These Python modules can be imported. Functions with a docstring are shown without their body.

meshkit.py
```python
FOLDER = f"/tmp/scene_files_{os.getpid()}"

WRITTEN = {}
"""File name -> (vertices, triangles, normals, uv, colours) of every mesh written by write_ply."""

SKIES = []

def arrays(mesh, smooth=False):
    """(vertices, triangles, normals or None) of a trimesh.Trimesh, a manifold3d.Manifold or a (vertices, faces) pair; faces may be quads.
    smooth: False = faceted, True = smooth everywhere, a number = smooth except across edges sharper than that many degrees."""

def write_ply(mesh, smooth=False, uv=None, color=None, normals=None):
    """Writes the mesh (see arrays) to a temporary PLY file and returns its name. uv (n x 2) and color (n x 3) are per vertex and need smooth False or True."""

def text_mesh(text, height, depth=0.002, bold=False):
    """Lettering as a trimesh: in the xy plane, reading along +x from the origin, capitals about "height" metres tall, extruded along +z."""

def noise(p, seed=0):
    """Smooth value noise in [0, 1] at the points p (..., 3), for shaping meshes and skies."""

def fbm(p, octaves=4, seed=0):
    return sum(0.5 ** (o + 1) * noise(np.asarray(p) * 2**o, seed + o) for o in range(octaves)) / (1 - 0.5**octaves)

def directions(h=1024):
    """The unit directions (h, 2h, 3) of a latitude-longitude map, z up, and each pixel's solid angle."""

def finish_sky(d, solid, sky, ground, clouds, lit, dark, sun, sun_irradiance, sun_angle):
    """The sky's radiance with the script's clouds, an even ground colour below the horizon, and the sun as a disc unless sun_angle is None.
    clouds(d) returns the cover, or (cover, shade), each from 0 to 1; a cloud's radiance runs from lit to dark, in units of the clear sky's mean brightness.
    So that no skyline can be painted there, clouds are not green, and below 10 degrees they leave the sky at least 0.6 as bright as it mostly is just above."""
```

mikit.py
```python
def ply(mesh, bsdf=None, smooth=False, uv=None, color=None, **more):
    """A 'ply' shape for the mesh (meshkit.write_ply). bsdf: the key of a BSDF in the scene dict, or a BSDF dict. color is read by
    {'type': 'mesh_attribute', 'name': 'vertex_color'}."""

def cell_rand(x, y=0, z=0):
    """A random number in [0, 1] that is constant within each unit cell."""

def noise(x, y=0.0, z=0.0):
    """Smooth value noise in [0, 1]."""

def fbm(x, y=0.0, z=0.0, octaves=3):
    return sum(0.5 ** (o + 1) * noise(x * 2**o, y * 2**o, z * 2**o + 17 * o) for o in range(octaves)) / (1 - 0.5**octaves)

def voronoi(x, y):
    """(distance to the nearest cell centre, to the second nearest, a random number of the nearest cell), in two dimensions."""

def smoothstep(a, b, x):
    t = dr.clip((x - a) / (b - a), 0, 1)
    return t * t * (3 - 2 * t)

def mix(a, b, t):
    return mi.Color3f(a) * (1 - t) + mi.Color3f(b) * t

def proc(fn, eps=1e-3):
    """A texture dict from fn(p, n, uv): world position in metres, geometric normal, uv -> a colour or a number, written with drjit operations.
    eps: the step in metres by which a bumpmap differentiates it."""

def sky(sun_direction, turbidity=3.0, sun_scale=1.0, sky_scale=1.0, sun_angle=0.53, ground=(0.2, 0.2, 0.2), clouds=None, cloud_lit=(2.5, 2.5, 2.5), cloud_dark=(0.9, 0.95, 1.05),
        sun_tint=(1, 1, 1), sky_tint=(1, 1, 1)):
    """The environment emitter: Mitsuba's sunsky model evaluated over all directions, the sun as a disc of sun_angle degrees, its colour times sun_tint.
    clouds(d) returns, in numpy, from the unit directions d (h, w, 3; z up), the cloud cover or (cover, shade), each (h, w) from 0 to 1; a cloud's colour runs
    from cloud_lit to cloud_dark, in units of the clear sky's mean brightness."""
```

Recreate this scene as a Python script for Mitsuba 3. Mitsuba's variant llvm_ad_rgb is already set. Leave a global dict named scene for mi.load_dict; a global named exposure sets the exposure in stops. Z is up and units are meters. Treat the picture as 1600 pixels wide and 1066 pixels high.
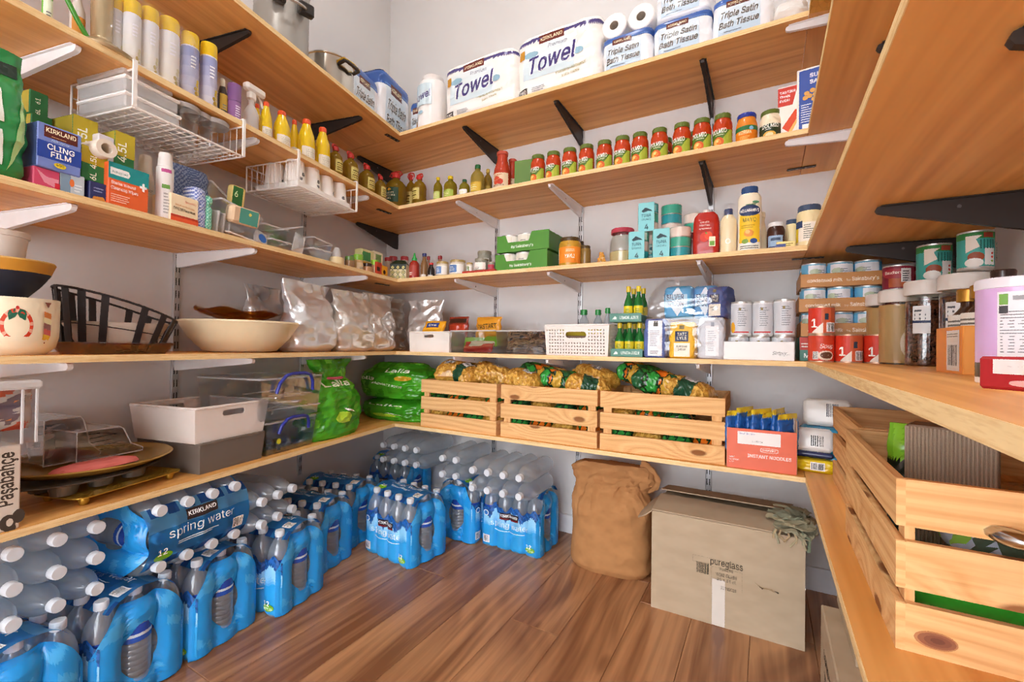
import math, random
import numpy as np, trimesh, mitsuba as mi, drjit as dr
import mikit, meshkit
from mikit import proc, fbm, noise, voronoi, smoothstep
from shapely.geometry import Polygon
T = mi.ScalarTransform4f
scene, labels = {}, {}
rnd = random.Random(7)

# ---------------------------------------------------------------- camera, sky, lights, exposure
FOC, YAW, PITCH, ROLL = 700.3, 0.5173, 0.0110, 0.0144
EYE = np.array([0, 0, 1.0])
_f = np.array([-math.sin(YAW), math.cos(YAW), 0]); _r = np.array([math.cos(YAW), math.sin(YAW), 0])
CW = _f * math.cos(PITCH) + np.array([0, 0, 1]) * math.sin(PITCH); _u = np.cross(_r, CW)
CR = _r * math.cos(ROLL) + _u * math.sin(ROLL); CU = -_r * math.sin(ROLL) + _u * math.cos(ROLL)
scene['camera'] = {'type': 'perspective', 'fov': math.degrees(2 * math.atan(800 / FOC)), 'fov_axis': 'x', 'near_clip': 0.02, 'far_clip': 60.0,
                   'to_world': T().look_at(origin=EYE.tolist(), target=(EYE + CW).tolist(), up=CU.tolist())}
exposure = 1.55
# daylight of the neighbouring room, which enters through the open side of the pantry behind the camera
scene['daylight'] = {'type': 'constant', 'radiance': {'type': 'rgb', 'value': [2.44, 2.5, 2.62]}}
LAMPS = [(-0.75, 1.0), (-0.75, -0.3)]           # two flush ceiling lamps
LAMP_RADIANCE = [36.0, 35.6, 34.8]

# ---------------------------------------------------------------- layout (metres, floor at z = 0, back wall perpendicular to y)
LA, YF, XL, XR, SW = 0.1966, 1.842, -1.7855, 0.1181, 0.43
TH = 0.018
ZT = {1: 2.1624 + TH, 2: 1.7517 + TH, 3: 1.3455 + TH, 4: 0.9606, 5: 0.5624}      # tops of the shelves
CEIL = 3.7
LD = np.array([-math.sin(LA), math.cos(LA), 0]); LN = np.array([-math.cos(LA), -math.sin(LA), 0])
CORNER = np.array([XL, YF, 0.0])
SURF = {'B': (CORNER, np.array([1.0, 0, 0]), np.array([0, 1.0, 0]), 0.0),
        'L': (CORNER, LD, LN, math.pi / 2 + LA),
        'R': (np.array([XR, YF, 0]), np.array([0, -1.0, 0]), np.array([1.0, 0, 0]), -math.pi / 2)}


def ray(px, py):
    return CW + CR * (px - 800) / FOC - CU * (py - 533) / FOC


def on_z(px, py, z):
    d = ray(px, py); return EYE + d * (z - EYE[2]) / d[2]


def on_y(px, py, y):
    d = ray(px, py); return EYE + d * y / d[1]


def along(A, D, px):
    """where on the line A + s D (horizontal) the picture column px falls (near the line's own height)"""
    A = A - EYE
    k = (px - 800) / FOC
    return -(A @ CR - k * (A @ CW)) / (D @ CR - k * (D @ CW))


def z_at(p, py):
    d = np.array([p[0], p[1], -EYE[2]]); k = 533 - py
    return (FOC * (d @ CU) - k * (d @ CW)) / (k * CW[2] - FOC * CU[2])


def cyl(S, k, x0, x1, ytop, gap=0.02, z0=None, far=False):
    """a round thing on shelf k of run S between two picture columns: centre, radius, height"""
    A, D, N, rot = SURF[S]
    zb = ZT[k] if z0 is None else z0
    r = 0.03
    for _ in range(4):
        O = A + N * (gap + r) + np.array([0, 0, zb + 0.05])
        a, b = ray(x0, 500)[:2], ray(x1, 500)[:2]
        a, b = a / np.linalg.norm(a), b / np.linalg.norm(b)
        m = (a + b) / np.linalg.norm(a + b)
        half = math.acos(min(1, a @ b)) / 2
        M = np.array([[D[0], -m[0]], [D[1], -m[1]]])
        s, dist = np.linalg.solve(M, -O[:2])
        r = dist * math.sin(half)
    c = np.array([m[0] * dist, m[1] * dist, zb])
    q = c + np.array([m[0], m[1], 0]) * (r if far else -r)
    return c, r, z_at(q, ytop) - zb


def boxat(S, k, x0, x1, ytop, gap=0.02, z0=None, lift=0.0):
    """the front face of a box on shelf k: middle of its lower front edge, width, height"""
    A, D, N, rot = SURF[S]
    zb = (ZT[k] if z0 is None else z0) + lift
    O = A + N * gap + np.array([0, 0, zb + 0.05])
    s0, s1 = along(O, D, x0), along(O, D, x1)
    c = O + D * (s0 + s1) / 2; c[2] = zb
    return c, abs(s1 - s0), z_at(c, ytop) - zb


def TR(c, rot=0.0, rx=0.0, ry=0.0, s=1.0):
    t = T().translate([float(c[0]), float(c[1]), float(c[2])]).rotate([0, 0, 1], math.degrees(rot))
    if ry: t = t.rotate([0, 1, 0], math.degrees(ry))
    if rx: t = t.rotate([1, 0, 0], math.degrees(rx))
    return t.scale(s) if s != 1.0 else t


# ---------------------------------------------------------------- colours and materials
def C(h):
    h = h.lstrip('#')
    v = np.array([int(h[i:i + 2], 16) for i in (0, 2, 4)]) / 255.0
    return np.where(v <= 0.04045, v / 12.92, ((v + 0.055) / 1.055) ** 2.4)


def rgb(h):
    return {'type': 'rgb', 'value': [float(x) for x in C(h)]}


def mix(a, b, t):
    a, b = (x if isinstance(x, mi.Color3f) else mi.Color3f(*[float(q) for q in x]) for x in (a, b))
    return a * (1 - t) + b * t


VC = {'type': 'mesh_attribute', 'name': 'vertex_color'}


def two(b):
    return {'type': 'twosided', 'bsdf': b}


def pr(base, rough, spec=0.5, metal=0.0, **k):
    return {'type': 'principled', 'base_color': base, 'roughness': rough, 'specular': spec, 'metallic': metal, **k}


scene['matte'] = two({'type': 'diffuse', 'reflectance': VC})
scene['satin'] = two(pr(VC, 0.45, 0.4))
scene['gloss'] = two(pr(VC, 0.16, 0.5))
scene['metal'] = two(pr(VC, 0.36, 0.5, 0.7))
scene['foil'] = two(pr(VC, 0.24, 0.5, 0.65))
scene['chrome'] = two(pr(VC, 0.12, 0.5, 1.0))


def clear(tint, ior=1.45):
    return {'type': 'thindielectric', 'int_ior': ior, 'specular_transmittance': rgb(tint)}


def milky(spec_trans, tint, rough=0.25):
    return {'type': 'principledthin', 'base_color': rgb(tint), 'roughness': rough, 'spec_trans': spec_trans, 'diff_trans': 1.0, 'eta': 1.45}


scene['bottle_plastic'] = {'type': 'blendbsdf', 'weight': 0.30, 'a': clear('#f1f7fb', 1.65), 'b': milky(0.0, '#dfe8ee', 0.10)}
scene['clear_plastic'] = clear('#f4f6f8', 1.6)
scene['smoke_plastic'] = clear('#efeae8', 1.6)
scene['film_clear'] = clear('#f8f8fa', 1.4)
scene['wrap_clear'] = clear('#fafafb', 1.55)
scene['glass'] = clear('#f2f4f0', 1.5)
scene['amber_glass'] = clear('#d6a458', 1.5)
scene['frosted_plastic'] = milky(0.25, '#efefef')
scene['box_plastic'] = clear('#eef0f2', 1.6)
scene['taupe_plastic'] = milky(0.15, '#a3978b')
scene['film_blue'] = {'type': 'principledthin', 'base_color': VC, 'roughness': 0.15, 'spec_trans': 0.5, 'diff_trans': 0.8, 'eta': 1.4}
scene['oil_plastic'] = {'type': 'principledthin', 'base_color': VC, 'roughness': 0.12, 'spec_trans': 0.45, 'diff_trans': 1.0, 'eta': 1.4}


def plywood(base, dark, fx=2.2, fy=42.0, amp=1.0):
    def fn(p, n, uv):
        g = fbm(uv.x * fx, uv.y * fy + 3 * noise(uv.x * 1.3, uv.y * 2.0, 4.0), 2.0)
        w = noise(uv.x * 0.9 + 7, uv.y * 5.0 + 1.5 * noise(uv.x * 1.7, uv.y * 2.2, 9.0), 1.0)
        t = dr.clip((g - 0.5) * 1.3 * amp + (w - 0.5) * 0.8 * amp + 0.4, 0, 1)
        return mix(C(base), C(dark), t)
    return fn


scene['plywood'] = two(pr(proc(plywood('#e2ab65', '#c0803b', 2.0, 48.0, .8)), 0.42, 0.35))


def ply_edge(p, n, uv):
    ply = dr.select(noise(p.z * 190.0, 0.7, uv.x * 2.5) > 0.55, mi.Float(1), mi.Float(0))
    f = fbm(uv.x * 45.0, p.z * 420.0, 5.0)
    return mix(C('#ecd09c'), C('#c9a067'), dr.clip(0.30 * ply + (f - 0.42) * 0.9, 0, 1))


scene['ply_edge'] = two({'type': 'diffuse', 'reflectance': proc(ply_edge)})


def pine(p, n, uv):
    d, d2, w = voronoi(uv.x * 3.1, uv.y * 7.3)
    knot = dr.select(w > 0.55, d, mi.Float(1.0))
    bend = 0.9 * dr.exp(-dr.square(knot * 3.2))
    warp = noise(uv.x * 2.2, uv.y * 3.0, 3.0)
    rings = dr.sin((uv.y * 260.0) + 16.0 * warp + 20.0 * bend)
    fine = fbm(uv.x * 8.0, uv.y * 300.0, 8.0)
    c = mix(C('#e8bd86'), C('#c98f52'), dr.clip(0.28 + 0.3 * rings * rings * rings + (fine - 0.5) * 0.6, 0, 1))
    core = 1 - smoothstep(0.06, 0.11, knot)
    return mix(c, C('#7a4526'), 0.85 * core)


scene['pine'] = two({'type': 'diffuse', 'reflectance': proc(pine)})


def floorwood(p, n, uv):
    g = fbm(uv.x * 2.6, uv.y * 60.0 + 4 * noise(uv.x * 2.0, uv.y * 4.0, 1.0), 6.0)
    w = fbm(uv.x * 1.1 + 3, uv.y * 9.0 + 2.5 * noise(uv.x * 2.4, uv.y * 3.0, 2.0), 9.0)
    d, d2, r = voronoi(uv.x * 2.2, uv.y * 6.0)
    knot = (1 - smoothstep(0.03, 0.16, d)) * dr.select(r > 0.6, mi.Float(1), mi.Float(0))
    t = dr.clip((g - 0.5) * 1.2 + (w - 0.5) * 1.7 + 0.45 + 0.5 * knot, 0, 1)
    return mix(C('#b98960'), C('#7d5135'), t)


scene['laminate'] = two(pr(proc(floorwood), 0.26, 0.45))


def wallpaint(p, n, uv):
    return mix(C('#dfdedc'), C('#d8d7d6'), fbm(p.x * 3, p.y * 3, p.z * 3))


scene['wall_paint'] = two({'type': 'diffuse', 'reflectance': proc(wallpaint)})


def osb(p, n, uv):
    d, d2, w = voronoi(uv.x * 30, uv.y * 55)
    return mix(C('#dca85a'), C('#a87028'), dr.clip(w * 0.8 + 0.3 * (d2 - d < 0.06), 0, 1) * 0.8)


def cardboard(p, n, uv):
    return mix(C('#b9a78e'), C('#aa977d'), fbm(p.x * 18, p.y * 18, p.z * 30))


scene['cardboard'] = two({'type': 'diffuse', 'reflectance': proc(cardboard)})


def kraft(p, n, uv):
    return mix(C('#bb8a5c'), C('#a3744a'), fbm(p.x * 25, p.y * 25, p.z * 25))


scene['kraft_paper'] = two({'type': 'diffuse', 'reflectance': proc(kraft)})


# ---------------------------------------------------------------- geometry with one colour per face
class G:
    def __init__(self, v=None, f=None, c=None):
        self.v = np.zeros((0, 3)) if v is None else np.asarray(v, float)
        self.f = np.zeros((0, 3), int) if f is None else np.asarray(f, int)
        self.c = np.zeros((len(self.f), 3)) if c is None else np.broadcast_to(np.asarray(c, float), (len(self.f), 3)).copy()

    def __add__(self, o):
        return G(np.vstack([self.v, o.v]), np.vstack([self.f, o.f + len(self.v)]), np.vstack([self.c, o.c]))

    def at(self, x=0, y=0, z=0, rz=0, rx=0, ry=0, s=1.0):
        v = self.v * s
        for a, i, j in ((rx, 1, 2), (ry, 2, 0), (rz, 0, 1)):
            if a:
                w = v.copy(); w[:, i] = v[:, i] * math.cos(a) - v[:, j] * math.sin(a); w[:, j] = v[:, i] * math.sin(a) + v[:, j] * math.cos(a); v = w
        return G(v + np.array([x, y, z]), self.f, self.c)

    def map(self, fn):
        return G(fn(self.v), self.f, self.c)

    def col(self, c):
        return G(self.v, self.f, C(c) if isinstance(c, str) else c)


def col(c):
    return C(c) if isinstance(c, str) else np.asarray(c)


def finish(g, angle=35):
    v, f, c = g.v, g.f, g.c
    a, b, d = v[f[:, 0]], v[f[:, 1]], v[f[:, 2]]
    fn = np.cross(b - a, d - a); L = np.linalg.norm(fn, axis=1)
    ok = L > 1e-14; f, c, fn, L = f[ok], c[ok], fn[ok], L[ok]
    un = fn / L[:, None]
    if angle:
        key = np.unique(np.round(v * 2e5).astype(np.int64), axis=0, return_inverse=True)[1].ravel()
        cp = key[f].ravel(); cf = np.repeat(np.arange(len(f)), 3)
        order = np.argsort(cp, kind='stable'); cpo = cp[order]
        start = np.searchsorted(cpo, cpo); cnt = np.searchsorted(cpo, cpo, 'right') - start
        N = np.zeros((len(cp), 3)); co = math.cos(math.radians(angle)); me = cf[order]
        for j in range(int(min(cnt.max(), 64))):
            m = cnt > j
            idx = np.nonzero(m)[0]; ot = cf[order[start[idx] + j]]
            good = (un[me[idx]] * un[ot]).sum(1) > co
            N[idx[good]] += fn[ot[good]]
        nn = np.zeros_like(N); nn[order] = N
        nl = np.linalg.norm(nn, axis=1, keepdims=True)
        nn = np.where(nl > 1e-15, nn / np.maximum(nl, 1e-15), un[cf])
    else:
        nn = np.repeat(un, 3, 0)
    V = v[f].reshape(-1, 3); K = np.repeat(c, 3, 0)
    allv = np.round(np.hstack([V * 1e6, nn * 1e4, K * 1e4])).astype(np.int64)
    _, first, inv = np.unique(allv, axis=0, return_index=True, return_inverse=True)
    return V[first], inv.ravel().reshape(-1, 3), nn[first], K[first]


def ply(g, bsdf, angle=35):
    v, f, n, c = finish(g, angle)
    path = meshkit.write_ply((v, f), False, None, c, normals=n)
    return {'type': 'ply', 'filename': path, 'face_normals': False, 'bsdf': {'type': 'ref', 'id': bsdf}}


def rbox(w, d, h, r=0.003, c='#ffffff', front=None, top=None, side=None):
    """a box with chamfered edges standing on z = 0"""
    r = min(r, w * .3, d * .3, h * .3)
    p = []
    for x in (-1, 1):
        for y in (-1, 1):
            for z in (0, 1):
                X, Y, Z = x * w / 2, y * d / 2, z * h
                s = 1 if z == 0 else -1
                p += [(X - x * r, Y - y * r, Z), (X, Y - y * r, Z + s * r), (X - x * r, Y, Z + s * r)]
    m = trimesh.convex.convex_hull(np.array(p))
    cc = np.tile(col(c), (len(m.faces), 1)); n = m.face_normals
    if front is not None: cc[n[:, 1] < -0.9] = col(front)
    if top is not None: cc[n[:, 2] > 0.9] = col(top)
    if side is not None: cc[abs(n[:, 0]) > 0.9] = col(side)
    return G(m.vertices, m.faces, cc)


def lathe(prof, n=24, a0=0.0):
    """prof: (radius, height[, colour]) upwards; a colour holds until the next one"""
    a = np.arange(n) * 2 * math.pi / n + a0
    V, F, K = [], [], []
    cur = col('#ffffff')
    rings = []
    for q in prof:
        rings.append(len(V) * n)
        V.append(np.stack([q[0] * np.cos(a), q[0] * np.sin(a), np.full(n, q[1])], 1))
    i = np.arange(n); j = (i + 1) % n
    for k in range(len(prof) - 1):
        if len(prof[k]) > 2: cur = col(prof[k][2])
        b, t = rings[k], rings[k + 1]
        F += [np.stack([b + i, b + j, t + j], 1), np.stack([b + i, t + j, t + i], 1)]
        K += [np.tile(cur, (2 * n, 1))]
    return G(np.vstack(V), np.vstack(F), np.vstack(K))


def tube(path, r, n=6, closed=False, c='#ffffff'):
    p = np.asarray(path, float); m = len(p)
    nxt, prv = np.roll(p, -1, 0), np.roll(p, 1, 0)
    t = nxt - prv
    if not closed: t[0], t[-1] = p[1] - p[0], p[-1] - p[-2]
    t /= np.linalg.norm(t, axis=1, keepdims=True) + 1e-12
    up = np.array([0, 0, 1.0]) if abs(t[0][2]) < 0.9 else np.array([1.0, 0, 0])
    V = []; a = np.arange(n) * 2 * math.pi / n
    for k in range(m):
        x = np.cross(t[k], up); x /= np.linalg.norm(x) + 1e-12; y = np.cross(x, t[k]); up = y
        V.append(p[k] + r * (np.cos(a)[:, None] * x + np.sin(a)[:, None] * y))
    V = np.vstack(V); F = []
    i = np.arange(n); j = (i + 1) % n
    for k in range(m if closed else m - 1):
        b, q = k * n, ((k + 1) % m) * n
        F += [np.stack([b + i, b + j, q + j], 1), np.stack([b + i, q + j, q + i], 1)]
    if not closed:
        F += [np.array([[0, k + 1, k] for k in range(1, n - 1)]), np.array([[(m - 1) * n, (m - 1) * n + k, (m - 1) * n + k + 1] for k in range(1, n - 1)])]
    return G(V, np.vstack(F), col(c))


def slab(pts, th, c='#ffffff', axis='z'):
    """a polygon (xy) extruded by th along +z; axis 'y' turns it upright with its front at y = 0"""
    m = trimesh.creation.extrude_polygon(pts if hasattr(pts, 'exterior') else Polygon(pts), th, engine='earcut')
    v = np.array(m.vertices)
    if axis == 'y': v = np.stack([v[:, 0], v[:, 2], v[:, 1]], 1); return G(v, m.faces[:, ::-1], col(c))
    if axis == 'x': v = np.stack([v[:, 2], v[:, 0], v[:, 1]], 1); return G(v, m.faces, col(c))
    return G(v, m.faces, col(c))


def rrect(w, h, r, n=4, cx=0, cy=0):
    p = []
    for k, (x, y) in enumerate(((1, 1), (-1, 1), (-1, -1), (1, -1))):
        for q in range(n + 1):
            a = math.pi / 2 * (k + q / n)
            p.append((cx + x * (w / 2 - r) + r * math.cos(a), cy + y * (h / 2 - r) + r * math.sin(a)))
    return p


_text = {}


def text(s, h, c='#ffffff', w=None, align=0.5, bold=False, shear=0.0, rot=0.0):
    """flat lettering in the xy plane; h = capital height; w = width to fit; align 0.5 centres it on x = 0"""
    k = (s, bold)
    if k not in _text:
        m = meshkit.text_mesh(s, 1.0, 0.02, bold)
        keep = (m.face_normals[:, 2] > 0.5)
        v, f = np.array(m.vertices), np.array(m.faces)[keep]
        u, inv = np.unique(f, return_inverse=True)
        v = v[u]; v[:, 2] = 0
        _text[k] = (v, inv.reshape(-1, 3))
    v, f = _text[k]
    v = v * h; x0, x1 = v[:, 0].min(), v[:, 0].max()
    sx = (w / (x1 - x0)) if w else 1.0
    v = v.copy(); v[:, 0] = (v[:, 0] - x0) * sx - align * (x1 - x0) * sx
    if shear: v[:, 0] += shear * v[:, 1]
    g = G(v, f, col(c))
    return g.at(rz=rot) if rot else g


def fine(g, size):
    """the same faces cut down until no edge is longer than size, so that flat print can follow a curved surface"""
    v, f, c = g.v, g.f, g.c
    for _ in range(7):
        e = np.linalg.norm(v[f[:, [0, 1, 2]]] - v[f[:, [1, 2, 0]]], axis=2)
        k = e.argmax(1); big = e.max(1) > size
        if not big.any(): break
        i = np.nonzero(big)[0]; a, b, d = f[i, k[i]], f[i, (k[i] + 1) % 3], f[i, (k[i] + 2) % 3]
        m = np.arange(len(i)) + len(v); v = np.vstack([v, (v[a] + v[b]) / 2])
        f = np.vstack([f[~big], np.stack([a, m, d], 1), np.stack([m, b, d], 1)]); c = np.vstack([c[~big], c[i], c[i]])
    return G(v, f, c)


class Dec:
    """flat print: pieces in the xy plane, each a hair above the one before"""
    def __init__(self, eps=0.00025):
        self.g, self.k, self.eps, self.hold = G(), 1, min(eps, .00022), False

    def add(self, g):
        self.g = self.g + g.at(z=self.k * self.eps); self.k += 0 if self.hold else 1; return self

    def rect(self, x0, y0, x1, y1, c, n=1, m=1, c2=None):
        xs, ys = np.linspace(x0, x1, n + 1), np.linspace(y0, y1, m + 1)
        X, Y = np.meshgrid(xs, ys); v = np.stack([X.ravel(), Y.ravel(), 0 * X.ravel()], 1)
        f, cc = [], []
        for b in range(m):
            t = (b + 0.5) / m
            k = col(c) if c2 is None else col(c) * (1 - t) + col(c2) * t
            for a in range(n):
                q = b * (n + 1) + a
                f += [(q, q + 1, q + n + 2), (q, q + n + 2, q + n + 1)]; cc += [k, k]
        return self.add(G(v, f, np.array(cc)))

    def ell(self, x, y, rx, ry, c, n=16):
        a = np.arange(n) * 2 * math.pi / n
        v = np.vstack([np.stack([x + rx * np.cos(a), y + ry * np.sin(a), 0 * a], 1), [[x, y, 0]]])
        return self.add(G(v, [(k, (k + 1) % n, n) for k in range(n)], col(c)))

    def poly(self, pts, c):
        v, f = trimesh.creation.triangulate_polygon(Polygon(pts), engine='earcut')
        v = np.hstack([v, np.zeros((len(v), 1))])
        f = np.array(f)
        a = np.cross(v[f[:, 1]] - v[f[:, 0]], v[f[:, 2]] - v[f[:, 0]])[:, 2]
        f[a < 0] = f[a < 0][:, ::-1]
        return self.add(G(v, f, col(c)))

    def text(self, s, x, y, h, c='#ffffff', w=None, align=0.5, bold=False, shear=0.0, rot=0.0):
        return self.add(text(s, h, c, w, align, bold, shear, rot).at(x=x, y=y))

    def bars(self, x0, y0, x1, y1, seed=1, c='#333333', bg='#f4f4f2'):
        if bg: self.rect(x0, y0, x1, y1, bg)
        q = random.Random(seed); m = (x1 - x0) * 0.08; x = x0 + m; g = G()
        while x < x1 - m:
            w = (x1 - x0) * q.choice((0.035, 0.05, 0.075))
            g = g + Dec(0).rect(x, y0 + m, min(x + w, x1 - m), y1 - m, c).g
            x += w + (x1 - x0) * q.choice((0.04, 0.055, 0.07))
        return self.add(g)

    def lines(self, x0, y0, x1, y1, n, c, seed=1, k=0.45):
        """lines of small print too fine to read"""
        q = random.Random(seed); h = (y1 - y0) / n; g = G()
        for i in range(n):
            g = g + Dec(0).rect(x0, y0 + i * h, x0 + (x1 - x0) * q.uniform(0.6, 1), y0 + i * h + h * k, c).g
        return self.add(g)

    def front(self, y, z=0.0, x=0.0):
        v = self.g.v
        return G(np.stack([v[:, 0] + x, y - v[:, 2], v[:, 1] + z], 1), self.g.f, self.g.c)

    def right(self, x, z=0.0, y=0.0):
        v = self.g.v
        return G(np.stack([x + v[:, 2], v[:, 0] + y, v[:, 1] + z], 1), self.g.f, self.g.c)

    def left(self, x, z=0.0, y=0.0):
        v = self.g.v
        return G(np.stack([x - v[:, 2], -v[:, 0] + y, v[:, 1] + z], 1), self.g.f, self.g.c)

    def top(self, z, y=0.0):
        return self.g.at(z=z, y=y)

    def wrap(self, r, z=0.0, a=0.0):
        """round a cylinder of radius r standing on z; r may be a function of the height"""
        q_ = fine(self.g, (r(.05) if callable(r) else r) * .28); v = q_.v; ang = -math.pi / 2 + a
        R = (np.array([r(q) for q in v[:, 1] + z]) if callable(r) else r)
        base = R if not callable(r) else np.max(R)
        th = ang + v[:, 0] / base
        return G(np.stack([(R + v[:, 2]) * np.cos(th), (R + v[:, 2]) * np.sin(th), v[:, 1] + z], 1), q_.f, q_.c)


# ---------------------------------------------------------------- the scene's entries
_used, _made = {}, {}


def numbered(k):
    if k not in _used and k not in scene:
        _used[k] = 0; return k
    _used[k] = _used.get(k, 0) + 1
    return f'{k}_{_used[k]:03d}'


def put(name, parts, M, label, cat, group=None, kind=None, plabels=None):
    """one thing of the scene: parts is a list of (part name or '', ply dict)"""
    key = numbered(name); seen = {}
    for pn, d in parts:
        if pn == '':
            k = key
        else:
            bits = pn.split('__')
            k = key + '__' + pn
            if k in scene:
                seen[pn] = seen.get(pn, 0) + 1
                k = f'{k}_{seen[pn]:03d}'
        d = {a: b for a, b in d.items() if a != 'label'} | ({'to_world': M @ d['to_world']} if 'to_world' in d else {'to_world': M})
        scene[k] = d
    labels[key] = {'label': label, 'category': cat}
    if group: labels[key]['group'] = group
    if kind: labels[key]['kind'] = kind
    for pn, l in (plabels or {}).items():
        labels[key + '__' + pn] = l if isinstance(l, dict) else {'label': l}
    return key


def once(key, fn):
    if key not in _made: _made[key] = fn()
    return _made[key]


ORD = ['first', 'second', 'third', 'fourth', 'fifth', 'sixth', 'seventh', 'eighth', 'ninth', 'tenth', 'eleventh', 'twelfth', 'thirteenth']


# ================================================================ the room
def uvply(v, f, uv, bsdf):
    path = meshkit.write_ply((np.asarray(v, float), np.asarray(f, int)), False, np.asarray(uv, float), None)
    return {'type': 'ply', 'filename': path, 'face_normals': True, 'bsdf': {'type': 'ref', 'id': bsdf}}


def prism(pts, z0, z1, D, bsdf, off=(0, 0), chamfer=0.0):
    """an upright prism over a convex polygon; uv = metres along D and across it (height on the sides)"""
    pts = np.asarray(pts, float); n = len(pts)
    a = 0.5 * np.sum(pts[:, 0] * np.roll(pts[:, 1], -1) - pts[:, 1] * np.roll(pts[:, 0], -1))
    if a < 0: pts = pts[::-1]
    D = np.asarray(D, float)[:2]; E = np.array([-D[1], D[0]])
    V, F, U = [], [], []

    def poly(P, uvs):
        b = len(V); V.extend(P); U.extend(uvs)
        F.extend([(b, b + k, b + k + 1) for k in range(1, len(P) - 1)])
    cen = pts.mean(0)
    inn = pts if not chamfer else pts + (cen - pts) / np.maximum(np.linalg.norm(cen - pts, axis=1, keepdims=True), 1e-9) * chamfer * 1.4
    zt = z1 - chamfer
    uvp = lambda p: (p @ D + off[0], p @ E + off[1])
    poly([(*p, z1) for p in inn], [uvp(p) for p in inn])
    poly([(*p, z0) for p in pts[::-1]], [uvp(p) for p in pts[::-1]])
    for k in range(n):
        p, q = pts[k], pts[(k + 1) % n]
        s, L = p @ D + p @ E * 0.3, np.linalg.norm(q - p)
        w = lambda t, z: (off[0] + (q @ D if t else p @ D) + (0 if abs((q - p) @ D) > 0.1 * L else (q @ E if t else p @ E)), z + off[1])
        poly([(*p, z0), (*q, z0), (*q, zt), (*p, zt)], [w(0, z0), w(1, z0), w(1, zt), w(0, zt)])
        if chamfer:
            ip, iq = inn[k], inn[(k + 1) % n]
            poly([(*p, zt), (*q, zt), (*iq, z1), (*ip, z1)], [w(0, zt), w(1, zt), uvp(iq), uvp(ip)])
    return uvply(V, F, U, bsdf)


YW = YF + SW                                   # back wall
XW = XR + SW                                   # right wall
WL = CORNER + LN * SW                          # a point of the left wall


def left_x(y, inset=SW):
    P = CORNER + LN * inset
    return P[0] + LD[0] / LD[1] * (y - P[1])


def structure(key, d, label=None):
    scene[key] = d
    labels[key] = {'kind': 'structure', 'label': label or key}


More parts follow.
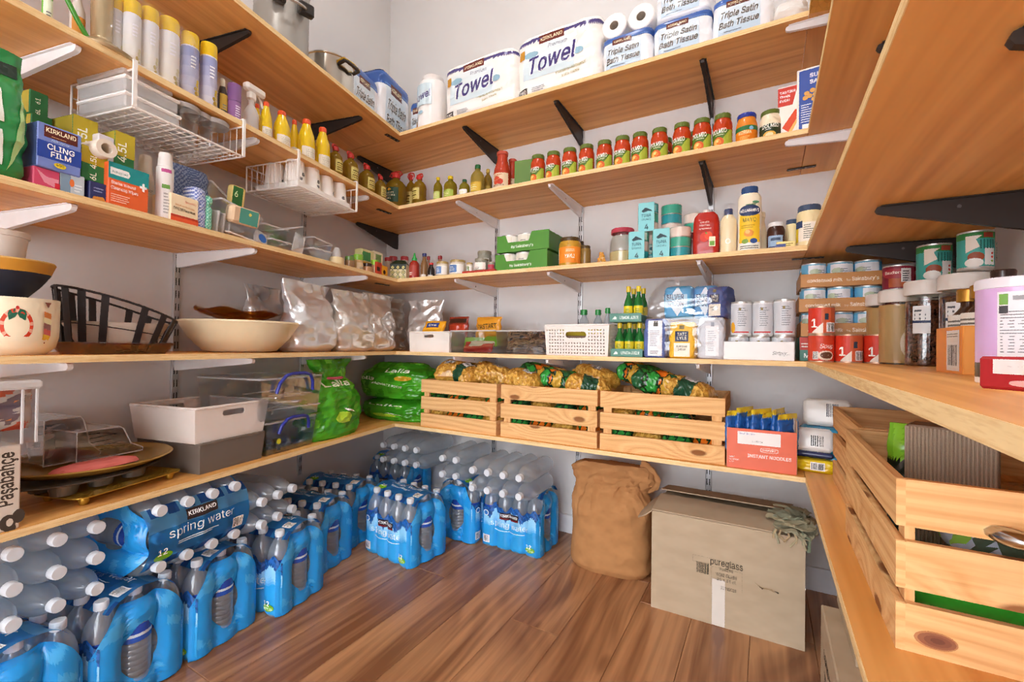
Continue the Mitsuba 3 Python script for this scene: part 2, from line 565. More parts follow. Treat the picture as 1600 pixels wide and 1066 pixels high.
YB = -1.6                                      # the open side towards the neighbouring room
structure('wall_back', prism([(left_x(YW) - .3, YW), (XW + .3, YW), (XW + .3, YW + .1), (left_x(YW) - .3, YW + .1)], 0, CEIL, (1, 0), 'wall_paint'), 'pale painted back wall behind the shelves')
structure('wall_left', prism([(left_x(YW), YW), (left_x(YB), YB), (left_x(YB) - .1, YB), (left_x(YW) - .1, YW)], 0, CEIL, LD, 'wall_paint'), 'pale painted left wall behind the shelves')
structure('wall_right', prism([(XW, YB), (XW, YW), (XW + .1, YW), (XW + .1, YB)], 0, CEIL, (0, 1), 'wall_paint'), 'pale painted right wall behind the shelves')
structure('wall_front', prism([(-3.3, YB - .1), (XW + .1, YB - .1), (XW + .1, YB), (-3.3, YB)], 2.25, CEIL, (1, 0), 'wall_paint'), 'wall over the wide opening behind the camera')
structure('ceiling', prism([(-3.2, YB), (XW + .1, YB), (XW + .1, YW), (-3.2, YW)], CEIL, CEIL + .05, (1, 0), 'wall_paint'), 'white painted ceiling')
structure('floor', prism([(-3.4, -3.2), (1.2, -3.2), (1.2, YW), (-3.4, YW)], -0.04, -0.012, (0, 1), 'laminate'), 'brown wood laminate floor')
structure('baseboard_back', prism([(left_x(YW) + .02, YW - .014), (XW, YW - .014), (XW, YW), (left_x(YW), YW)], 0, .095, (1, 0), 'white_paint', chamfer=.004), 'white skirting board along the back wall')
scene['white_paint'] = two({'type': 'diffuse', 'reflectance': rgb('#e4e6ea')})
PWID = 0.192
k = 0
for i in range(-15, 8):
    x0 = -0.62 + i * PWID
    ys = YW - ((i * 0.47) % 1.3) - (0.0 if i % 3 else 0.31)
    y1 = YW
    while y1 > -1.0:
        y0 = max(ys, -1.0) if y1 == YW else max(y1 - 1.3, -1.0)
        if y0 >= y1: y0 = y1 - 1.3
        scene[numbered('floor__plank')] = prism([(x0 + .0007, y0 + .0007), (x0 + PWID - .0007, y0 + .0007), (x0 + PWID - .0007, y1 - .0007), (x0 + .0007, y1 - .0007)], -0.012, 0.0, (0, 1), 'laminate', off=(i * 3.7 + k * 1.9, i * 2.3 + k * .7), chamfer=.0012)
        y1 = y0; k += 1

# two flush ceiling lamps, above the frame
for i, (x, y) in enumerate(LAMPS):
    key = numbered('ceiling_lamp')
    scene[key + '__housing'] = ply(lathe([(0, -.012, '#e8e8e8'), (.115, -.012), (.125, 0), (0, 0)], 32).at(x, y, CEIL), 'satin')
    d = ply(lathe([(0, -.03, '#ffffff'), (.09, -.03), (.108, -.012), (0, -.012)], 32).at(x, y, CEIL), 'matte')
    d['emitter'] = {'type': 'area', 'radiance': {'type': 'rgb', 'value': LAMP_RADIANCE}}
    scene[key + '__diffuser'] = d
    labels[key] = {'label': ['round flush ceiling lamp over the middle of the pantry', 'round flush ceiling lamp by the open side of the pantry'][i], 'category': 'ceiling lamp'}

# ---------------------------------------------------------------- shelf boards
NAMES = {1: 'top', 2: 'second highest', 3: 'middle', 4: 'second lowest', 5: 'lowest'}
LEND, REND = 2.35, -0.4
gap = 0.0008
for k in range(1, 6):
    z1 = ZT[k]; z0 = z1 - TH
    for S, nm in (('L', 'left'), ('B', 'back'), ('R', 'right')):
        if S == 'L':
            a, b = CORNER, CORNER - LD * LEND
            pts = [(left_x(YF, 0.0015), YF - gap), b[:2] + LN[:2] * .0015, b[:2] + LN[:2] * (SW - .001), (left_x(YF, SW - .001), YF - gap)]
            e = [a[:2], b[:2], b[:2] + LN[:2] * .0015, a[:2] + LN[:2] * .0015]; D = LD
        elif S == 'B':
            pts = [(left_x(YF, SW - .001), YF + gap), (XL, YF + gap), (XL, YF + .0015), (XR - gap, YF + .0015), (XR - gap, YW - .001), (left_x(YW, SW - .001), YW - .001)]
            e = [(XL, YF), (XR, YF), (XR, YF + .0015), (XL, YF + .0015)]; D = (1, 0)
            pts = [pts[0], pts[3], pts[4], pts[5]]
        else:
            yb = YW - .001
            if k == 1: yb = 1.835
            pts = [(XR + .0015, REND), (XW - .001, REND), (XW - .001, yb + (.063 if k == 1 else 0)), (XR + .0015, yb)]
            e = [(XR, REND), (XR + .0015, REND), (XR + .0015, min(yb, YF)), (XR, min(yb, YF))]; D = (0, 1)
        key = numbered('shelf_board')
        scene[key] = prism(pts, z0, z1, D, 'osb_board' if (k == 1 and S == 'R') else 'plywood', off=(k * 3.1 + ord(S), k * 1.7))
        scene[key + '__front_edge'] = prism(e, z0, z1, D, 'ply_edge', off=(k * 2.1, 0))
        labels[key] = {'label': f'{NAMES[k]} ' + ('oriented strand board shelf' if (k == 1 and S == 'R') else 'orange-brown plywood shelf') + f' along the {nm} wall', 'category': 'shelf', 'group': 'shelves round the pantry'}
        labels[key + '__front_edge'] = {'label': 'pale layered plywood edge'}
scene['osb_board'] = two({'type': 'diffuse', 'reflectance': proc(osb)})
key = numbered('shelf_board')
scene[key] = prism([(XR + .0015, 1.837), (XW - .001, 1.90), (XW - .001, YW - .001), (XR + .0015, YW - .001)], ZT[1] - TH, ZT[1], (0, 1), 'plywood', off=(1.3, 9.1))
labels[key] = {'label': 'short dark plywood piece filling the top right back corner beside the strand board', 'category': 'shelf', 'group': 'shelves round the pantry'}

# ---------------------------------------------------------------- uprights and brackets
WALLS = {'L': (WL, LD, -LN, math.pi / 2 + LA), 'B': (np.array([XL, YW, 0]), np.array([1.0, 0, 0]), np.array([0, -1.0, 0]), 0.0)}


def upright_parts():
    w, d, h = .026, .012, 1.95
    g = slab(rrect(w, d, .003, 2, 0, -d / 2), h, '#c3c4c6')
    slots = Dec(.0003)
    s = G()
    for i in range(38):
        for x in (-.0055, .0055):
            s = s + Dec(0).rect(x - .0022, .02 + i * .05, x + .0022, .048 + i * .05, '#3d3c3b').g
    slots.add(s)
    return [('channel', ply(g, 'metal')), ('slot', ply(slots.front(-d), 'matte'))]


UP = {}
spots = [('L', 'TA', -35), ('L', 'TB', 272), ('L', 'TC', 470), ('B', 'T1', 775), ('B', 'T2', 906), ('B', 'T3', 1109)]
ulab = ['steel slotted upright on the left wall nearest the camera', 'steel slotted upright on the left wall beside the cream bowl', 'steel slotted upright on the left wall behind the green rice bags',
        'steel slotted upright on the back wall behind the white storage boxes', 'steel slotted upright on the back wall behind the white lattice basket', 'steel slotted upright on the back wall above the noodle box']
for (S, n, px), l in zip(spots, ulab):
    A, D, O, rot = WALLS[S]
    s = along(A + np.array([0, 0, 1.0]), D, px)
    UP[n] = A + D * s
    k_ = put('wall_upright', once('upright', upright_parts), TR(UP[n] + np.array([0, 0, .30]), rot), l, 'shelf upright', 'slotted uprights for the shelves')
    labels[k_ + '__slot'] = {'kind': 'stuff', 'label': 'dark slots'}


def bracket_parts(L, H, c, tip=.012):
    P = [(0, 0), (L - tip, 0), (L - .003, -.003), (L, -.010), (L - .004, -.017), (L - .012, -.02), (.03, -H), (0, -H)]
    g = slab(Polygon(P), .012, c, 'x').at(x=-.006)
    g = g.map(lambda v: np.stack([v[:, 0], -v[:, 1], v[:, 2]], 1)); g.f = g.f[:, ::-1]
    rim = rbox(.026, L - .01, .003, .001, c).at(y=-(L - .01) / 2, z=-.003)
    hole = Dec(.0004).ell(L * .55, -.02, .004, .004, '#555555').right(.006).map(lambda v: np.stack([v[:, 0], -v[:, 1], v[:, 2]], 1))
    hole.f = hole.f[:, ::-1]
    return [('arm', ply(g + rim, 'satin')), ('screw_hole', ply(hole, 'matte'))]


WHITE, BLACK = '#dcdcdc', '#2b2522'
OUT = .012
for t, S, place in (('TA', 'L', 'nearest the camera'), ('TB', 'L', 'by the upright beside the cream bowl'), ('TC', 'L', 'near the back corner'), ('T1', 'B', 'near the back left corner'), ('T2', 'B', 'in the middle'), ('T3', 'B', 'near the right corner')):
    A, D, O, rot = WALLS[S]
    for k in (1, 2, 3, 4):
        if k == 1 and t == 'TA': continue
        black = k == 1 or (t == 'T3' and k == 2)
        parts = once(('br', black), lambda: bracket_parts(.35 if black else .40, .085 if black else .055, BLACK if black else WHITE))
        put('shelf_bracket', parts, TR(UP[t] + O * OUT + np.array([0, 0, ZT[k] - TH - .001]), rot),
            f'{"black" if black else "white"} steel bracket under the {NAMES[k]} {"left" if S == "L" else "back"} shelf {place}', 'shelf bracket', 'steel shelf brackets')
bigblack = bracket_parts(.36, .10, BLACK)
for k in (1, 2):
    put('shelf_bracket', bigblack, TR((-2.205, YW, ZT[k] - TH - .001)), f'big black steel bracket in the back left corner under the {NAMES[k]} shelf', 'shelf bracket', 'steel shelf brackets')
wide = bracket_parts(.47, .06, WHITE)
bwide = bracket_parts(.37, .09, BLACK)
for k, (px, py), wht, l in ((2, (1226, 226), 1, 'white steel bracket under the second highest right shelf by the back corner'), (1, (1227, 48), 1, 'white steel bracket under the top right shelf by the back corner'),
                            (3, (1367, 331), 0, 'large black steel bracket under the middle right shelf, the nearer one'), (3, (1321, 391), 0, 'black steel bracket under the middle right shelf above the condensed milk'),
                            (2, (1369, 78), 0, 'black steel bracket under the second highest right shelf'), (3, (1573, 67), 0, 'black bracket tip under the middle right shelf nearest the camera')):
    p = on_z(px, py, ZT[k] - TH - .012)
    L = XW - p[0]
    put('shelf_bracket', bracket_parts(L, .06 if wht else .095, WHITE if wht else BLACK), TR((XW, p[1], ZT[k] - TH - .001), -math.pi / 2), l, 'shelf bracket', 'steel shelf brackets')


def plate_parts():
    g = rbox(.10, .022, .003, .0008, '#3a2c22').at(z=-.003)
    s = G()
    for x in (-.04, -.015, .015, .04):
        s = s + lathe([(0, -.0045, '#8d8378'), (.0035, -.0042), (.0045, -.003), (0, -.003)], 8).at(x=x)
    return [('plate', ply(g, 'metal')), ('screw', ply(s, 'metal'))]


for k, (px, py), rot, l in ((1, (613, 215), math.pi / 2, 'dark mending plate under the top shelf joint at the back left corner'), (2, (600, 330), math.pi / 2, 'dark mending plate under the second highest shelf joint at the back left corner'),
                            (3, (597, 444), math.pi / 2, 'dark mending plate under the middle shelf joint at the back left corner'), (2, (1252, 262), 0, 'dark mending plate under the second highest shelf joint by the right corner'), (3, (1262, 403), 0, 'dark mending plate under the middle shelf joint by the right corner')):
    p = on_z(px, py, ZT[k] - TH)
    k_ = put('mending_plate', once('plate', plate_parts), TR((p[0], p[1], ZT[k] - TH - .0005), rot), l, 'metal plate', 'mending plates at the shelf joints')
    labels[k_ + '__screw'] = {'kind': 'stuff', 'label': 'countersunk screws'}


# ================================================================ builders for the groceries
def seg_parts(segs, r, h, n=24):
    """segs: (part, colour, material, [(radius / r, height / h), ...]) turned on the lathe"""
    out = []
    for nm, c, m, pts in segs:
        out.append((nm, ply(lathe([(a * r, b * h, c) for a, b in pts], n), m)))
    return out


def jar_segs(body, lid, neck=.80, bm='gloss', lm='gloss', sh=.70):
    return [('body', body, bm, [(0, 0), (.9, 0), (1, .04), (1, sh - .08), (.98, sh), (.9, sh + .07), (neck, sh + .11), (neck, .87), (0, .87)]),
            ('lid', lid, lm, [(neck * .98, .855), (neck + .06, .86), (neck + .06, .975), (neck + .01, 1), (0, 1)])]


def can_segs(c, m='satin', metal='#c8c8c4'):
    return [('label', c, m, [(.985, .05), (1, .055), (1, .945), (.985, .95)]),
            ('tin', metal, 'metal', [(0, .01), (.93, .01), (.96, 0), (1.01, 0), (1.01, .02), (.985, .04), (.985, .96), (1.01, .98), (1.01, 1), (.95, 1), (.93, .975), (0, .975)])]


def oil_segs(body, cap, neck=.30, sh=.62, bm='oil_plastic', capr=1.15):
    return [('body', body, bm, [(0, .005), (.86, 0), (.98, .02), (1, .05), (.96, .10), (1, .14), (1, sh * .5), (.95, sh * .55), (1, sh * .6), (1, sh), (.9, sh + .1), (.65, sh + .18), (neck, sh + .24), (neck, .9), (0, .9)]),
            ('cap', cap, 'gloss', [(neck, .87), (neck * capr, .875), (neck * capr, .99), (neck * capr - .05, 1), (0, 1)])]


def lab(dec, r, z=0.0, a=0.0, m='satin', name='label'):
    return (name, ply(dec.wrap(r * 1.006, z, a), m))


def round_thing(name, label, cat, S, k, x0, x1, yt, segs, dec=None, gap=0.02, group=None, z0=None, far=None, turn=0.0, n=24, h=None, dm='satin', hmul=1.0):
    c, r, hh = cyl(S, k, x0, x1, yt, gap, z0, (k >= 4) if far is None else far)
    hh = (h or hh) * hmul
    parts = seg_parts(segs, r, hh, n)
    if dec is not None:
        d = dec(r, hh)
        parts.append(lab(d, r, m=dm, name='label' if not any(p[0] == 'label' for p in parts) else 'print'))
    return put(name, parts, TR(c, SURF[S][3] + turn), label, cat, group), c, r, hh


def box_thing(name, label, cat, S, k, x0, x1, yt, depth, c, dec=None, gap=0.02, group=None, z0=None, lift=0.0, front=None, top=None, side=None, turn=0.0, m='satin', w=None, h=None, tilt=0.0, side_dec=None, bev=.002):
    p, ww, hh = boxat(S, k, x0, x1, yt, gap, z0, lift)
    ww, hh = w or ww, h or hh
    A, D, N, rot = SURF[S]
    p = p + N * depth / 2
    parts = [('', ply(rbox(ww, depth, hh, bev, c, front, top, side), m))]
    g = G()
    if dec is not None: g = g + dec(ww, hh).front(-depth / 2 - .0002)
    if side_dec is not None: g = g + side_dec(depth, hh).left(-ww / 2 - .0002)
    if len(g.v): parts.append(('print', ply(g, m, 0)))
    return put(name, parts, TR(p, rot + turn, rx=tilt), label, cat, group), p, ww, hh


def vnoise(P, f, seed=0, oct=3):
    return meshkit.fbm(np.asarray(P) * f + seed * 17.3, oct, seed)


def sack(w, h, d, av, bv, c, seed=1, amp=.006, freq=16.0, nu=44, nv=36, pw=.75, lean=0.0, ridge=True, cfn=None, fold=0.0):
    """a filled bag: half widths av and half depths bv, each [(height 0..1, scale)], with creased sides"""
    v = np.linspace(0, 1, nv); u = np.arange(nu) * 2 * math.pi / nu
    a = np.interp(v, *np.array(av, float).T) * w / 2; b = np.interp(v, *np.array(bv, float).T) * d / 2
    cu, su = np.cos(u), np.sin(u)
    X = np.sign(cu) * abs(cu) ** pw; Y = np.sign(su) * abs(su) ** pw
    P = np.stack([a[:, None] * X[None], b[:, None] * Y[None], np.repeat((v * h)[:, None], nu, 1)], -1)
    n = vnoise(P, freq, seed)
    if ridge: n = 1 - abs(2 * vnoise(P, freq, seed) - 1) * 1.6
    nrm = np.stack([X[None] + 0 * a[:, None], Y[None] + 0 * a[:, None], 0 * P[..., 0]], -1)
    P = P + nrm * ((n - .5) * amp * 2)[..., None] * np.minimum(1, np.minimum(v * 12, 1))[:, None, None]
    P[..., 1] += (np.sin(P[..., 0] * 38 + seed) * fold * (v ** 3)[:, None])
    P[..., 1] += lean * (P[..., 2] / h) ** 1.5
    P[..., 2] = np.maximum(P[..., 2], 0)
    V = P.reshape(-1, 3); i = np.arange(nu); j = (i + 1) % nu; F = []
    for k in range(nv - 1):
        q = k * nu; F += [np.stack([q + i, q + j, q + nu + j], 1), np.stack([q + i, q + nu + j, q + nu + i], 1)]
    F.append(np.array([[0, t + 1, t] for t in range(1, nu - 1)])); q = (nv - 1) * nu
    F.append(np.array([[q, q + t, q + t + 1] for t in range(1, nu - 1)]))
    F = np.vstack(F); cc = np.tile(col(c), (len(F), 1))
    if cfn is not None: cc = cfn(V[F].mean(1), cc)
    return G(V, F, cc)


def drape(dec, g, eps=.0012, side=-1):
    """lays print on the front of a bag"""
    from scipy.interpolate import LinearNDInterpolator, NearestNDInterpolator
    k = g.v[:, 1] < 0 if side < 0 else g.v[:, 1] > 0
    P = g.v[k]; q = P[:, [0, 2]]
    f = LinearNDInterpolator(q, P[:, 1]); f2 = NearestNDInterpolator(q, P[:, 1])
    q_ = fine(dec.g, .012); v = q_.v; y = f(v[:, :2]); y = np.where(np.isnan(y), f2(v[:, :2]), y)
    return G(np.stack([v[:, 0], y - eps - v[:, 2], v[:, 1]], 1), q_.f, q_.c)


BOXY_A = [(0, .9), (.04, .98), (.1, 1), (.9, 1), (.96, .98), (1, .9)]
BOXY_B = [(0, .85), (.05, .97), (.1, 1), (.9, 1), (.95, .96), (1, .78)]
PILLOW_A = [(0, .98), (.06, 1), (.94, 1), (1, .98)]
PILLOW_B = [(0, .05), (.05, .25), (.15, .7), (.3, .95), (.5, 1), (.7, .95), (.85, .7), (.95, .25), (1, .05)]
POUCH_A = [(0, .86), (.05, .95), (.3, 1), (.7, .97), (.86, .98), (1, 1.06)]
POUCH_B = [(0, .75), (.05, .95), (.2, 1), (.45, .95), (.65, .62), (.8, .22), (.9, .06), (1, .03)]


def tape_label(r, h, c, z0, z1, arc=1.35):
    d = Dec(); d.rect(-arc * r, z0 * h, arc * r, z1 * h, c, 10, 1); return d


# ---------------------------------------------------------------- top shelf, back run: paper rolls
def tissue(w, h, d, seed, words, blue='#3b5fa6'):
    def cf(p, cc):
        top = p[:, 2] > h * .80
        cc = np.where(top[:, None], col(blue), cc)
        return cc
    g = sack(w, h, d, BOXY_A, BOXY_B, '#e6e9ee', seed, .004, 14, 60, 30, .34, cfn=cf)
    q = Dec(.0005)
    q.rect(-w * .40, h * .12, w * .30, h * .78, '#bcd3e4', 8, 6, '#d4e2ec')
    q.rect(-w * .42, h * .80, w * .42, h * .825, '#5f86c4', 8, 1)
    q.rect(-w * .26, h * .70, w * .12, h * .84, '#5c2a20', 5, 2)
    q.text('KIRKLAND', -w * .07, h * .745, h * .055, '#f0e3c0', w * .32, bold=True)
    for dx, cc_ in ((-.006, '#ffffff'), (0, '#4a4642')):
        q.text(words[0], -w * .06 + dx * w, h * .47 - dx * h, h * .14, cc_, w * .62, bold=True, shear=.2)
        q.text(words[1], -w * .06 + dx * w, h * .25 - dx * h, h * .14, cc_, w * .66, bold=True, shear=.2)
    q.lines(-w * .3, h * .15, w * .15, h * .2, 1, '#7d8da0')
    return [('wrapper', ply(g, 'gloss', 60)), ('print', ply(drape(q, g, .0015), 'gloss', 0))]


def towel(w, h, d, seed):
    g = sack(w, h, d, BOXY_A, BOXY_B, '#eceae6', seed, .005, 12, 64, 30, .36, cfn=lambda p, cc: np.where(((p[:, 2] > h * .845) & (p[:, 2] < h * .90))[:, None], col('#4b4279'), cc))
    q = Dec(.0006)
    q.rect(-w * .40, h * .28, w * .22, h * .78, '#c9dbe2', 8, 5, '#dfe9ec')
    q.rect(-w * .20, h * .78, w * .10, h * .90, '#64261c', 4, 2)
    q.text('KIRKLAND', -w * .05, h * .815, h * .05, '#f0e3c0', w * .26, bold=True)
    q.ell(-w * .30, h * .66, w * .09, h * .05, '#8fb4c6'); q.ell(w * .26, h * .50, w * .06, h * .05, '#8fb4c6')
    q.text('Premium', w * .02, h * .68, h * .06, '#7a7f90', w * .22, shear=.2)
    q.text('Towel', -w * .06, h * .385, h * .24, '#f6f4f0', w * .60, bold=True, shear=.25, rot=.09)
    q.text('Towel', -w * .06, h * .39, h * .235, '#3d3472', w * .57, bold=True, shear=.25, rot=.09)
    q.text('STRONG & ABSORBENT', w * .18, h * .26, h * .035, '#8f8526', w * .34, rot=.1)
    q.text('100% PAPER', w * .18, h * .19, h * .035, '#8f8526', w * .2, rot=.1)
    q.rect(-w * .46, h * .05, -w * .34, h * .16, '#352f2c', 2, 2)
    q.text('180', -w * .40, h * .075, h * .06, '#f2f2f0', w * .09, bold=True)
    q.rect(-w * .45, h * .62, -w * .38, h * .76, '#c08a2a', 2, 2)
    q.lines(-w * .28, h * .08, -w * .08, h * .16, 3, '#8d929a', 3)
    return [('wrapper', ply(g, 'gloss', 60)), ('print', ply(drape(q, g, .0015), 'gloss', 0))]


def bagat(S, k, x0, x1, yt, depth, gap=.02, z0=None):
    p, w, h = boxat(S, k, x0, x1, yt, gap, z0); A, D, N, rot = SURF[S]
    return p + N * depth / 2, w, h, rot


TW = ['Triple Satin', 'Bath Tissue']
for i, (x0, x1, yt, gp, l) in enumerate([(692, 803, 86, .035, 'white pack of kitchen towels with purple lettering beside the loose single towel roll'), (805, 937, 38, .035, 'larger white kitchen towel pack with purple lettering beside the bath tissue packs')]):
    p, w, h, rot = bagat('B', 1, x0, x1, yt, .24, gp)
    put('towel_pack', towel(w, h, .24, i + 3), TR(p, rot), l, 'paper towels', 'kitchen towel packs')
for i, (x0, x1, yt, l) in enumerate([(939, 1018, 48, 'blue and white bath tissue pack under two loose rolls, next to the towels'), (1020, 1112, 22, 'blue and white bath tissue pack in the middle of three on the top back shelf'), (1113, 1208, -15, 'blue and white bath tissue pack, rightmost on the top back shelf')]):
    p, w, h, rot = bagat('B', 1, x0, x1, yt, .22, .03)
    put('bath_tissue_pack', tissue(w, h, .22, i + 11, TW), TR(p, rot), l, 'toilet paper', 'bath tissue packs on the top shelf')
    if i == 0: tz = ZT[1] + h; tp = p
    if i == 1:
        put('bath_tissue_pack', tissue(w * .95, h, .2, 31, TW), TR(p + np.array([0, .01, h + .004]), rot), 'blue and white bath tissue pack stacked on top of the middle pack', 'toilet paper', 'bath tissue packs on the top shelf')


def roll_parts(r, L):
    g = lathe([(.02, 0, '#f2f1ee'), (r - .004, 0), (r, .004), (r, L - .004), (r - .004, L), (.02, L), (.02, L * .5), (.02, 0)], 28)
    t = lathe([(.0195, .001, '#b9b2a8'), (.0195, L - .001), (.0185, L - .001), (.0185, .001), (.0195, .001)], 20)
    return [('paper', ply(g.at(rx=math.pi / 2), 'matte')), ('tube', ply(t.at(rx=math.pi / 2), 'matte'))]


for i, (px, py, l) in enumerate([(961, 32, 'loose white toilet roll lying on the left side of the bath tissue pack'), (1000, 20, 'loose white toilet roll lying on the right side of the bath tissue pack')]):
    c = on_y(px, py, YF + .06)
    put('toilet_roll', once('roll', lambda: roll_parts(.055, .10)), TR((tp[0] - .058 + i * .116, YF + .15, tz + .056)), l, 'toilet roll', 'loose toilet rolls')
# a single wrapped towel roll standing in the back left corner
c, r, h = cyl('B', 1, 648, 692, 112, .03)
g = lathe([(0, 0, '#eceae8'), (r * .95, 0), (r, .01), (r, h * .86), (r * .9, h * .9), (r * .55, h * .94), (r * .75, h), (0, h * .98)], 30)
g = g.map(lambda v: v + (vnoise(v, 22, 5)[:, None] - .5) * .012 * np.array([1, 1, 0]))
q = Dec(.0008).rect(-r * .9, h * .42, r * .7, h * .80, '#c5d8e0', 8, 2).text('Towel', -r * .1, h * .52, h * .12, '#3d3472', r * 1.5, bold=True, shear=.3, rot=.25).ell(-r * .2, h * .3, r * .25, h * .03, '#9cc0d4').poly([(-r * .9, h * .02), (-r * .4, h * .02), (-r * .7, h * .2)], '#a97b2c')
put('towel_roll', [('roll', ply(g, 'gloss', 60)), ('print', ply(q.wrap(r + .007), 'gloss', 0))], TR(c), 'single wrapped kitchen towel roll standing in the back left corner of the top shelf', 'paper towels')
for x0, x1, yt, dd, l in ((581, 642, 126, .20, 'bath tissue pack with blue top behind the corner of the top left shelf'), (640, 662, 158, .12, 'narrow blue bath tissue pack in the top back left corner')):
    S = 'L' if x0 < 600 else 'B'
    p, w, h, rot = bagat('L', 1, 598, 641, yt, .2, .13) if S == 'L' else bagat('B', 1, x0, x1, yt, dd, .16)
    put('bath_tissue_pack', tissue(w, h, dd, int(x0), TW), TR(p, rot), l, 'toilet paper', 'bath tissue packs on the top shelf')
p, w, h, rot = bagat('L', 1, 549, 592, 112, .2, .16)
put('bath_tissue_pack', tissue(w, h, .2, 77, TW), TR(p, rot), 'bath tissue pack beside the steel pan on the top left shelf', 'toilet paper', 'bath tissue packs on the top shelf')
# white wrapped bundle at the right end
p, w, h, rot = bagat('B', 1, 1206, 1262, -12, .2, .04)
put('paper_bundle', [('', ply(sack(w, h, .2, BOXY_A, [(0, .9), (.4, 1), (.8, .8), (1, .4)], '#dcdad6', 9, .008, 18), 'satin', 60))], TR(p, rot), 'soft white wrapped bundle at the right end of the top back shelf', 'paper bundle')
p = on_y(850, 62, YF + .33)
put('green_packet', [('', ply(sack(.10, .42, .05, PILLOW_A, PILLOW_B, '#b9c24a', 5, .006), 'gloss', 60))], TR((p[0], p[1], ZT[1])), 'yellow green packet peeping over the larger towel pack', 'packet')

# ---------------------------------------------------------------- second highest shelf, back run
def sauce_label(r, h):
    d = Dec(.00022)
    d.rect(-1.5 * r, .05 * h, 1.5 * r, .50 * h, '#4c6b1e', 12)
    d.poly([(-.3 * r, .05 * h), (1.5 * r, .05 * h), (1.5 * r, .5 * h), (1.1 * r, .5 * h)], '#a3b13a')
    for z in (0,):
        d.ell(-.15 * r, .17 * h, .62 * r, .14 * h, '#c9581c'); d.ell(-.25 * r, .18 * h, .4 * r, .09 * h, '#e8b25a'); d.ell(-.02 * r, .16 * h, .26 * r, .06 * h, '#d9792c'); d.ell(-.2 * r, .2 * h, .16 * r, .035 * h, '#f0cc80')
    d.text('DOLMIO', -.05 * r, .415 * h, .12 * h, '#f7f5ec', 1.55 * r, bold=True)
    d.lines(-.4 * r, .35 * h, .5 * r, .39 * h, 2, '#dfe3c0', 2)
    return d


jx = [(826, 849, 241), (850, 873, 233), (875, 899, 228), (900, 927, 223), (928, 955, 216), (957, 982, 209), (983, 1011, 203), (1013, 1042, 196), (1048, 1077, 195), (1079, 1109, 189), (1111, 1142, 182)]
fits = [cyl('B', 2, a, b, y, .03) for a, b, y in jx]
R0 = float(np.median([f[1] for f in fits])); H0 = float(np.median([f[2] for f in fits]))


def sauce_parts(lid='#5b6b2c', body='#b23a14'):
    p = seg_parts(jar_segs(body, lid, .80, sh=.72), R0, H0, 28)
    return p + [lab(sauce_label(R0, H0), R0)]


for i, (c, r, h) in enumerate(fits):
    put('pasta_sauce_jar', once('sauce', sauce_parts), TR(c, -.12 + .3 * rnd.random() - .15), f'{ORD[i]} jar from the left in the row of red pasta sauce jars', 'jar', 'red pasta sauce jars in a row')
for i, px in enumerate((912, 968, 1036, 1084)):
    a = cyl('B', 2, px - 11, px + 11, 225, .14)[0]
    put('pasta_sauce_jar', once('sauce', sauce_parts), TR(a), f'red sauce jar in the second row behind the {["fourth", "sixth", "eighth", "ninth"][i]} jar', 'jar', 'red pasta sauce jars in a row')


def orange_lab(r, h):
    d = Dec(.00025); d.rect(-1.5 * r, .06 * h, 1.5 * r, .56 * h, '#d97a1c', 10); d.rect(-1.5 * r, .42 * h, 1.5 * r, .56 * h, '#2f6b3a', 10); d.ell(.5 * r, .47 * h, .22 * r, .06 * h, '#7fb4d8')
    d.text('KORMA', -.1 * r, .30 * h, .10 * h, '#f4e6b0', 1.2 * r, bold=True); d.lines(-.6 * r, .1 * h, .6 * r, .25 * h, 3, '#f0b860', 4); return d


def white_lab(r, h):
    d = Dec(.00025); d.rect(-1.5 * r, .05 * h, 1.5 * r, .50 * h, '#2c3a20', 10); d.ell(-.1 * r, .16 * h, .6 * r, .10 * h, '#d8a94a'); d.ell(-.1 * r, .15 * h, .35 * r, .06 * h, '#e8d9a8')
    d.text('DOLMIO', 0, .37 * h, .12 * h, '#f7f5ec', 1.6 * r, bold=True); d.lines(-.5 * r, .31 * h, .4 * r, .35 * h, 1, '#dddddd'); return d


round_thing('curry_sauce_jar', 'orange sauce jar with a blue lid at the right end of the red sauce jars', 'jar', 'B', 2, 1147, 1181, 174, jar_segs('#d9822a', '#2b3a92', .84), orange_lab, .03)
round_thing('cream_sauce_jar', 'white cream sauce jar with a green lid beside the orange jar', 'jar', 'B', 2, 1184, 1219, 169, jar_segs('#e6d9bb', '#5b6b2c', .84), white_lab, .03)


def tasty(w, h):
    d = Dec(); d.poly([(-w / 2, h * .62), (w * .18, h * .62), (w * .42, h * .98), (-w / 2, h * .98)], '#c23a30'); d.poly([(-w * .3, h * .2), (w * .3, h * .52), (w * .48, h * .5), (w * .48, h * .3), (w * .0, h * .1)], '#cf4a2c')
    d.poly([(-w * .1, h * .05), (w * .4, h * .36), (w * .45, h * .3), (0, 0)], '#e3b163')
    for i, t in enumerate(('TASTIER', 'THAN', 'EVER!')): d.text(t, -w * .42, h * (.86 - i * .08), h * .045, '#ffffff', align=0, bold=True)
    return d


box_thing('breadstick_box', 'white carton with red corner panel and golden breadsticks on its front', 'food box', 'B', 2, 1216, 1250, 134, .06, '#ece6dc', tasty, .05, side='#8b6f9a', turn=-.05)


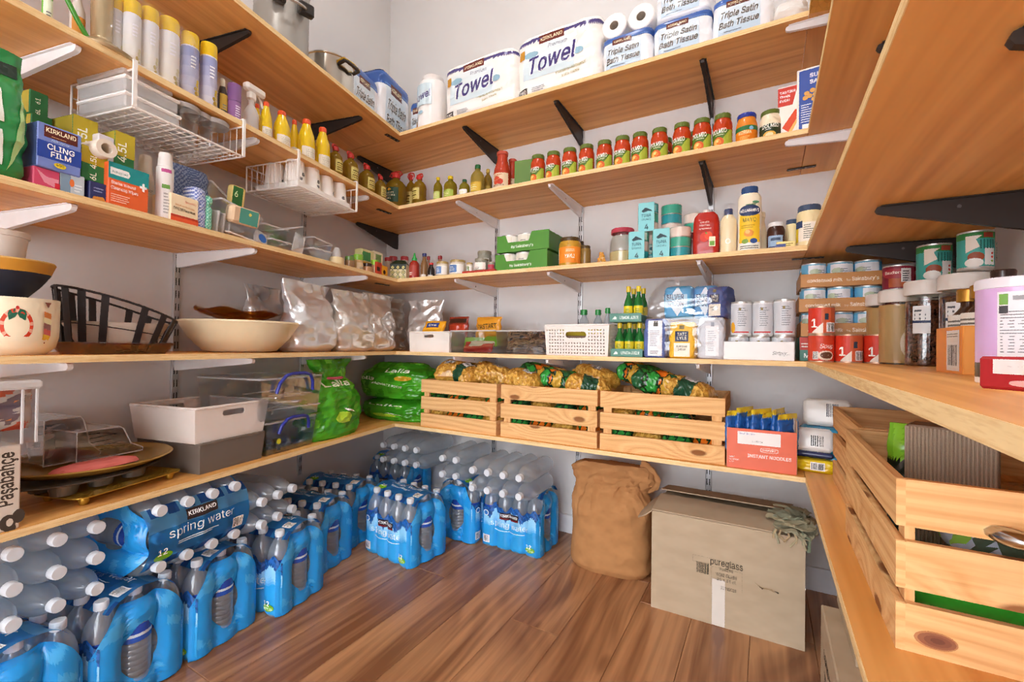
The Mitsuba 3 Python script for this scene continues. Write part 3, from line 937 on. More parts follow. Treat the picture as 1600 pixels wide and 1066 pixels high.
def scrack(w, h):
    d = Dec(); d.rect(-w * .42, h * .02, w * .5, h * .97, '#3d57a6'); d.text('SUPER', -w * .05, h * .84, h * .06, '#ffffff', align=0, bold=True); d.text('SAVERS', -w * .05, h * .74, h * .06, '#ffffff', align=0, bold=True)
    for x, y in ((-.15, .6), (.05, .63), (-.05, .55), (.15, .56), (-.2, .53), (.1, .49)): d.ell(w * x, h * y, w * .1, h * .035, '#d9a55a')
    d.lines(-w * .35, h * .15, w * .1, h * .45, 8, '#c7cfe6', 5); d.rect(-w * .3, h * .04, w * .0, h * .12, '#f2f2f2'); return d


box_thing('cracker_box', 'blue and white cracker carton in the corner beside the red and white carton', 'food box', 'B', 2, 1252, 1286, 104, .08, '#ece9e2', scrack, .03, turn=-.08, w=.085)

# oils at the left end
OILC = '#a8942a'


def oil_lab(c, z0=.25, z1=.6, tx=None):
    def f(r, h):
        d = Dec(.0003); d.rect(-1.1 * r, z0 * h, 1.1 * r, z1 * h, c, 10)
        d.lines(-.7 * r, (z0 + .05) * h, .7 * r, (z1 - .05) * h, 3, '#d8d2a0' if c != '#d8d2a0' else '#667744', 3)
        return d
    return f


OB = [(674, 688, 275, 'small bottle of yellow oil with a yellow cap, leftmost of the small bottles', '#b5a32e', '#d6b928', '#b7c46a'), (690, 711, 272, 'rounder bottle of yellow oil with a yellow cap', '#b5a32e', '#d6b928', '#9db04a'),
      (714, 731, 278, 'small yellow green bottle with a dark green cap', '#b3a83c', '#28533a', '#e8e6e2'), (732, 754, 254, 'tall bottle of pale yellow cordial with a green cap', '#cdbb62', '#2b6238', '#c9a83a'), (752, 766, 262, 'yellowish bottle half hidden behind the pale cordial bottle', '#b59a45', '#b59a45', '#a58c3a')]
for i, (a, b, y, l, bc, cc, lc) in enumerate(OB):
    round_thing('oil_bottle', l, 'bottle', 'B', 2, a, b, y, oil_segs(bc, cc, .36, .58), oil_lab(lc, .1, .4), .03 if i != 4 else .11, 'small oil and cordial bottles')


def passata(r, h):
    d = Dec(.0003); d.rect(-1.3 * r, .05 * h, 1.3 * r, .42 * h, '#d9c0a0', 10); d.ell(-.2 * r, .24 * h, .5 * r, .1 * h, '#c2452a'); d.ell(.3 * r, .2 * h, .35 * r, .07 * h, '#b5331d'); d.text('Passata', 0, .1 * h, .05 * h, '#5a2a1a', 1.4 * r); d.lines(-.6 * r, .34 * h, .6 * r, .4 * h, 2, '#a5663c'); return d


PB = [('body', '#a8361f', 'gloss', [(0, 0), (.92, 0), (1, .03), (1, .45), (.95, .55), (.75, .68), (.62, .78), (.6, .93), (0, .93)]), ('cap', '#b4503e', 'gloss', [(.6, .92), (.68, .925), (.68, .99), (.64, 1), (0, 1)])]
round_thing('passata_bottle', 'tall bottle of red passata beside the green box', 'bottle', 'B', 2, 768, 795, 233, PB, passata, .03)
round_thing('passata_bottle', 'second bottle of red passata, half hidden behind the first', 'bottle', 'B', 2, 788, 807, 246, PB, passata, .11)
box_thing('green_carton', 'plain green carton to the left of the red sauce jars', 'food box', 'B', 2, 802, 832, 250, .12, '#5c7c3c', None, .08, turn=.15)

# five litre oil bottles run round the corner
BIGOIL = oil_segs('#b8952e', '#b8322e', .30, .60, capr=1.3)


def handle_oil(parts, r, h):
    pth = [(-.30 * r, 0, .90 * h), (-.75 * r, 0, .97 * h), (-.55 * r, 0, 1.03 * h), (0, 0, 1.05 * h), (.55 * r, 0, 1.03 * h), (.75 * r, 0, .97 * h), (.30 * r, 0, .90 * h)]
    return parts + [('handle', ply(tube(pth, .0045, 6, c='#b8322e'), 'gloss'))]


def bigoil(label, S, x0, x1, yt, gap, turn=0.0, lc='#c7b86a', k=2, capc=None):
    c, r, h = cyl(S, k, x0, x1, yt, gap)
    parts = handle_oil(seg_parts(BIGOIL, r, h * .96), r, h * .96)
    d = Dec(.0003); d.rect(-.9 * r, .2 * h, .9 * r, .55 * h, lc, 8)
    if lc == '#23402a': d.ell(0, .5 * h, .2 * r, .03 * h, '#d8a53a'); d.text('FINEST', 0, .40 * h, .04 * h, '#f2ead0', r); d.text('VEGETABLE', 0, .34 * h, .04 * h, '#f2ead0', 1.2 * r); d.text('OIL', 0, .27 * h, .045 * h, '#f2ead0', .5 * r)
    else: d.lines(-.7 * r, .25 * h, .7 * r, .5 * h, 4, '#5e4f1a', 3)
    parts.append(lab(d, r))
    put('cooking_oil_bottle', parts, TR(c, SURF[S][3] + turn), label, 'bottle', 'large cooking oil bottles with red caps')


for i, (x0, x1, yt) in enumerate([(507, 531, 223), (530, 556, 234), (556, 582, 253), (581, 600, 271)]):
    bigoil(f'{ORD[i]} large oil bottle to the right of the yellow squeezy bottles', 'L', x0, x1, yt, .04, .1)
bigoil('large oil bottle with a dark green label at the back left corner', 'B', 598, 632, 263, .03, .1, '#23402a')
bigoil('large oil bottle to the right of the one with the dark green label', 'B', 630, 647, 268, .17, .1)
bigoil('rounded large oil bottle with a red cap nearest the small oil bottles', 'B', 641, 663, 269, .04, -.2)


# ================================================================ middle shelf, back run
SRI = [('body', '#9c2a1e', 'gloss', [(0, 0), (.95, 0), (1, .03), (1, .55), (.85, .62), (.5, .68), (.45, .72), (0, .72)]), ('cap', '#2f9a44', 'gloss', [(.5, .70), (.52, .78), (.3, .84), (.14, .98), (.1, 1), (0, 1)])]
BOT = lambda b, c, nk=.38: [('body', b, 'gloss', [(0, 0), (.95, 0), (1, .03), (1, .5), (.85, .62), (nk, .76), (nk, .88), (0, .88)]), ('cap', c, 'gloss', [(nk, .86), (nk + .12, .865), (nk + .12, .99), (nk, 1), (0, 1)])]


def plain_lab(c, z0=.12, z1=.5, ink='#777777', tx=None, tc='#333333', arc=1.2):
    def f(r, h):
        d = Dec(.0003); d.rect(-arc * r, z0 * h, arc * r, z1 * h, c, 10)
        if tx: d.text(tx, 0, (z0 + z1) / 2 * h, .25 * (z1 - z0) * h, tc, 1.3 * r, bold=True)
        d.lines(-.6 * r, (z0 + .04) * h, .6 * r, ((z0 + z1) / 2 - .03) * h, 2, ink, 3)
        return d
    return f


def half_lab(c, c2):
    def f(r, h):
        d = Dec(.0003); d.rect(-1.4 * r, .15 * h, 1.4 * r, .72 * h, c, 10); d.rect(-.7 * r, .2 * h, .5 * r, .66 * h, c2, 6); d.lines(-.5 * r, .3 * h, .3 * r, .6 * h, 4, '#d8dfe6', 6)
        return d
    return f


# carton with a black and yellow lattice, corner
c, r, h = cyl('B', 3, 611, 637, 404, .03)
w = 2 * r
g = rbox(w, w, h * .74, .002, '#e9dfb4')
roof = trimesh.convex.convex_hull(np.array([(x * w / 2, y * w / 2, h * .74) for x in (-1, 1) for y in (-1, 1)] + [(x * w * .3, 0, h * .98) for x in (-1, 1)]))
g = g + G(roof.vertices, roof.faces, col('#22301f'))
d = Dec(.0003); d.rect(-w * .5, h * .5, w * .5, h * .74, '#1f2b20')
for i in range(3):
    for j in range(3):
        x, z = (i - 1) * w * .33, h * (.14 + j * .22); q = w * .15
        d.poly([(x, z - q), (x + q, z), (x, z + q), (x - q, z)], '#2a351f'); d.poly([(x, z - q * .7), (x + q * .7, z), (x, z + q * .7), (x - q * .7, z)], '#e8dc8a'); d.poly([(x, z - q * .3), (x + q * .3, z), (x, z + q * .3), (x - q * .3, z)], '#2a351f')
put('lattice_carton', [('carton', ply(g, 'satin')), ('print', ply(d.front(-w / 2 - .0002), 'satin', 0))], TR(c, .5), 'small carton with a black and yellow diamond lattice in the back left corner', 'food carton')
for i, (a, b, y, l) in enumerate([(599, 611, 402, 'clear jar with a red lid left of the lattice carton'), (606, 620, 400, 'clear jar with a red lid behind the lattice carton'), (624, 637, 400, 'clear jar with a red lid between the lattice carton and the chilli sauce')]):
    round_thing('red_lid_jar', l, 'jar', 'B', 3, a, b, y, jar_segs('#c4b7ab', '#a83236', .9), plain_lab('#d8cfc2'), (.1, .16, .16)[i])
round_thing('chilli_sauce_bottle', 'red chilli sauce bottle with a green pointed cap', 'bottle', 'B', 3, 638, 654, 394, SRI, plain_lab('#a8453a', .1, .5, '#e8d8d0'), .02)
round_thing('vinegar_bottle', 'brown bottle with a dark blue cap beside the chilli sauce', 'bottle', 'B', 3, 656, 667, 395, BOT('#7d5a36', '#2b2f63', .5), plain_lab('#e3ddd2', .02, .14), .03)
round_thing('soy_sauce_bottle', 'small black sauce bottle with a bright red cap', 'bottle', 'B', 3, 667, 678, 410, BOT('#1f1815', '#c92a26', .5), plain_lab('#d8d3cb', .02, .14), .02)
for i, (a, b, y, l) in enumerate([(664, 672, 400, 'bottle with a dark red cap behind the small black sauce bottle'), (681, 691, 399, 'bottle with a dark red cap behind the blue labelled jars')]):
    round_thing('sauce_bottle', l, 'bottle', 'B', 3, a, b, y, BOT('#8f6a55', '#8f2a2c', .55), None, .14)
for i, (a, b, y, l, lc) in enumerate([(680, 700, 408, 'jar with gold lid and white and blue label, left of a matching larger one', '#5b7fb5'), (701, 727, 405, 'larger jar with gold lid and white and blue label', '#4f74ad'), (727, 738, 410, 'small gold lidded jar between the blue labelled jar and the red tray', '#7a8a5a')]):
    round_thing('gold_lid_jar', l, 'jar', 'B', 3, a, b, y, jar_segs('#cfc6b0', '#a8905c', .88), half_lab('#e6e4de', lc), .03)
p, w, h = boxat('B', 3, 722, 773, 422, .01)
tr = rbox(w, .20, .012, .002, '#b0382c')
put('red_tray', [('', ply(tr, 'satin'))], TR(p + np.array([0, .10, 0])), 'flat red cardboard tray under the preserve jars', 'tray')
zt = ZT[3] + .0125
for i, (a, b, y, l, lid, gp, z0_) in enumerate([(740, 762, 403, 'preserve jar with a white label on the red tray', '#8b8574', .02, zt), (744, 767, 391, 'preserve jar stacked on top of the others on the red tray', '#8b8574', .10, zt), (761, 773, 409, 'preserve jar with a red label at the right of the red tray', '#a39a86', .03, zt)]):
    round_thing('preserve_jar', l, 'jar', 'B', 3, a, b, y, jar_segs('#8c8a7c', lid, .9), plain_lab(['#ece6dc', '#d8d6cf', '#b23a4a'][i], .1, .66), gp, z0=z0_)


# open fronted green cartons with cans, two high
def green_tray(w, dpt, h):
    lo = h * .42
    P = [(-w / 2, 0), (w / 2, 0), (w / 2, h), (w * .18, h), (w * .12, lo + h * .1), (-w * .28, lo + h * .1), (-w * .33, h * .92), (-w / 2, h * .92)]
    th = .003
    front = slab(P, th, '#4f8a35', 'y').at(y=-dpt / 2)
    back = slab([(-w / 2, 0), (w / 2, 0), (w / 2, h), (-w / 2, h)], th, '#477c30', 'y').at(y=dpt / 2 - th)
    sd = G()
    for x in (-w / 2, w / 2 - th): sd = sd + rbox(th, dpt, h * .95, .0005, '#437a2e').at(x=x + th / 2)
    bot = rbox(w, dpt, th, .0005, '#437a2e')
    d = Dec(.0003); d.text("by Sainsbury's", 0, h * .2, h * .14, '#e9efe2', w * .42, bold=True)
    return [('tray', ply(front + back + sd + bot, 'satin', 20)), ('print', ply(d.front(-dpt / 2 - .0004), 'satin', 0))]


p, w, h = boxat('B', 3, 774, 855, 394, .03)
h = .088; w2 = w
parts = green_tray(w2, .20, h)
zc = ZT[3] + .004
ct = 0
canlab = lambda c, c2: (lambda r, h: Dec(.0003).rect(-2.4 * r, .06 * h, 2.4 * r, .94 * h, c, 16).rect(-.8 * r, .1 * h, .7 * r, .9 * h, c2, 6).lines(-.5 * r, .3 * h, .4 * r, .7 * h, 3, '#8d8d86', 4))
for lev in (0, 1):
    zb = ZT[3] + .001 + lev * (h + .002)
    put('green_carton_tray', parts, TR((p[0] + lev * .008, p[1] + .10, zb)), f'{["lower", "upper"][lev]} of two stacked green open fronted cartons of cans', 'carton', 'green cartons of cans')
    rr = w2 / 3 * .46
    for i in range(3):
        hc = h - .006
        pr_ = seg_parts(can_segs('#d9d6cc'), rr, hc, 22) + [lab(canlab('#e2dfd6' if i < 2 else '#c9c04a', '#d8d4c6' if i < 2 else '#e4e0d2')(rr, hc), rr, name='print')]
        put('food_can', pr_, TR((p[0] + lev * .008 + (i - 1) * w2 / 3 * .965, p[1] + .045, zb + .0035), .2 * i), f'{["left", "middle", "right"][i]} can in the {["lower", "upper"][lev]} green carton', 'can', 'cans in the green cartons')

OLIVE = lambda b, l: jar_segs(b, l, .84, sh=.80)


def orange_jar_lab(r, h):
    d = Dec(.0004); d.rect(-1.5 * r, .12 * h, 1.5 * r, .66 * h, '#e3872a', 12); d.rect(-1.5 * r, .14 * h, -.9 * r, .60 * h, '#efe7dc', 4); d.bars(-1.45 * r, .15 * h, -.95 * r, .3 * h, 4); d.text('YAYLI', .35 * r, .28 * h, .12 * h, '#fff3e0', .9 * r, bold=True)
    d.lines(.0, .5 * h, .8 * r, .6 * h, 2, '#f6d8b0', 2); return d


round_thing('pickle_jar', 'large jar of yellow pickles with an orange label and dark lid', 'jar', 'B', 3, 872, 907, 369, OLIVE('#b98a2c', '#4a3a22'), orange_jar_lab, .03)
round_thing('pickle_jar', 'jar of pickles with a dark lid behind the orange labelled jar', 'jar', 'B', 3, 893, 912, 376, OLIVE('#8f7a34', '#3c3322'), None, .16)
round_thing('pickle_jar', 'smaller olive jar right of the orange labelled jar', 'jar', 'B', 3, 905, 922, 383, OLIVE('#7d6330', '#4a3a22'), None, .08)
p, w, h = boxat('B', 3, 928, 945, 388, .06)
kg = G(); q = random.Random(3)
ic = trimesh.creation.icosphere(1, .0042)
for i in range(150):
    z = q.random() ** 1.4 * h * .75; rr = (1 - z / h) * w * .5
    a = q.random() * 6.28; b = q.random() ** .5 * rr
    kg = kg + G(np.array(ic.vertices) + [b * math.cos(a), b * math.sin(a) * .7, z + .004], ic.faces, col(q.choice(['#e0a22e', '#c98520', '#e8b84a'])))
k_ = put('popcorn_bag', [('kernels', ply(kg, 'gloss', 60)), ('bag', ply(sack(w * 1.25, h * 1.0, w, [(0, .9), (.5, .8), (.8, .3), (1, .5)], [(0, .9), (.5, .7), (.8, .25), (1, .4)], '#ffffff', 4, .004, 40), 'film_clear', 60))], TR(p + np.array([0, .03, 0])), 'small clear bag of popcorn kernels beside the jars', 'bag')
labels[k_ + '__kernels'] = {'kind': 'stuff', 'label': 'golden kernels'}

# big glass jar
c, r, h = cyl('B', 3, 951, 992, 354, .05)
parts = [('glass', ply(lathe([(0, 0, '#ffffff'), (r * .9, 0), (r, .01), (r, h * .62), (r * .92, h * .76), (r * .82, h * .84), (r * .82, h * .9)], 28), 'glass')),
         ('grain', ply(lathe([(0, .004, '#c9b98a'), (r * .93, .004), (r * .95, .02), (r * .95, h * .34), (r * .5, h * .40), (0, h * .36)], 24).map(lambda v: v + (vnoise(v, 30, 2)[:, None] - .5) * .012 * (v[:, 2:3] > h * .3)), 'matte', 60)),
         ('leaves', ply(lathe([(r * .92, h * .36, '#8b8a5c'), (r * .95, h * .5), (r * .9, h * .7), (r * .8, h * .8)], 24).map(lambda v: v * (1 - .10 * vnoise(v, 55, 6)[:, None] * np.array([1, 1, 0]))), 'frosted_plastic', 60)),
         ('lid', ply(lathe([(r * .8, h * .87, '#a83a4a'), (r * .9, h * .875), (r * .9, h * .97), (r * .85, h), (0, h)], 28), 'gloss'))]
put('storage_jar', parts, TR(c), 'big glass storage jar with grain and a dark red lid', 'jar')


# canned tuna: four-packs in a turquoise card and single cans
def tuna_parts(r, h, c, c2):
    return seg_parts(can_segs(c, 'gloss', '#b8b4ac'), r, h, 22) + [lab(Dec(.0003).rect(-.9 * r, .12 * h, .6 * r, .88 * h, c2, 6).ell(-.2 * r, .5 * h, .35 * r, .2 * h, '#24616b').lines(.0, .2 * h, .5 * r, .8 * h, 3, '#dfe8e6', 5), r, name='print')]


tr_, th_ = .0415, .040
tk = lambda v: once(('tuna', v), lambda: tuna_parts(tr_, th_, ['#2f8f96', '#d9c7bb', '#3f9d84'][v], ['#5fb5bb', '#e8dcd0', '#cfe3d8'][v]))


def tuna_card(r, h, n):
    H = n * h
    w = r * 1.55
    d = Dec(.0004)
    d.poly([(-w * .30, H * .72), (-w * .05, H * .83), (w * .28, H * .74), (w * .38, H * .68), (w * .1, H * .70), (-w * .2, H * .66)], '#15323a')
    d.text('TUNA', 0, H * .50, H * .10, '#1f5a66', w * .62, bold=True); d.text('CHUNKS', 0, H * .38, H * .07, '#1f5a66', w * .6); d.text('4', w * .02, H * .07, H * .17, '#17424c', bold=True)
    card = rbox(w, .0012, H * .99, .0003, '#7fc6cb')
    return [('card', ply(card.at(y=-r - .002) + rbox(w * .9, r * 1.9, .0012, .0003, '#7fc6cb').at(z=H + .0006), 'satin', 20)), ('print', ply(d.front(-r - .0029), 'satin', 0))]


TU = [(985, 1010, 3, 0, .03, 0, 'front left'), (1024, 1047, 3, 0, .03, 0, 'front middle'), (1002, 1022, 3, 3, .06, 1, 'upper left')]
stack = []
for x0, x1, n, lift, gp, vv, l in TU:
    c, r, h = cyl('B', 3, x0 - 3, x1 + 1, 363, gp)
    stack.append(c)
    key = None
    for j in range(n):
        if lift and j == 0: continue
    put('tuna_multipack_card', tuna_card(tr_, th_, 3), TR(c + np.array([0, 0, (lift * th_ + .0006 * lift)]), .05), f'turquoise card wrapped round the {l} stack of tuna cans', 'packaging', 'tuna multipack cards')
    for j in range(3):
        put('tuna_can', tk((j + vv) % 3), TR(c + np.array([0, 0, (j + lift) * (th_ + .0004)]), .3 * j), f'{["lowest", "middle", "topmost"][j]} tuna can of the {l} carded stack', 'can', 'tuna cans')
tcols = [('B', 1011, 1028, .06, 3, 'stack between the two front cards'), ('B', 1030, 1058, .055, 6, 'tall stack'), ('B', 1050, 1066, .10, 5, 'rear right stack'), ('B', 1046, 1064, .015, 2, 'front right stack')]
base = cyl('B', 3, 1035, 1060, 330, .12)[0]
for i, (dx, dy, n, l) in enumerate([(-.088, -.004, 3, 'stack between the carded stacks'), (0.0, 0.0, 6, 'tall stack behind the cards'), (.088, .03, 5, 'rear right stack'), (.05, -.09, 3, 'front right stack')]):
    for j in range(n):
        put('tuna_can', tk((j * 2 + i) % 3), TR(base + np.array([dx, dy, j * (th_ + .0004)]), .7 * j + i), f'{ORD[j]} tuna can from the shelf in the {l}', 'can', 'tuna cans')


# squeezy bottles
def oval(parts, sy):
    return parts


def squeezy(r, h, c, cap, ch=.12, sy=.6, sh=.78, neck=.55):
    b = lathe([(0, 0, c), (.9 * r, 0), (r, .03 * h), (r * .96, .3 * h), (r, .5 * h), (r * .97, sh * h), (r * .8, (sh + .06) * h), (neck * r, (1 - ch) * h), (0, (1 - ch) * h)], 28)
    b = b.map(lambda v: v * np.array([1, sy, 1]))
    k = lathe([(neck * r * 1.05, (1 - ch - .02) * h, cap), (neck * r * 1.05, h * .985), (neck * r * .95, h), (0, h)], 24).map(lambda v: v * np.array([1, max(sy, .75), 1]))
    return [('body', ply(b, 'gloss')), ('cap', ply(k, 'gloss'))]


def flat_lab(dec, r, sy=.6):
    g = dec.wrap(r * 1.012); return ply(g.map(lambda v: v * np.array([1, sy, 1])), 'satin', 0)


c, r, h = cyl('B', 3, 1082, 1123, 328, .03)
b = rbox(2 * r, r * 1.1, h, .012, '#a32018'); b.v[:, 0] *= 1 - .35 * np.clip((b.v[:, 2] / h - .75) / .25, 0, 1)
b = sack(2 * r, h, r * 1.2, [(0, .95), (.03, 1), (.75, 1), (.9, .9), (1, .6)], [(0, .9), (.05, 1), (.8, .95), (1, .5)], '#a62319', 3, .0008, 10, 40, 24, .5)
d = Dec(.0008); d.text('tomato', -r * .1, h * .74, h * .045, '#f3ddd4', r * .7); d.text('ketchup', -r * .1, h * .67, h * .045, '#f3ddd4', r * .75); d.text("by Sainsbury's", -r * .05, h * .60, h * .03, '#f3ddd4', r * .9, bold=True)
d.ell(-.1 * r, h * .42, r * .36, h * .11, '#c9301c'); d.ell(.2 * r, h * .45, r * .3, h * .09, '#d8461f'); d.poly([(-.05 * r, h * .54), (.15 * r, h * .50), (.0, h * .48)], '#5f8a2c')
d.rect(.25 * r, h * .2, .72 * r, h * .42, '#e9d9b8', 2, 2); d.rect(.3 * r, h * .22, .66 * r, h * .32, '#6a9a3c', 2, 2)
cp = lathe([(r * .3, h * .98, '#c9c4bf'), (r * .32, h * 1.06), (0, h * 1.07)], 16)
put('ketchup_bottle', [('body', ply(b, 'gloss', 60)), ('print', ply(drape(d, b, .001), 'satin', 0)), ('cap', ply(cp, 'gloss'))], TR(c, .05), 'large red squeezy ketchup bottle', 'bottle')
c2, r2, h2 = cyl('B', 3, 1066, 1086, 362, .08)
b = sack(2 * r2, h2, r2 * 1.1, [(0, .95), (.03, 1), (.75, 1), (1, .55)], [(0, .9), (.05, 1), (.8, .95), (1, .5)], '#5a1c1c', 3, .0008, 10, 36, 20, .5)
d = Dec(.0008).text('brown sauce', 0, h2 * .7, h2 * .05, '#e8cfc0', r2 * 1.1).lines(-.5 * r2, h2 * .3, .5 * r2, h2 * .5, 3, '#b98a7a')
put('brown_sauce_bottle', [('body', ply(b, 'gloss', 60)), ('print', ply(drape(d, b, .001), 'satin', 0))], TR(c2, .05), 'dark red sauce bottle left of the ketchup', 'bottle')
c, r, h = cyl('B', 3, 1124, 1150, 316, .03)
parts = squeezy(r, h * .90, '#e2d3ac', '#2e4670', .13, .8, .74, .50)
parts.append(('clear_cap', ply(lathe([(r * .62, h * .76, '#ffffff'), (r * .66, h * .80), (r * .62, h * .96), (r * .5, h), (0, h)], 20), 'clear_plastic')))
d = Dec(.0006).ell(0, h * .24, r * .35, h * .055, '#f4efe2').ell(0, h * .24, r * .18, h * .03, '#e3d4ae')
parts.append(('label', flat_lab(d, r, .8)))
put('salad_cream_bottle', parts, TR(c), 'pale cream squeezy bottle under a clear cap beside the ketchup', 'bottle')


def mayo_dec(r, h):
    d = Dec(.0005); d.rect(-.95 * r, .12 * h, .95 * r, .56 * h, '#e6bd2c', 10); d.ell(0, .62 * h, 1.0 * r, .085 * h, '#27365e', 24); d.text("HELLMANN'S", 0, .60 * h, .045 * h, '#f4f1e8', 1.7 * r, bold=True)
    d.text('MAYO', 0, .45 * h, .06 * h, '#3f4a3a', 1.1 * r); d.lines(-.7 * r, .36 * h, .7 * r, .42 * h, 2, '#b58f1c', 3); d.ell(-.05 * r, .28 * h, .4 * r, .055 * h, '#d98f3c'); d.ell(-.15 * r, .30 * h, .2 * r, .03 * h, '#eeb96a')
    d.rect(-.95 * r, .03 * h, .95 * r, .14 * h, '#dfe0d6', 8); d.ell(-.35 * r, .16 * h, .28 * r, .035 * h, '#7a9a3c'); d.ell(.35 * r, .16 * h, .3 * r, .038 * h, '#2c4a86'); d.lines(-.8 * r, .05 * h, .8 * r, .11 * h, 2, '#6a6a60', 2)
    d.ell(.5 * r, .74 * h, .3 * r, .02 * h, '#5a8a6a'); d.lines(-.3 * r, .70 * h, .5 * r, .73 * h, 1, '#5a7a5a', 2); return d


c, r, h = cyl('B', 3, 1151, 1189, 288, .03)
parts = squeezy(r, h, '#e9dfc6', '#2b4a78', .13, .8, .83, .66)
parts.append(('label', flat_lab(mayo_dec(r, h), r, .8)))
put('mayonnaise_bottle', parts, TR(c, .03), 'big squeezy mayonnaise bottle with yellow label and blue cap', 'bottle')
round_thing('cream_bottle', 'cream coloured bottle half hidden behind the big mayonnaise bottle', 'bottle', 'B', 3, 1180, 1197, 330, BOT('#d9c9a6', '#d8cdb0', .6), None, .10)


def choc_lab(r, h):
    d = Dec(.0004); d.rect(-1.0 * r, .14 * h, .8 * r, .52 * h, '#8fa9c4', 10); d.rect(-.6 * r, .34 * h, .5 * r, .44 * h, '#3d4f6a', 5); d.rect(-1.0 * r, .03 * h, .8 * r, .14 * h, '#2f3a6b', 10); d.text('ASDA', -.1 * r, .05 * h, .06 * h, '#d9dcea', r); return d


round_thing('chocolate_spread_jar', 'dark brown spread jar with a white lid and pale blue label', 'jar', 'B', 3, 1197, 1226, 346, jar_segs('#3a1f18', '#d8dadb', .80, sh=.74), choc_lab, .05)
MAYOJ = jar_segs('#e3d3a3', '#3d4d66', .84, sh=.78)


def mj(r, h):
    d = Dec(.0004); d.rect(-1.5 * r, .14 * h, 1.4 * r, .58 * h, '#e7dfcf', 12); d.rect(.55 * r, .14 * h, 1.4 * r, .58 * h, '#dcc42c', 5); d.rect(-1.5 * r, .14 * h, -1.0 * r, .52 * h, '#d9bd30', 4); d.rect(-1.4 * r, .46 * h, -.6 * r, .62 * h, '#2f3f66', 5); d.lines(-.5 * r, .2 * h, .4 * r, .55 * h, 7, '#8d8d80', 3); return d


round_thing('mayonnaise_jar', 'large mayonnaise jar with a dark blue lid at the right end', 'jar', 'B', 3, 1243, 1284, 318, MAYOJ, mj, .03)
round_thing('mayonnaise_jar', 'smaller mayonnaise jar behind the chocolate spread', 'jar', 'B', 3, 1226, 1248, 342, MAYOJ, None, .10)
box_thing('yellow_label_tray', 'low yellow and white card tray in front of the mayonnaise jars', 'tray', 'B', 3, 1213, 1243, 384, .03, '#e3d28a', lambda w, h: Dec().rect(-w * .5, 0, 0, h * .6, '#3a4680').lines(0, h * .2, w * .4, h * .8, 2, '#8d7a2a'), .012, h=.022)

# ================================================================ second lowest shelf, back run
Z4 = ZT[4]


def open_bin(w, dpt, h, c, mat, taper=.05, th=.003, rim=.004, hole=None):
    """an open plastic tub with a rim and, at the front, a grip hole"""
    def wall(w0, w1, y0, y1):
        P = Polygon([(-w0 / 2, 0), (w0 / 2, 0), (w1 / 2, h), (-w1 / 2, h)])
        if hole: P = P.difference(Polygon(rrect(hole[0], hole[1], hole[1] * .45, 4, 0, hole[2])))
        g = slab(P, th, c, 'y')
        return g.map(lambda v: np.stack([v[:, 0], v[:, 1] + y0 + (y1 - y0) * v[:, 2] / h, v[:, 2]], 1))
    t = 1 - taper
    f = wall(w * t, w, -dpt / 2 * t, -dpt / 2)
    b = f.map(lambda v: v * np.array([1, -1, 1])); b.f = b.f[:, ::-1]
    hole_, hole = hole, None
    s = G()
    for sg in (-1, 1):
        P = Polygon([(-dpt * t / 2, 0), (dpt * t / 2, 0), (dpt / 2, h), (-dpt / 2, h)])
        q = slab(P, th, c, 'x')
        q = q.map(lambda v: np.stack([sg * (w * t / 2 + (w - w * t) / 2 * v[:, 2] / h) - (v[:, 0] if sg > 0 else -v[:, 0]), v[:, 1], v[:, 2]], 1))
        if sg > 0: q.f = q.f[:, ::-1]
        s = s + q
    bot = rbox(w * t, dpt * t, th, .001, c)
    R = tube([(x * w / 2, y * dpt / 2, h) for x, y in [(-1, -.96), (-.96, -1), (.96, -1), (1, -.96), (1, .96), (.96, 1), (-.96, 1), (-1, .96)]], rim, 6, True, c)
    return [('body', ply(f + b + s + bot, mat, 25)), ('rim', ply(R, 'frosted_plastic' if mat in ('clear_plastic', 'box_plastic') else mat, 60))]


BP, BW, BH = boxat('B', 4, 639, 702, 519, .03)
put('white_storage_box', open_bin(BW, .26, BH, '#e6e0d9', 'satin', .03, hole=(.065, .016, BH * .80)), TR(BP + np.array([0, .13, 0])), 'white plastic box with a grip hole holding snack packets', 'storage box')
B2, W2, H2 = boxat('B', 4, 703, 774, 517, .03)
put('clear_storage_box', open_bin(W2, .26, H2, '#ffffff', 'box_plastic', .03), TR(B2 + np.array([0, .13, 0])), 'translucent box of red and green packets beside the white box', 'storage box')
B3, W3, H3 = boxat('B', 4, 775, 849, 517, .03)
put('clear_storage_box', open_bin(W3, .26, H3, '#ffffff', 'box_plastic', .03), TR(B3 + np.array([0, .13, 0])), 'translucent box of brown packets left of the lattice basket', 'storage box')


def packet(w, h, t, c, seed, dec=None, mat='gloss', amp=.004, cfn=None, lie=False):
    g = sack(w, h, t, PILLOW_A, PILLOW_B, c, seed, amp, 26, 36, 22, .8, cfn=cfn)
    parts = [('pouch', ply(g, mat, 60))]
    if dec is not None: parts.append(('print', ply(drape(dec(w, h), g, .0016), mat, 0)))
    return parts


def blotch(cols, f=30, seed=1):
    cs = np.array([col(c) for c in cols])
    def fn(p, cc):
        n = vnoise(p, f, seed, 2)
        return cs[np.clip(((n - .25) * 2 * len(cs)).astype(int), 0, len(cs) - 1)]
    return fn


def bulbs(w, h):
    d = Dec(.0005); d.rect(-w * .3, h * .3, w * .3, h * .7, '#2c3c7a', 3, 3); d.text('Oxo', 0, h * .42, h * .16, '#f4f0e0', w * .4, bold=True); return d


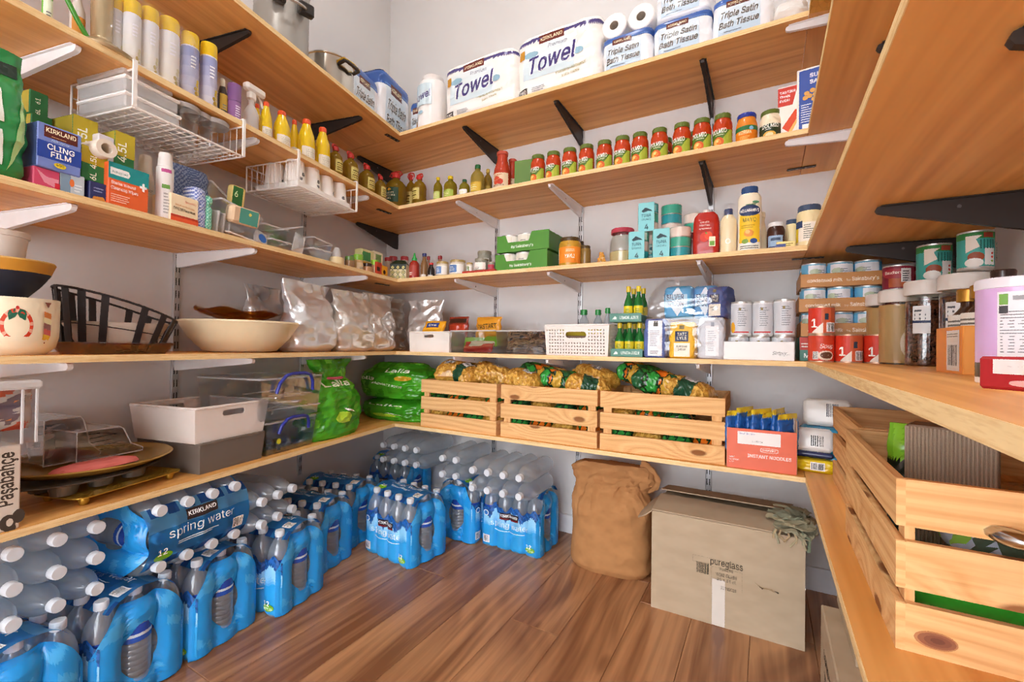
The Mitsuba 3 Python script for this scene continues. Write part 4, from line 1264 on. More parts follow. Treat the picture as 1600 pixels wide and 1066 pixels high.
LYF = math.pi / 2
put('snack_packet', packet(.14, .07, .03, '#e0a020', 3, bulbs), TR((BP[0] - .0, BP[1] + .03, BP[2] + BH + .0), 0, -.5), 'orange snack packet lying on top of the white box', 'packet', 'packets in the storage boxes')
put('snack_packet', packet(.13, .12, .03, '#8c2f1e', 5, lambda w, h: Dec(.0005).rect(-w * .42, h * .1, w * .42, h * .62, '#c2452a', 4, 3).rect(-w * .42, h * .7, w * .42, h * .9, '#3c2218', 4, 2)), TR((BP[0] + .09, BP[1] + .14, BP[2] + BH - .03), 0, -.1), 'dark red packet standing in the white box', 'packet', 'packets in the storage boxes')
put('snack_packet', packet(.15, .115, .035, '#d9952a', 6, lambda w, h: Dec(.0006).text('PASTART', 0, h * .42, h * .22, '#40210f', w * .78, bold=True, rot=.08)), TR((B2[0] + .01, B2[1] + .13, B2[2] + H2 - .035), 0, -.15), 'orange packet with dark lettering standing in the left translucent box', 'packet', 'packets in the storage boxes')
for i, (x, y, z, c, w_, h_, rz, l) in enumerate([(-.05, .09, .055, '#86c23a', .13, .06, .2, 'lime green packet lying at the left of the translucent box'), (.06, .07, .06, '#7dbd2f', .12, .06, -.2, 'lime green packet lying at the right of the translucent box'), (.0, .02, .03, '#b8322a', .17, .06, 0, 'red packet low in the left translucent box'), (.02, .03, .052, '#d8cfae', .14, .04, .1, 'cream packet on the red one in the left translucent box'), (-.04, .14, .075, '#2b3560', .12, .05, .1, 'dark blue packet in the left translucent box')]):
    put('snack_packet', packet(w_, h_, .03, c, 11 + i, None), TR((B2[0] + x, B2[1] + .03 + y * .8, B2[2] + z - .025), rz, -.5), l, 'packet', 'packets in the storage boxes')
for i, (x, y, z, c, w_, h_, rz) in enumerate([(-.05, .05, .02, '#6a5648', .12, .08, .2), (.055, .04, .02, '#7a6a64', .12, .08, -.2), (.0, .09, .05, '#3a2c26', .17, .08, .1), (-.05, .07, .075, '#8a6a4a', .13, .07, .3), (.06, .1, .07, '#4a2f3a', .12, .07, -.3)]):
    put('snack_packet', packet(w_, h_, .04, c, 21 + i, None, cfn=blotch([c, '#8d7458', '#2f2622', c], 60, i)), TR((B3[0] + x, B3[1] + .03 + y, B3[2] + z - .012), rz, -.6), f'{["brown packet low at the left", "grey brown packet low at the right", "dark packet across the middle", "tan packet on top at the left", "plum packet on top at the right"][i]} of the translucent box beside the lattice basket', 'packet', 'packets in the storage boxes')
# pale foil pouch at the left corner behind the white box
# white lattice basket
B4, W4, H4 = boxat('B', 4, 851, 953, 508, .02)


def lattice_basket(w, dpt, h):
    t = .95
    gx, gz = int(w / .0105), int(h / .0115)
    def side(L, hole):
        base = Polygon([(-L * t / 2, 0), (L * t / 2, 0), (L / 2, h), (-L / 2, h)])
        cut = []
        for i in range(int(L / .0135)):
            for j in range(int(h / .0145)):
                x, z = -L / 2 + .012 + i * .0135, .012 + j * .0145
                if z > h - .012 or abs(x) > L * (t + (1 - t) * z / h) / 2 - .01: continue
                if hole and abs(x) < .058 and abs(z - h * .68) < .024: continue
                a = (i + j) % 3 * math.pi / 3
                q = [(x + .0057 * math.cos(a + s) * (1 if k % 2 else .62), z + .0057 * math.sin(a + s) * (1 if k % 2 else .62)) for k, s in enumerate((0.5, math.pi / 2 + .3, math.pi + .5, 3 * math.pi / 2 + .3))]
                cut.append(Polygon(q))
        if hole: cut.append(Polygon(rrect(.098, .028, .0135, 5, 0, h * .68)))
        from shapely import union_all
        return base.difference(union_all(cut))
    f = slab(side(w, True), .002, '#e4dfd8', 'y').map(lambda v: np.stack([v[:, 0], v[:, 1] - dpt / 2 * (t + (1 - t) * v[:, 2] / h), v[:, 2]], 1))
    b = slab([(-w * t / 2, 0), (w * t / 2, 0), (w / 2, h), (-w / 2, h)], .002, '#e4dfd8', 'y').map(lambda v: np.stack([v[:, 0], v[:, 1] + dpt / 2 * (t + (1 - t) * v[:, 2] / h), v[:, 2]], 1))
    rs = slab(side(dpt, False), .002, '#e4dfd8', 'x').map(lambda v: np.stack([v[:, 0] + w / 2 * (t + (1 - t) * v[:, 2] / h) - .002, v[:, 1], v[:, 2]], 1))
    ls = slab([(-dpt * t / 2, 0), (dpt * t / 2, 0), (dpt / 2, h), (-dpt / 2, h)], .002, '#e4dfd8', 'x').map(lambda v: np.stack([v[:, 0] - w / 2 * (t + (1 - t) * v[:, 2] / h), v[:, 1], v[:, 2]], 1))
    R = tube([(x * w / 2, y * dpt / 2, h) for x, y in [(-1, -.96), (-.96, -1), (.96, -1), (1, -.96), (1, .96), (.96, 1), (-.96, 1), (-1, .96)]], .0045, 6, True, '#e4dfd8')
    return [('body', ply(f + b + rs + ls + rbox(w * t, dpt * t, .002, .0005, '#e4dfd8'), 'satin', 20)), ('rim', ply(R, 'satin', 60))]


put('lattice_basket', lattice_basket(W4, .30, H4), TR(B4 + np.array([0, .15, 0]), -.02), 'white plastic basket with a pierced lattice pattern and grip hole', 'basket')
WB_ = [('body', '#ffffff', 'bottle_plastic', [(0, .01), (.95, 0), (1, .03), (1, .6), (.8, .74), (.42, .84), (.42, .9)]), ('cap', '#2f8a45', 'gloss', [(.4, .88), (.55, .885), (.55, .99), (.5, 1), (0, 1)])]
for i, (a, b, y) in enumerate([(903, 922, 485), (926, 943, 485), (942, 957, 482)]):
    round_thing('water_bottle', f'{["left", "middle", "right"][i]} clear bottle with a green cap standing in the lattice basket', 'bottle', 'B', 4, a, b, y, WB_, None, .20, 'clear bottles in the lattice basket', z0=Z4 + .003)
put('packet_carton', [('', ply(rbox(W4 * .86, .22, .085, .004, '#6f5a48'), 'satin'))], TR(B4 + np.array([0, .135, .004]), -.02), 'brown carton filling the lattice basket', 'carton')
put('pasta_packet', packet(.2, .05, .06, '#b5a436', 4), TR((B4[0] - .01, B4[1] + .06, Z4 + .092), 0, -.9), 'yellow packet seen through the grip hole of the lattice basket', 'packet')

# lemon juice in two green trays
B5, W5, H5 = boxat('B', 4, 954, 1004, 484, .02)
LEM = [('body', '#1d6b2e', 'gloss', [(0, 0), (.92, 0), (1, .03), (1, .42), (.95, .5), (.55, .68), (.36, .76), (.36, .86), (0, .86)]), ('cap', '#d9c12a', 'gloss', [(.36, .84), (.5, .845), (.5, .98), (.45, 1), (0, 1)])]


def lem_parts(r, h):
    return seg_parts(LEM, r, h, 20) + [lab(Dec(.0003).rect(-1.3 * r, .10 * h, 1.3 * r, .44 * h, '#dcc929', 8).rect(-1.3 * r, .10 * h, 1.3 * r, .2 * h, '#efe9cf', 8).lines(-.6 * r, .24 * h, .6 * r, .38 * h, 3, '#6a7a2a', 3), r)]


def lem_tray(w, dpt, h):
    th = .003
    f = rbox(w, th, h, .0008, '#4f8577').at(y=-dpt / 2 + th / 2); b = rbox(w, th, h * .8, .0008, '#467668').at(y=dpt / 2)
    s = rbox(th, dpt, h * .8, .0008, '#467668').at(x=-w / 2 + th / 2) + rbox(th, dpt, h * .8, .0008, '#467668').at(x=w / 2 - th / 2) + rbox(w, dpt, th, .0008, '#467668')
    d = Dec(.0004); d.text('LEMON JUICE', w * .12, h * .32, h * .34, '#e4efe9', w * .58, bold=True); d.poly([(-w * .42, h * .3), (-w * .27, h * .3), (-w * .27, h * .5), (-w * .33, h * .7), (-w * .38, h * .45)], '#d5e6df')
    return [('tray', ply(f + b + s, 'satin', 20)), ('print', ply(d.front(-dpt / 2 - .0003), 'satin', 0))]


z2 = z_at(B5, 503) - Z4
lr = W5 / 3 * .44
for lev, (zb, th_t) in enumerate(((Z4 + .0005, .034), (Z4 + z2, .036))):
    hb = z2 - .006 if lev == 0 else z_at(B5, 449) - Z4 - z2 - .004
    hb = .15 if lev == 1 else hb
    put('lemon_juice_tray', lem_tray(W5, .20, th_t), TR((B5[0] - (.006 if lev else 0), B5[1] + .10, zb)), f'{["lower", "upper"][lev]} green cardboard tray of lemon juice bottles', 'tray', 'lemon juice trays')
    pp = lem_parts(lr, hb)
    for i in range(3):
        for j in range(2):
            if lev == 1 and i == 0: continue
            tl = TR((B5[0] + (i - 1) * W5 / 3 * .95 - (.006 if lev else 0), B5[1] + .05 + j * .085, zb + .0035), .1)
            put('lemon_juice_bottle', pp, tl, f'green lemon juice bottle with yellow cap, {["left", "middle", "right"][i]} in the {["front", "back"][j]} row of the {["lower", "upper"][lev]} tray', 'bottle', 'lemon juice bottles')

# sugar bags in stretch wrap
def sugar(w, h, d, c, dec, seed):
    g = sack(w, h, d, [(0, .95), (.05, 1), (.85, 1), (.95, .96), (1, .8)], [(0, .9), (.05, 1), (.85, .95), (.95, .8), (1, .45)], c, seed, .004, 22, 40, 26, .45)
    return [('bag', ply(g, 'satin', 60)), ('print', ply(drape(dec(w, h), g, .0014), 'satin', 0))]


def s_blue(w, h):
    d = Dec(.0005); d.rect(-w * .3, h * .05, w * .34, h * .95, '#e4e6ea', 4, 5); d.rect(-w * .05, h * .8, w * .15, h * .93, '#4a4a44', 2, 2); d.lines(-w * .22, h * .3, w * .25, h * .72, 9, '#a7adb8', 4); d.lines(-w * .2, h * .1, w * .2, h * .2, 3, '#8d8f95', 5); return d


def s_yel(w, h):
    d = Dec(.0005); d.rect(-w * .3, h * .05, w * .3, h * .42, '#ece4d2', 4, 3); d.rect(-w * .26, h * .46, w * .24, h * .74, '#26304f', 4, 3); d.text('TATE', 0, h * .62, h * .08, '#f0ead8', w * .36, bold=True); d.text('LYLE', 0, h * .51, h * .08, '#f0ead8', w * .36, bold=True); d.rect(-w * .1, h * .80, w * .08, h * .9, '#7a6a44', 2, 2)
    d.text('PURE CANE', 0, h * .30, h * .05, '#3c3a34', w * .4, bold=True); d.text('CASTER', 0, h * .22, h * .05, '#3c3a34', w * .3, bold=True); return d


def s_grey(w, h):
    d = Dec(.0005); d.rect(-w * .2, h * .08, w * .3, h * .8, '#dfe1e4', 4, 5); d.lines(-w * .12, h * .2, w * .22, h * .7, 10, '#b4b8bf', 4); d.rect(w * .0, h * .78, w * .12, h * .88, '#8d94a0', 2, 2); return d


def s_spoon(w, h):
    d = Dec(.0005); d.poly([(0, h * .98), (w * .35, h * .5), (0, h * .05), (-w * .35, h * .5)], '#dbe8f0'); d.rect(-w * .45, h * .34, w * .35, h * .72, '#a9cfe4', 6, 3); d.text('SILVER', -w * .08, h * .56, h * .16, '#27345e', w * .62, bold=True); d.text('SPOON', -w * .08, h * .36, h * .16, '#27345e', w * .58, bold=True); return d


for i, (x0, x1, yt, c, dec, l, z0_, gp) in enumerate([(1006, 1040, 498, '#5a6ca5', s_blue, 'white and blue sugar bag, leftmost in the stretch wrap', None, .02), (1045, 1086, 503, '#e0b030', s_yel, 'yellow bag of cane sugar with a dark square label', None, .02), (1090, 1131, 496, '#c2c6cd', s_grey, 'pale grey wrapped sugar bag, rightmost of the lower row', None, .02)]):
    p, w, h, rot = bagat('B', 4, x0, x1, yt, .07, gp)
    put('sugar_bag', sugar(w, h, .09, c, dec, 41 + i), TR(p, .04), l, 'sugar bag', 'sugar bags')
SB = p
p, w, h = boxat('B', 4, 1036, 1080, 446, .05)
zb = Z4 + .162
put('sugar_bag', sugar(w, z_at(p, 446) - zb, .12, '#4aa0d0', s_spoon, 51), TR((p[0], p[1] + .06, zb)), 'light blue sugar bag lying on top of the lower row', 'sugar bag', 'sugar bags')
put('sugar_bag', sugar(w * .8, z_at(p, 446) - zb, .10, '#4a92c8', s_spoon, 52), TR((p[0] + w * .93, p[1] + .08, zb)), 'second light blue sugar bag behind the first on top', 'sugar bag', 'sugar bags')
p2, w2_, h2_ = boxat('B', 4, 1107, 1140, 446, .05)
put('sugar_bag', sugar(w2_, z_at(p2, 446) - zb, .12, '#48588f', s_yel, 53), TR((p2[0], p2[1] + .07, zb), -.3), 'dark blue and white sugar bag at the right on top', 'sugar bag', 'sugar bags')
x0_, x1_ = boxat('B', 4, 1004, 1140, 440, .03)[0:2]
wrapg = sack(x1_ * 1.01, .32, .17, [(0, 1), (.45, 1), (.62, .97), (.85, .78), (1, .5)], [(0, .95), (.5, 1), (.85, .8), (1, .35)], '#ffffff', 6, .009, 16, 60, 34, .4)
put('stretch_wrap', [('', ply(wrapg, 'wrap_clear', 60))], TR((x0_[0], x0_[1] + .075, Z4 + .001)), 'crinkled clear stretch wrap round the stacked sugar bags', 'plastic wrap')

# tall cans and the white tray
p, w, h = boxat('B', 4, 1131, 1241, 534, .02)


def simply_tray(w, d_, h):
    g = rbox(w, .003, h, .0008, '#e1e1df').at(y=-d_ / 2) + rbox(.003, d_, h, .0008, '#d6d6d4').at(x=-w / 2) + rbox(.003, d_, h, .0008, '#d6d6d4').at(x=w / 2) + rbox(w, .003, h * .8, .0008, '#d6d6d4').at(y=d_ / 2) + rbox(w, d_, .003, .0008, '#d6d6d4')
    d = Dec(.0004).text('Simply...', w * .32, h * .30, h * .20, '#333333', w * .24, shear=.25)
    return [('tray', ply(g, 'satin', 20)), ('print', ply(d.front(-d_ / 2 - .0018), 'satin', 0))]


put('white_tray', simply_tray(w, .20, h), TR(p + np.array([0, .102, 0])), 'low white cardboard tray holding cans at the right of the back shelf', 'tray')


def fruit(c, tx, tc):
    def f(r, h):
        d = Dec(.0003); d.rect(-2 * r, .08 * h, 2 * r, .92 * h, '#c3c6ca', 14); d.lines(-.2 * r, .3 * h, .8 * r, .85 * h, 9, '#8d9298', 3); d.rect(-.9 * r, .10 * h, .9 * r, .14 * h, '#b8484a', 8)
        if c: d.ell(-.75 * r, .25 * h, .3 * r, .16 * h, c)
        d.rect(-.1 * r, .74 * h, .12 * r, .82 * h, '#7a6a3a', 2)
        if tx: d.rect(-1.2 * r, .02 * h, 1.2 * r, .5 * h, '#c9923c', 8); d.text(tx, -.1 * r, .52 * h, .12 * h, tc, 1.2 * r, bold=True)
        return d
    return f


CAN = can_segs('#d9dadb')
hl = .083
for i, (a, b, tx, c) in enumerate([(1138, 1170, None, None), (1171, 1204, None, '#b8484a'), (1206, 1240, 'PEACH', None)]):
    cc, r, h = cyl('B', 4, a, b, 512, .03, Z4 + .004, True)
    put('fruit_can', seg_parts(CAN, r, hl, 26) + [lab(fruit(c, tx, '#5a3a1a')(r, hl), r, name='print')], TR(cc, -.1), f'{["left", "middle", "right"][i]} can in the lower row standing in the white tray', 'can', 'fruit cans')
for i, (a, b, y, l, c) in enumerate([(1142, 1175, 474, 'left', '#d8a02a'), (1176, 1208, 473, 'middle', None), (1209, 1243, 470, 'right', None)]):
    cc, r, h = cyl('B', 4, a, b, y, .03, Z4 + .004 + hl + .0005, True)
    put('fruit_can', seg_parts(CAN, r, h, 26) + [lab(fruit(c, None, None)(r, h), r, name='print')], TR(cc, -.1), f'tall {l} can stacked above the white tray', 'can', 'fruit cans')

# ================================================================ lowest shelf, back run: three crates of pasta
def slat(L, hh, th, seed, axis='x'):
    """one board with eased edges; uv along the board"""
    o = (seed * 1.37 % 7, seed * .713 % 5)
    d = prism([(-L / 2, -th / 2), (L / 2, -th / 2), (L / 2, th / 2), (-L / 2, th / 2)], 0, hh, (1, 0), 'pine', off=o, chamfer=.0015)
    return d


def with_tf(d, t):
    return {**d, 'to_world': t}


CL, CD, CHH = .485, .36, .25


def crate_parts(seed):
    out = []
    sh = .069; gp = (CHH - 3 * sh) / 2; th = .011
    for j in range(3):
        z = j * (sh + gp)
        out.append(('slat', with_tf(slat(CL, sh, th, seed * 13 + j), T().translate([0, -CD / 2 + th / 2, z]))))
        out.append(('slat', with_tf(slat(CL, sh, th, seed * 13 + j + 3), T().translate([0, CD / 2 - th / 2, z]))))
        for s in (-1, 1):
            out.append(('slat', with_tf(slat(CD - 2 * th, sh, th, seed * 13 + j + 6 + s), T().translate([s * (CL / 2 - th / 2), 0, z]).rotate([0, 0, 1], 90))))
    for sx in (-1, 1):
        for sy in (-1, 1):
            out.append(('corner_post', with_tf(slat(CHH - .012, .035, .012, seed + 31 + sx + 3 * sy), T().translate([sx * (CL / 2 - th - .018 - .0), sy * (CD / 2 - th - .007), (CHH - .012) / 2 + .004]).rotate([0, 1, 0], 90).translate([0, 0, -.0175]))))
    for j in range(4):
        out.append(('floor_slat', with_tf(slat(CL - 2 * th, .008, .07, seed * 7 + j), T().translate([0, -CD / 2 + .06 + j * .08, .008]))))
    return out


Z5 = ZT[5]
cr = []
for i, (x0, x1, l) in enumerate([(655, 780, 'left'), (781, 934, 'middle'), (936, 1132, 'right')]):
    p, w, h = boxat('B', 5, x0, x1, 600, .025)
    c = p + np.array([0, CD / 2, 0]); cr.append(c)
    put('wooden_crate', crate_parts(i + 1), TR(c, (-.02, 0, .015)[i]), f'{l} of three slatted pine crates of pasta on the lowest back shelf', 'crate', 'slatted pine crates')


def pasta_bag(w, h, t, seed, kind):
    """a lying bag of pasta: printed net of green and orange diamonds, or a clear window"""
    def cf(p, cc):
        if kind == 'print':
            a, b = p[:, 0] / .042 + p[:, 2] / .062, p[:, 0] / .042 - p[:, 2] / .062
            fa, fb = np.floor(a).astype(int), np.floor(b).astype(int)
            pal = np.array([col('#2f8a3a'), col('#d9701f'), col('#23603a'), col('#2f9a3f'), col('#c9a13c')])
            k = pal[(fa * 2 + fb * 3 + seed) % 5]
            edge = (np.minimum(abs(a - np.round(a)), abs(b - np.round(b))) < .07)
            return np.where(edge[:, None], col('#16301c'), k)
        n = vnoise(p, 95, seed, 2)
        k = np.where((n > .5)[:, None], col('#d9ae55'), col('#b98532'))
        k = np.where((abs(p[:, 2] - h * .5) < h * .16)[:, None] & (kind == 'mixed'), col('#1f4a34'), k)
        return k
    g = sack(w, h, t, [(0, .9), (.06, 1), (.94, 1), (1, .9)], [(0, .12), (.04, .6), (.12, .85), (.3, 1), (.7, 1), (.88, .85), (.96, .6), (1, .12)], '#ffffff', seed, .010 if kind != 'print' else .007, 30, 72, 44, .8, cfn=cf)
    parts = [('pouch', ply(g, 'gloss', 60))]
    d = Dec(.0006); d.rect(-w * .25, h * .36, w * .2, h * .62, '#d5d6d4', 4, 3); d.lines(-w * .2, h * .4, w * .15, h * .58, 4, '#7d8086', 3)
    if kind != 'print': parts.append(('label', ply(drape(d, g, .0016), 'satin', 0)))
    return parts


PBV = {}
for kind in ('print', 'window', 'mixed'):
    for s in (1, 2):
        PBV[kind, s] = pasta_bag(.13, .21, .10, s + 4, kind)
lay = [  # crate, dx, dy, z above shelf, yaw, pitch, kind, words
    (0, -.15, -.06, .215, .4, 1.35, 'window', 'left pasta bag with clear film on the left crate'), (0, -.02, -.09, .205, 1.2, 1.3, 'mixed', 'dark green pasta bag with a white label on the left crate'), (0, .14, -.06, .205, 1.9, 1.35, 'window', 'right pasta bag with clear film on the left crate'), (0, -.04, .06, .225, 1.4, 1.35, 'window', 'rear pasta bag on the left crate'),
    (1, -.12, -.02, .22, 1.45, 1.4, 'print', 'green and orange patterned pasta bag at the left of the middle crate'), (1, .04, -.09, .20, 1.7, 1.35, 'print', 'green and orange patterned pasta bag in the middle of the middle crate'), (1, .17, -.02, .215, 1.2, 1.35, 'window', 'clear pasta bag at the right of the middle crate'), (1, -.15, -.11, .185, 1.5, 1.3, 'window', 'low clear pasta bag at the front left of the middle crate'), (1, .17, -.11, .175, 1.9, 1.35, 'mixed', 'dark green pasta bag at the front right of the middle crate'),
    (2, -.12, .03, .235, 1.4, 1.35, 'print', 'upright looking patterned pasta bag at the left rear of the right crate'), (2, -.03, -.08, .215, 1.75, 1.35, 'print', 'green and orange patterned pasta bag lying on the right crate'), (2, .10, -.09, .18, 1.3, 1.3, 'mixed', 'clear ended pasta bag at the front of the right crate'),
]
for i, (ci, dx, dy, z, yaw, pit, kind, l) in enumerate(lay):
    t = T().translate([cr[ci][0] + dx, cr[ci][1] + dy + .02, Z5 + z + .075]).rotate([0, 0, 1], math.degrees(yaw)).rotate([1, 0, 0], math.degrees(-pit)).translate([0, 0, -.105])
    put('pasta_bag', PBV[kind, 1 + i % 2], t, l, 'pasta bag', 'bags of pasta in the crates')
for ci in range(3):
    for j in range(4):
        for lev in range(2):
            if lev == 1 and j == 3 and ci == 2: continue
            t = T().translate([cr[ci][0] - .165 + j * .11, cr[ci][1] - .0, Z5 + .062 + lev * .078]).rotate([0, 0, 1], 90 * 0 + 4 * (j - 1)).rotate([1, 0, 0], -90).translate([0, 0, -.15]).scale([.8, .74, 1.4])
            put('pasta_bag', PBV['print' if (j + lev + ci) % 3 else 'mixed', 1 + j % 2], t, f'{["upper","lower"][1-lev]} {ORD[j]} pasta bag from the left inside the {["left", "middle", "right"][ci]} crate', 'pasta bag', f'pasta bags inside the {["left", "middle", "right"][ci]} crate')

# noodle carton
p, w, h = boxat('B', 5, 1134, 1243, 672, .012)
dpt = .19


def noodle_box(w, d_, h):
    th = .003; c = '#d8674a'
    g = rbox(w, th, h, .0008, c).at(y=-d_ / 2) + rbox(th, d_, h * 1.0, .0008, '#a8876a', side='#cf6347').at(x=-w / 2) + rbox(th, d_, h * 1.28, .0008, '#b08f74').at(x=w / 2) + rbox(w, th, h * 1.28, .0008, '#a08062').at(y=d_ / 2) + rbox(w, d_, th, .0008, '#a08062')
    d = Dec(.0004); d.rect(-w * .34, h * .62, w * .28, h * .93, '#e6e2de'); d.text('Best Before', -w * .31, h * .86, h * .045, '#5a64a8', align=0); d.text('10 07 26', -w * .05, h * .68, h * .04, '#4a4a55')
    d.poly([(x * w * .13 + w * .12, y * h * .055 + h * .51) for x, y in rrect(2, 2, .6)], '#f0d8cc'); d.poly([(x * w * .12 + w * .12, y * h * .045 + h * .51) for x, y in rrect(2, 2, .6)], '#d8674a'); d.text('HARVEY', w * .12, h * .49, h * .045, '#f6e6de', w * .19, bold=True)
    d.text('INSTANT NOODLES', w * .12, h * .31, h * .075, '#f7e9e2', w * .62, bold=True); d.text('BEEF', -w * .46, h * .26, h * .035, '#f7e9e2', align=0, bold=True); d.text('NOODLES', -w * .46, h * .2, h * .035, '#f7e9e2', align=0); d.text('x 30', -w * .46, h * .14, h * .035, '#f7e9e2', align=0)
    return [('carton', ply(g, 'satin', 20)), ('print', ply(d.front(-d_ / 2 - .0018), 'satin', 0))]


put('noodle_carton', noodle_box(w, dpt, h), TR(p + np.array([0, dpt / 2 + .002, 0]), .04), 'open orange-red carton of instant noodle packets', 'carton')


def noodle_packet(seed):
    W, H = .115, .15
    def cf(q, cc):
        return np.where((q[:, 2] > H * .88)[:, None], col('#e3c62c'), np.where((abs(q[:, 0] - .02) < .006)[:, None], col('#dfe6ee'), cc))
    return packet(W, H, .026, '#24589f', seed, None, cfn=cf, amp=.005)


npv = [noodle_packet(61), noodle_packet(62)]
for i in range(7):
    put('noodle_packet', npv[i % 2], TR((p[0] - w * .42 + i * w * .125 + .015, p[1] + .06 + .02 * (i % 3), Z5 + .055 + .012 * (i % 2)), 1.0 + .12 * (i % 3)), f'{ORD[i]} blue and yellow noodle packet from the left in the orange-red carton', 'noodle packet', 'noodle packets')


# wet wipes packs in the right corner
def wipes(w, d_, h, c, c2, seed, lid='#e6e6e6'):
    g = sack(w, h, d_, [(0, .9), (.2, 1), (.8, 1), (1, .88)], [(0, .9), (.2, 1), (.8, 1), (1, .88)], c, seed, .004, 30, 44, 14, .45, cfn=lambda q, cc: np.where((q[:, 2] < h * .45)[:, None], col(c2), cc))
    b = Dec(.0006).bars(-w * .12, h * .2, w * .2, h * .85, seed)
    return [('pack', ply(g, 'gloss', 60)), ('print', ply(drape(b, g, .0018), 'satin', 0))]


c = on_z(1276, 737, Z5)
put('wipes_pack', wipes(.135, .09, .045, '#e3c41f', '#d8b818', 71), TR((c[0], c[1] + .02, Z5), -.1), 'yellow packet lying under the white wipes pack in the right corner', 'wipes pack')
g = rbox(.125, .05, .085, .018, '#e3e2de'); d = Dec(.0006).bars(-.01, .015, .035, .06, 5, '#3a3a3a', None)
put('wipes_pack', [('pack', ply(g, 'gloss', 60)), ('base', ply(rbox(.12, .075, .02, .006, '#2b3560').at(y=.02, z=-.02), 'gloss', 60)), ('barcode', ply(d.front(-.0255), 'satin', 0))], TR((c[0] - .01, c[1] + .01, Z5 + .068), -.12, -.25), 'white wipes pack with a barcode on top of the yellow packet', 'wipes pack')
c = on_z(1312, 716, Z5)
g = sack(.15, .155, .09, BOXY_A, BOXY_B, '#2f8fb8', 8, .007, 26, 44, 26, .5)
put('wipes_pack', [('', ply(g, 'gloss', 60))], TR((.19, 2.02, Z5), -.2), 'bright blue pack standing behind the white wipes pack', 'wipes pack')
g = rbox(.15, .05, .10, .02, '#dcdad4'); d = Dec(.0006).bars(-.005, .03, .04, .085, 6, '#55555a', None)
put('wipes_pack', [('pack', ply(g, 'gloss', 60)), ('barcode', ply(d.front(-.0255), 'satin', 0))], TR((.195, 2.02, Z5 + .157), -.15, -.2), 'white wipes pack leaning on top of the bright blue pack', 'wipes pack')


# ================================================================ second lowest shelf, right run
def condensed(r, h):
    d = Dec(.0003); d.rect(-1.6 * r, .10 * h, 1.6 * r, .90 * h, '#dfe2e6', 12); d.rect(-1.6 * r, .10 * h, -.9 * r, .9 * h, '#6db4d6', 4); d.rect(1.15 * r, .10 * h, 1.6 * r, .9 * h, '#4f9fca', 3)
    d.ell(-.3 * r, .62 * h, .5 * r, .12 * h, '#b5c2a8'); d.lines(-.1 * r, .3 * h, .8 * r, .75 * h, 5, '#8f959e', 4); return d


def milk_tray(w, d_, h):
    th = .003; c = '#bb8347'
    g = rbox(w, th, h, .0008, c).at(y=-d_ / 2) + rbox(th, d_, h * 1.15, .0008, '#a5713a').at(x=-w / 2) + rbox(th, d_, h * 1.15, .0008, '#a5713a').at(x=w / 2) + rbox(w, th, h, .0008, '#a5713a').at(y=d_ / 2) + rbox(w, d_, th, .0008, '#a5713a')
    d = Dec(.0004); d.text('condensed milk', -w * .42, h * .36, h * .25, '#f0e3cc', w * .42, 0, bold=True); d.text('by', w * .07, h * .36, h * .16, '#f0e3cc'); d.text("Sainsbury's", w * .11, h * .36, h * .27, '#f0e3cc', w * .30, 0, bold=True)
    return [('tray', ply(g, 'satin', 20)), ('print', ply(d.front(-d_ / 2 - .0018), 'satin', 0))]


YT = 1.925
xa, xb = on_y(1250, 480, YT)[0], on_y(1385, 480, YT)[0]
wt = xb - xa
MC = np.array([(xa + xb) / 2, YT + .13, 0])
rm = wt / 3 * .47
lv = [z_at((MC[0], YT, 0), y) for y in (526, 487, 447)]
hcan = .084
ORDL = ['lowest', 'middle', 'top']
mp = milk_tray(wt, .26, .047)
cp_ = seg_parts(can_segs('#6fb3d4', 'gloss'), rm, hcan, 24) + [lab(condensed(rm, hcan), rm, name='print')]
for l in range(3):
    zb = lv[0] + l * (hcan + .0045)
    put('condensed_milk_tray', mp, TR((MC[0] + (.004, -.003, .002)[l], MC[1], zb)), f'{ORDL[l]} brown cardboard tray in the stack of condensed milk', 'cardboard tray', 'condensed milk trays')
    for i in range(3):
        for j in range(2):
            put('milk_can', cp_, TR((MC[0] + (i - 1) * wt / 3 * .97, MC[1] - .085 + j * .085, zb + .0035), .4 * ((i * 2 + l + j) % 3) - .4), f'{["left", "middle", "right"][i]} pale blue can in the {["front", "second"][j]} row of the {ORDL[l]} milk tray', 'can', 'condensed milk cans')


def tomato(r, h):
    d = Dec(.0003); d.rect(-2.2 * r, .05 * h, -.2 * r, .95 * h, '#c9331f', 8); d.rect(-.2 * r, .05 * h, 2.0 * r, .95 * h, '#c65a35', 8)
    d.poly([(-.9 * r, .05 * h), (-.05 * r, .05 * h), (-.05 * r, .42 * h), (-.9 * r, .08 * h)], '#e6ddd0'); d.text('1', -.75 * r, .25 * h, .3 * h, '#f4efe6', bold=True); d.rect(.08 * r, .52 * h, .36 * r, .74 * h, '#2f3a4a', 2)
    d.bars(.2 * r, .08 * h, 1.0 * r, .42 * h, 3); return d


def chocp(r, h):
    d = Dec(.0003); d.rect(-2.2 * r, .05 * h, 2 * r, .95 * h, '#c43c22', 14); d.ell(.15 * r, .24 * h, .65 * r, .18 * h, '#e0cdb8'); d.ell(.2 * r, .25 * h, .5 * r, .12 * h, '#5f3a26'); d.text('Soup', .2 * r, .5 * h, .16 * h, '#f0e6d8', 1.1 * r, shear=.2); d.bars(-.9 * r, .1 * h, -.45 * r, .38 * h, 8); return d


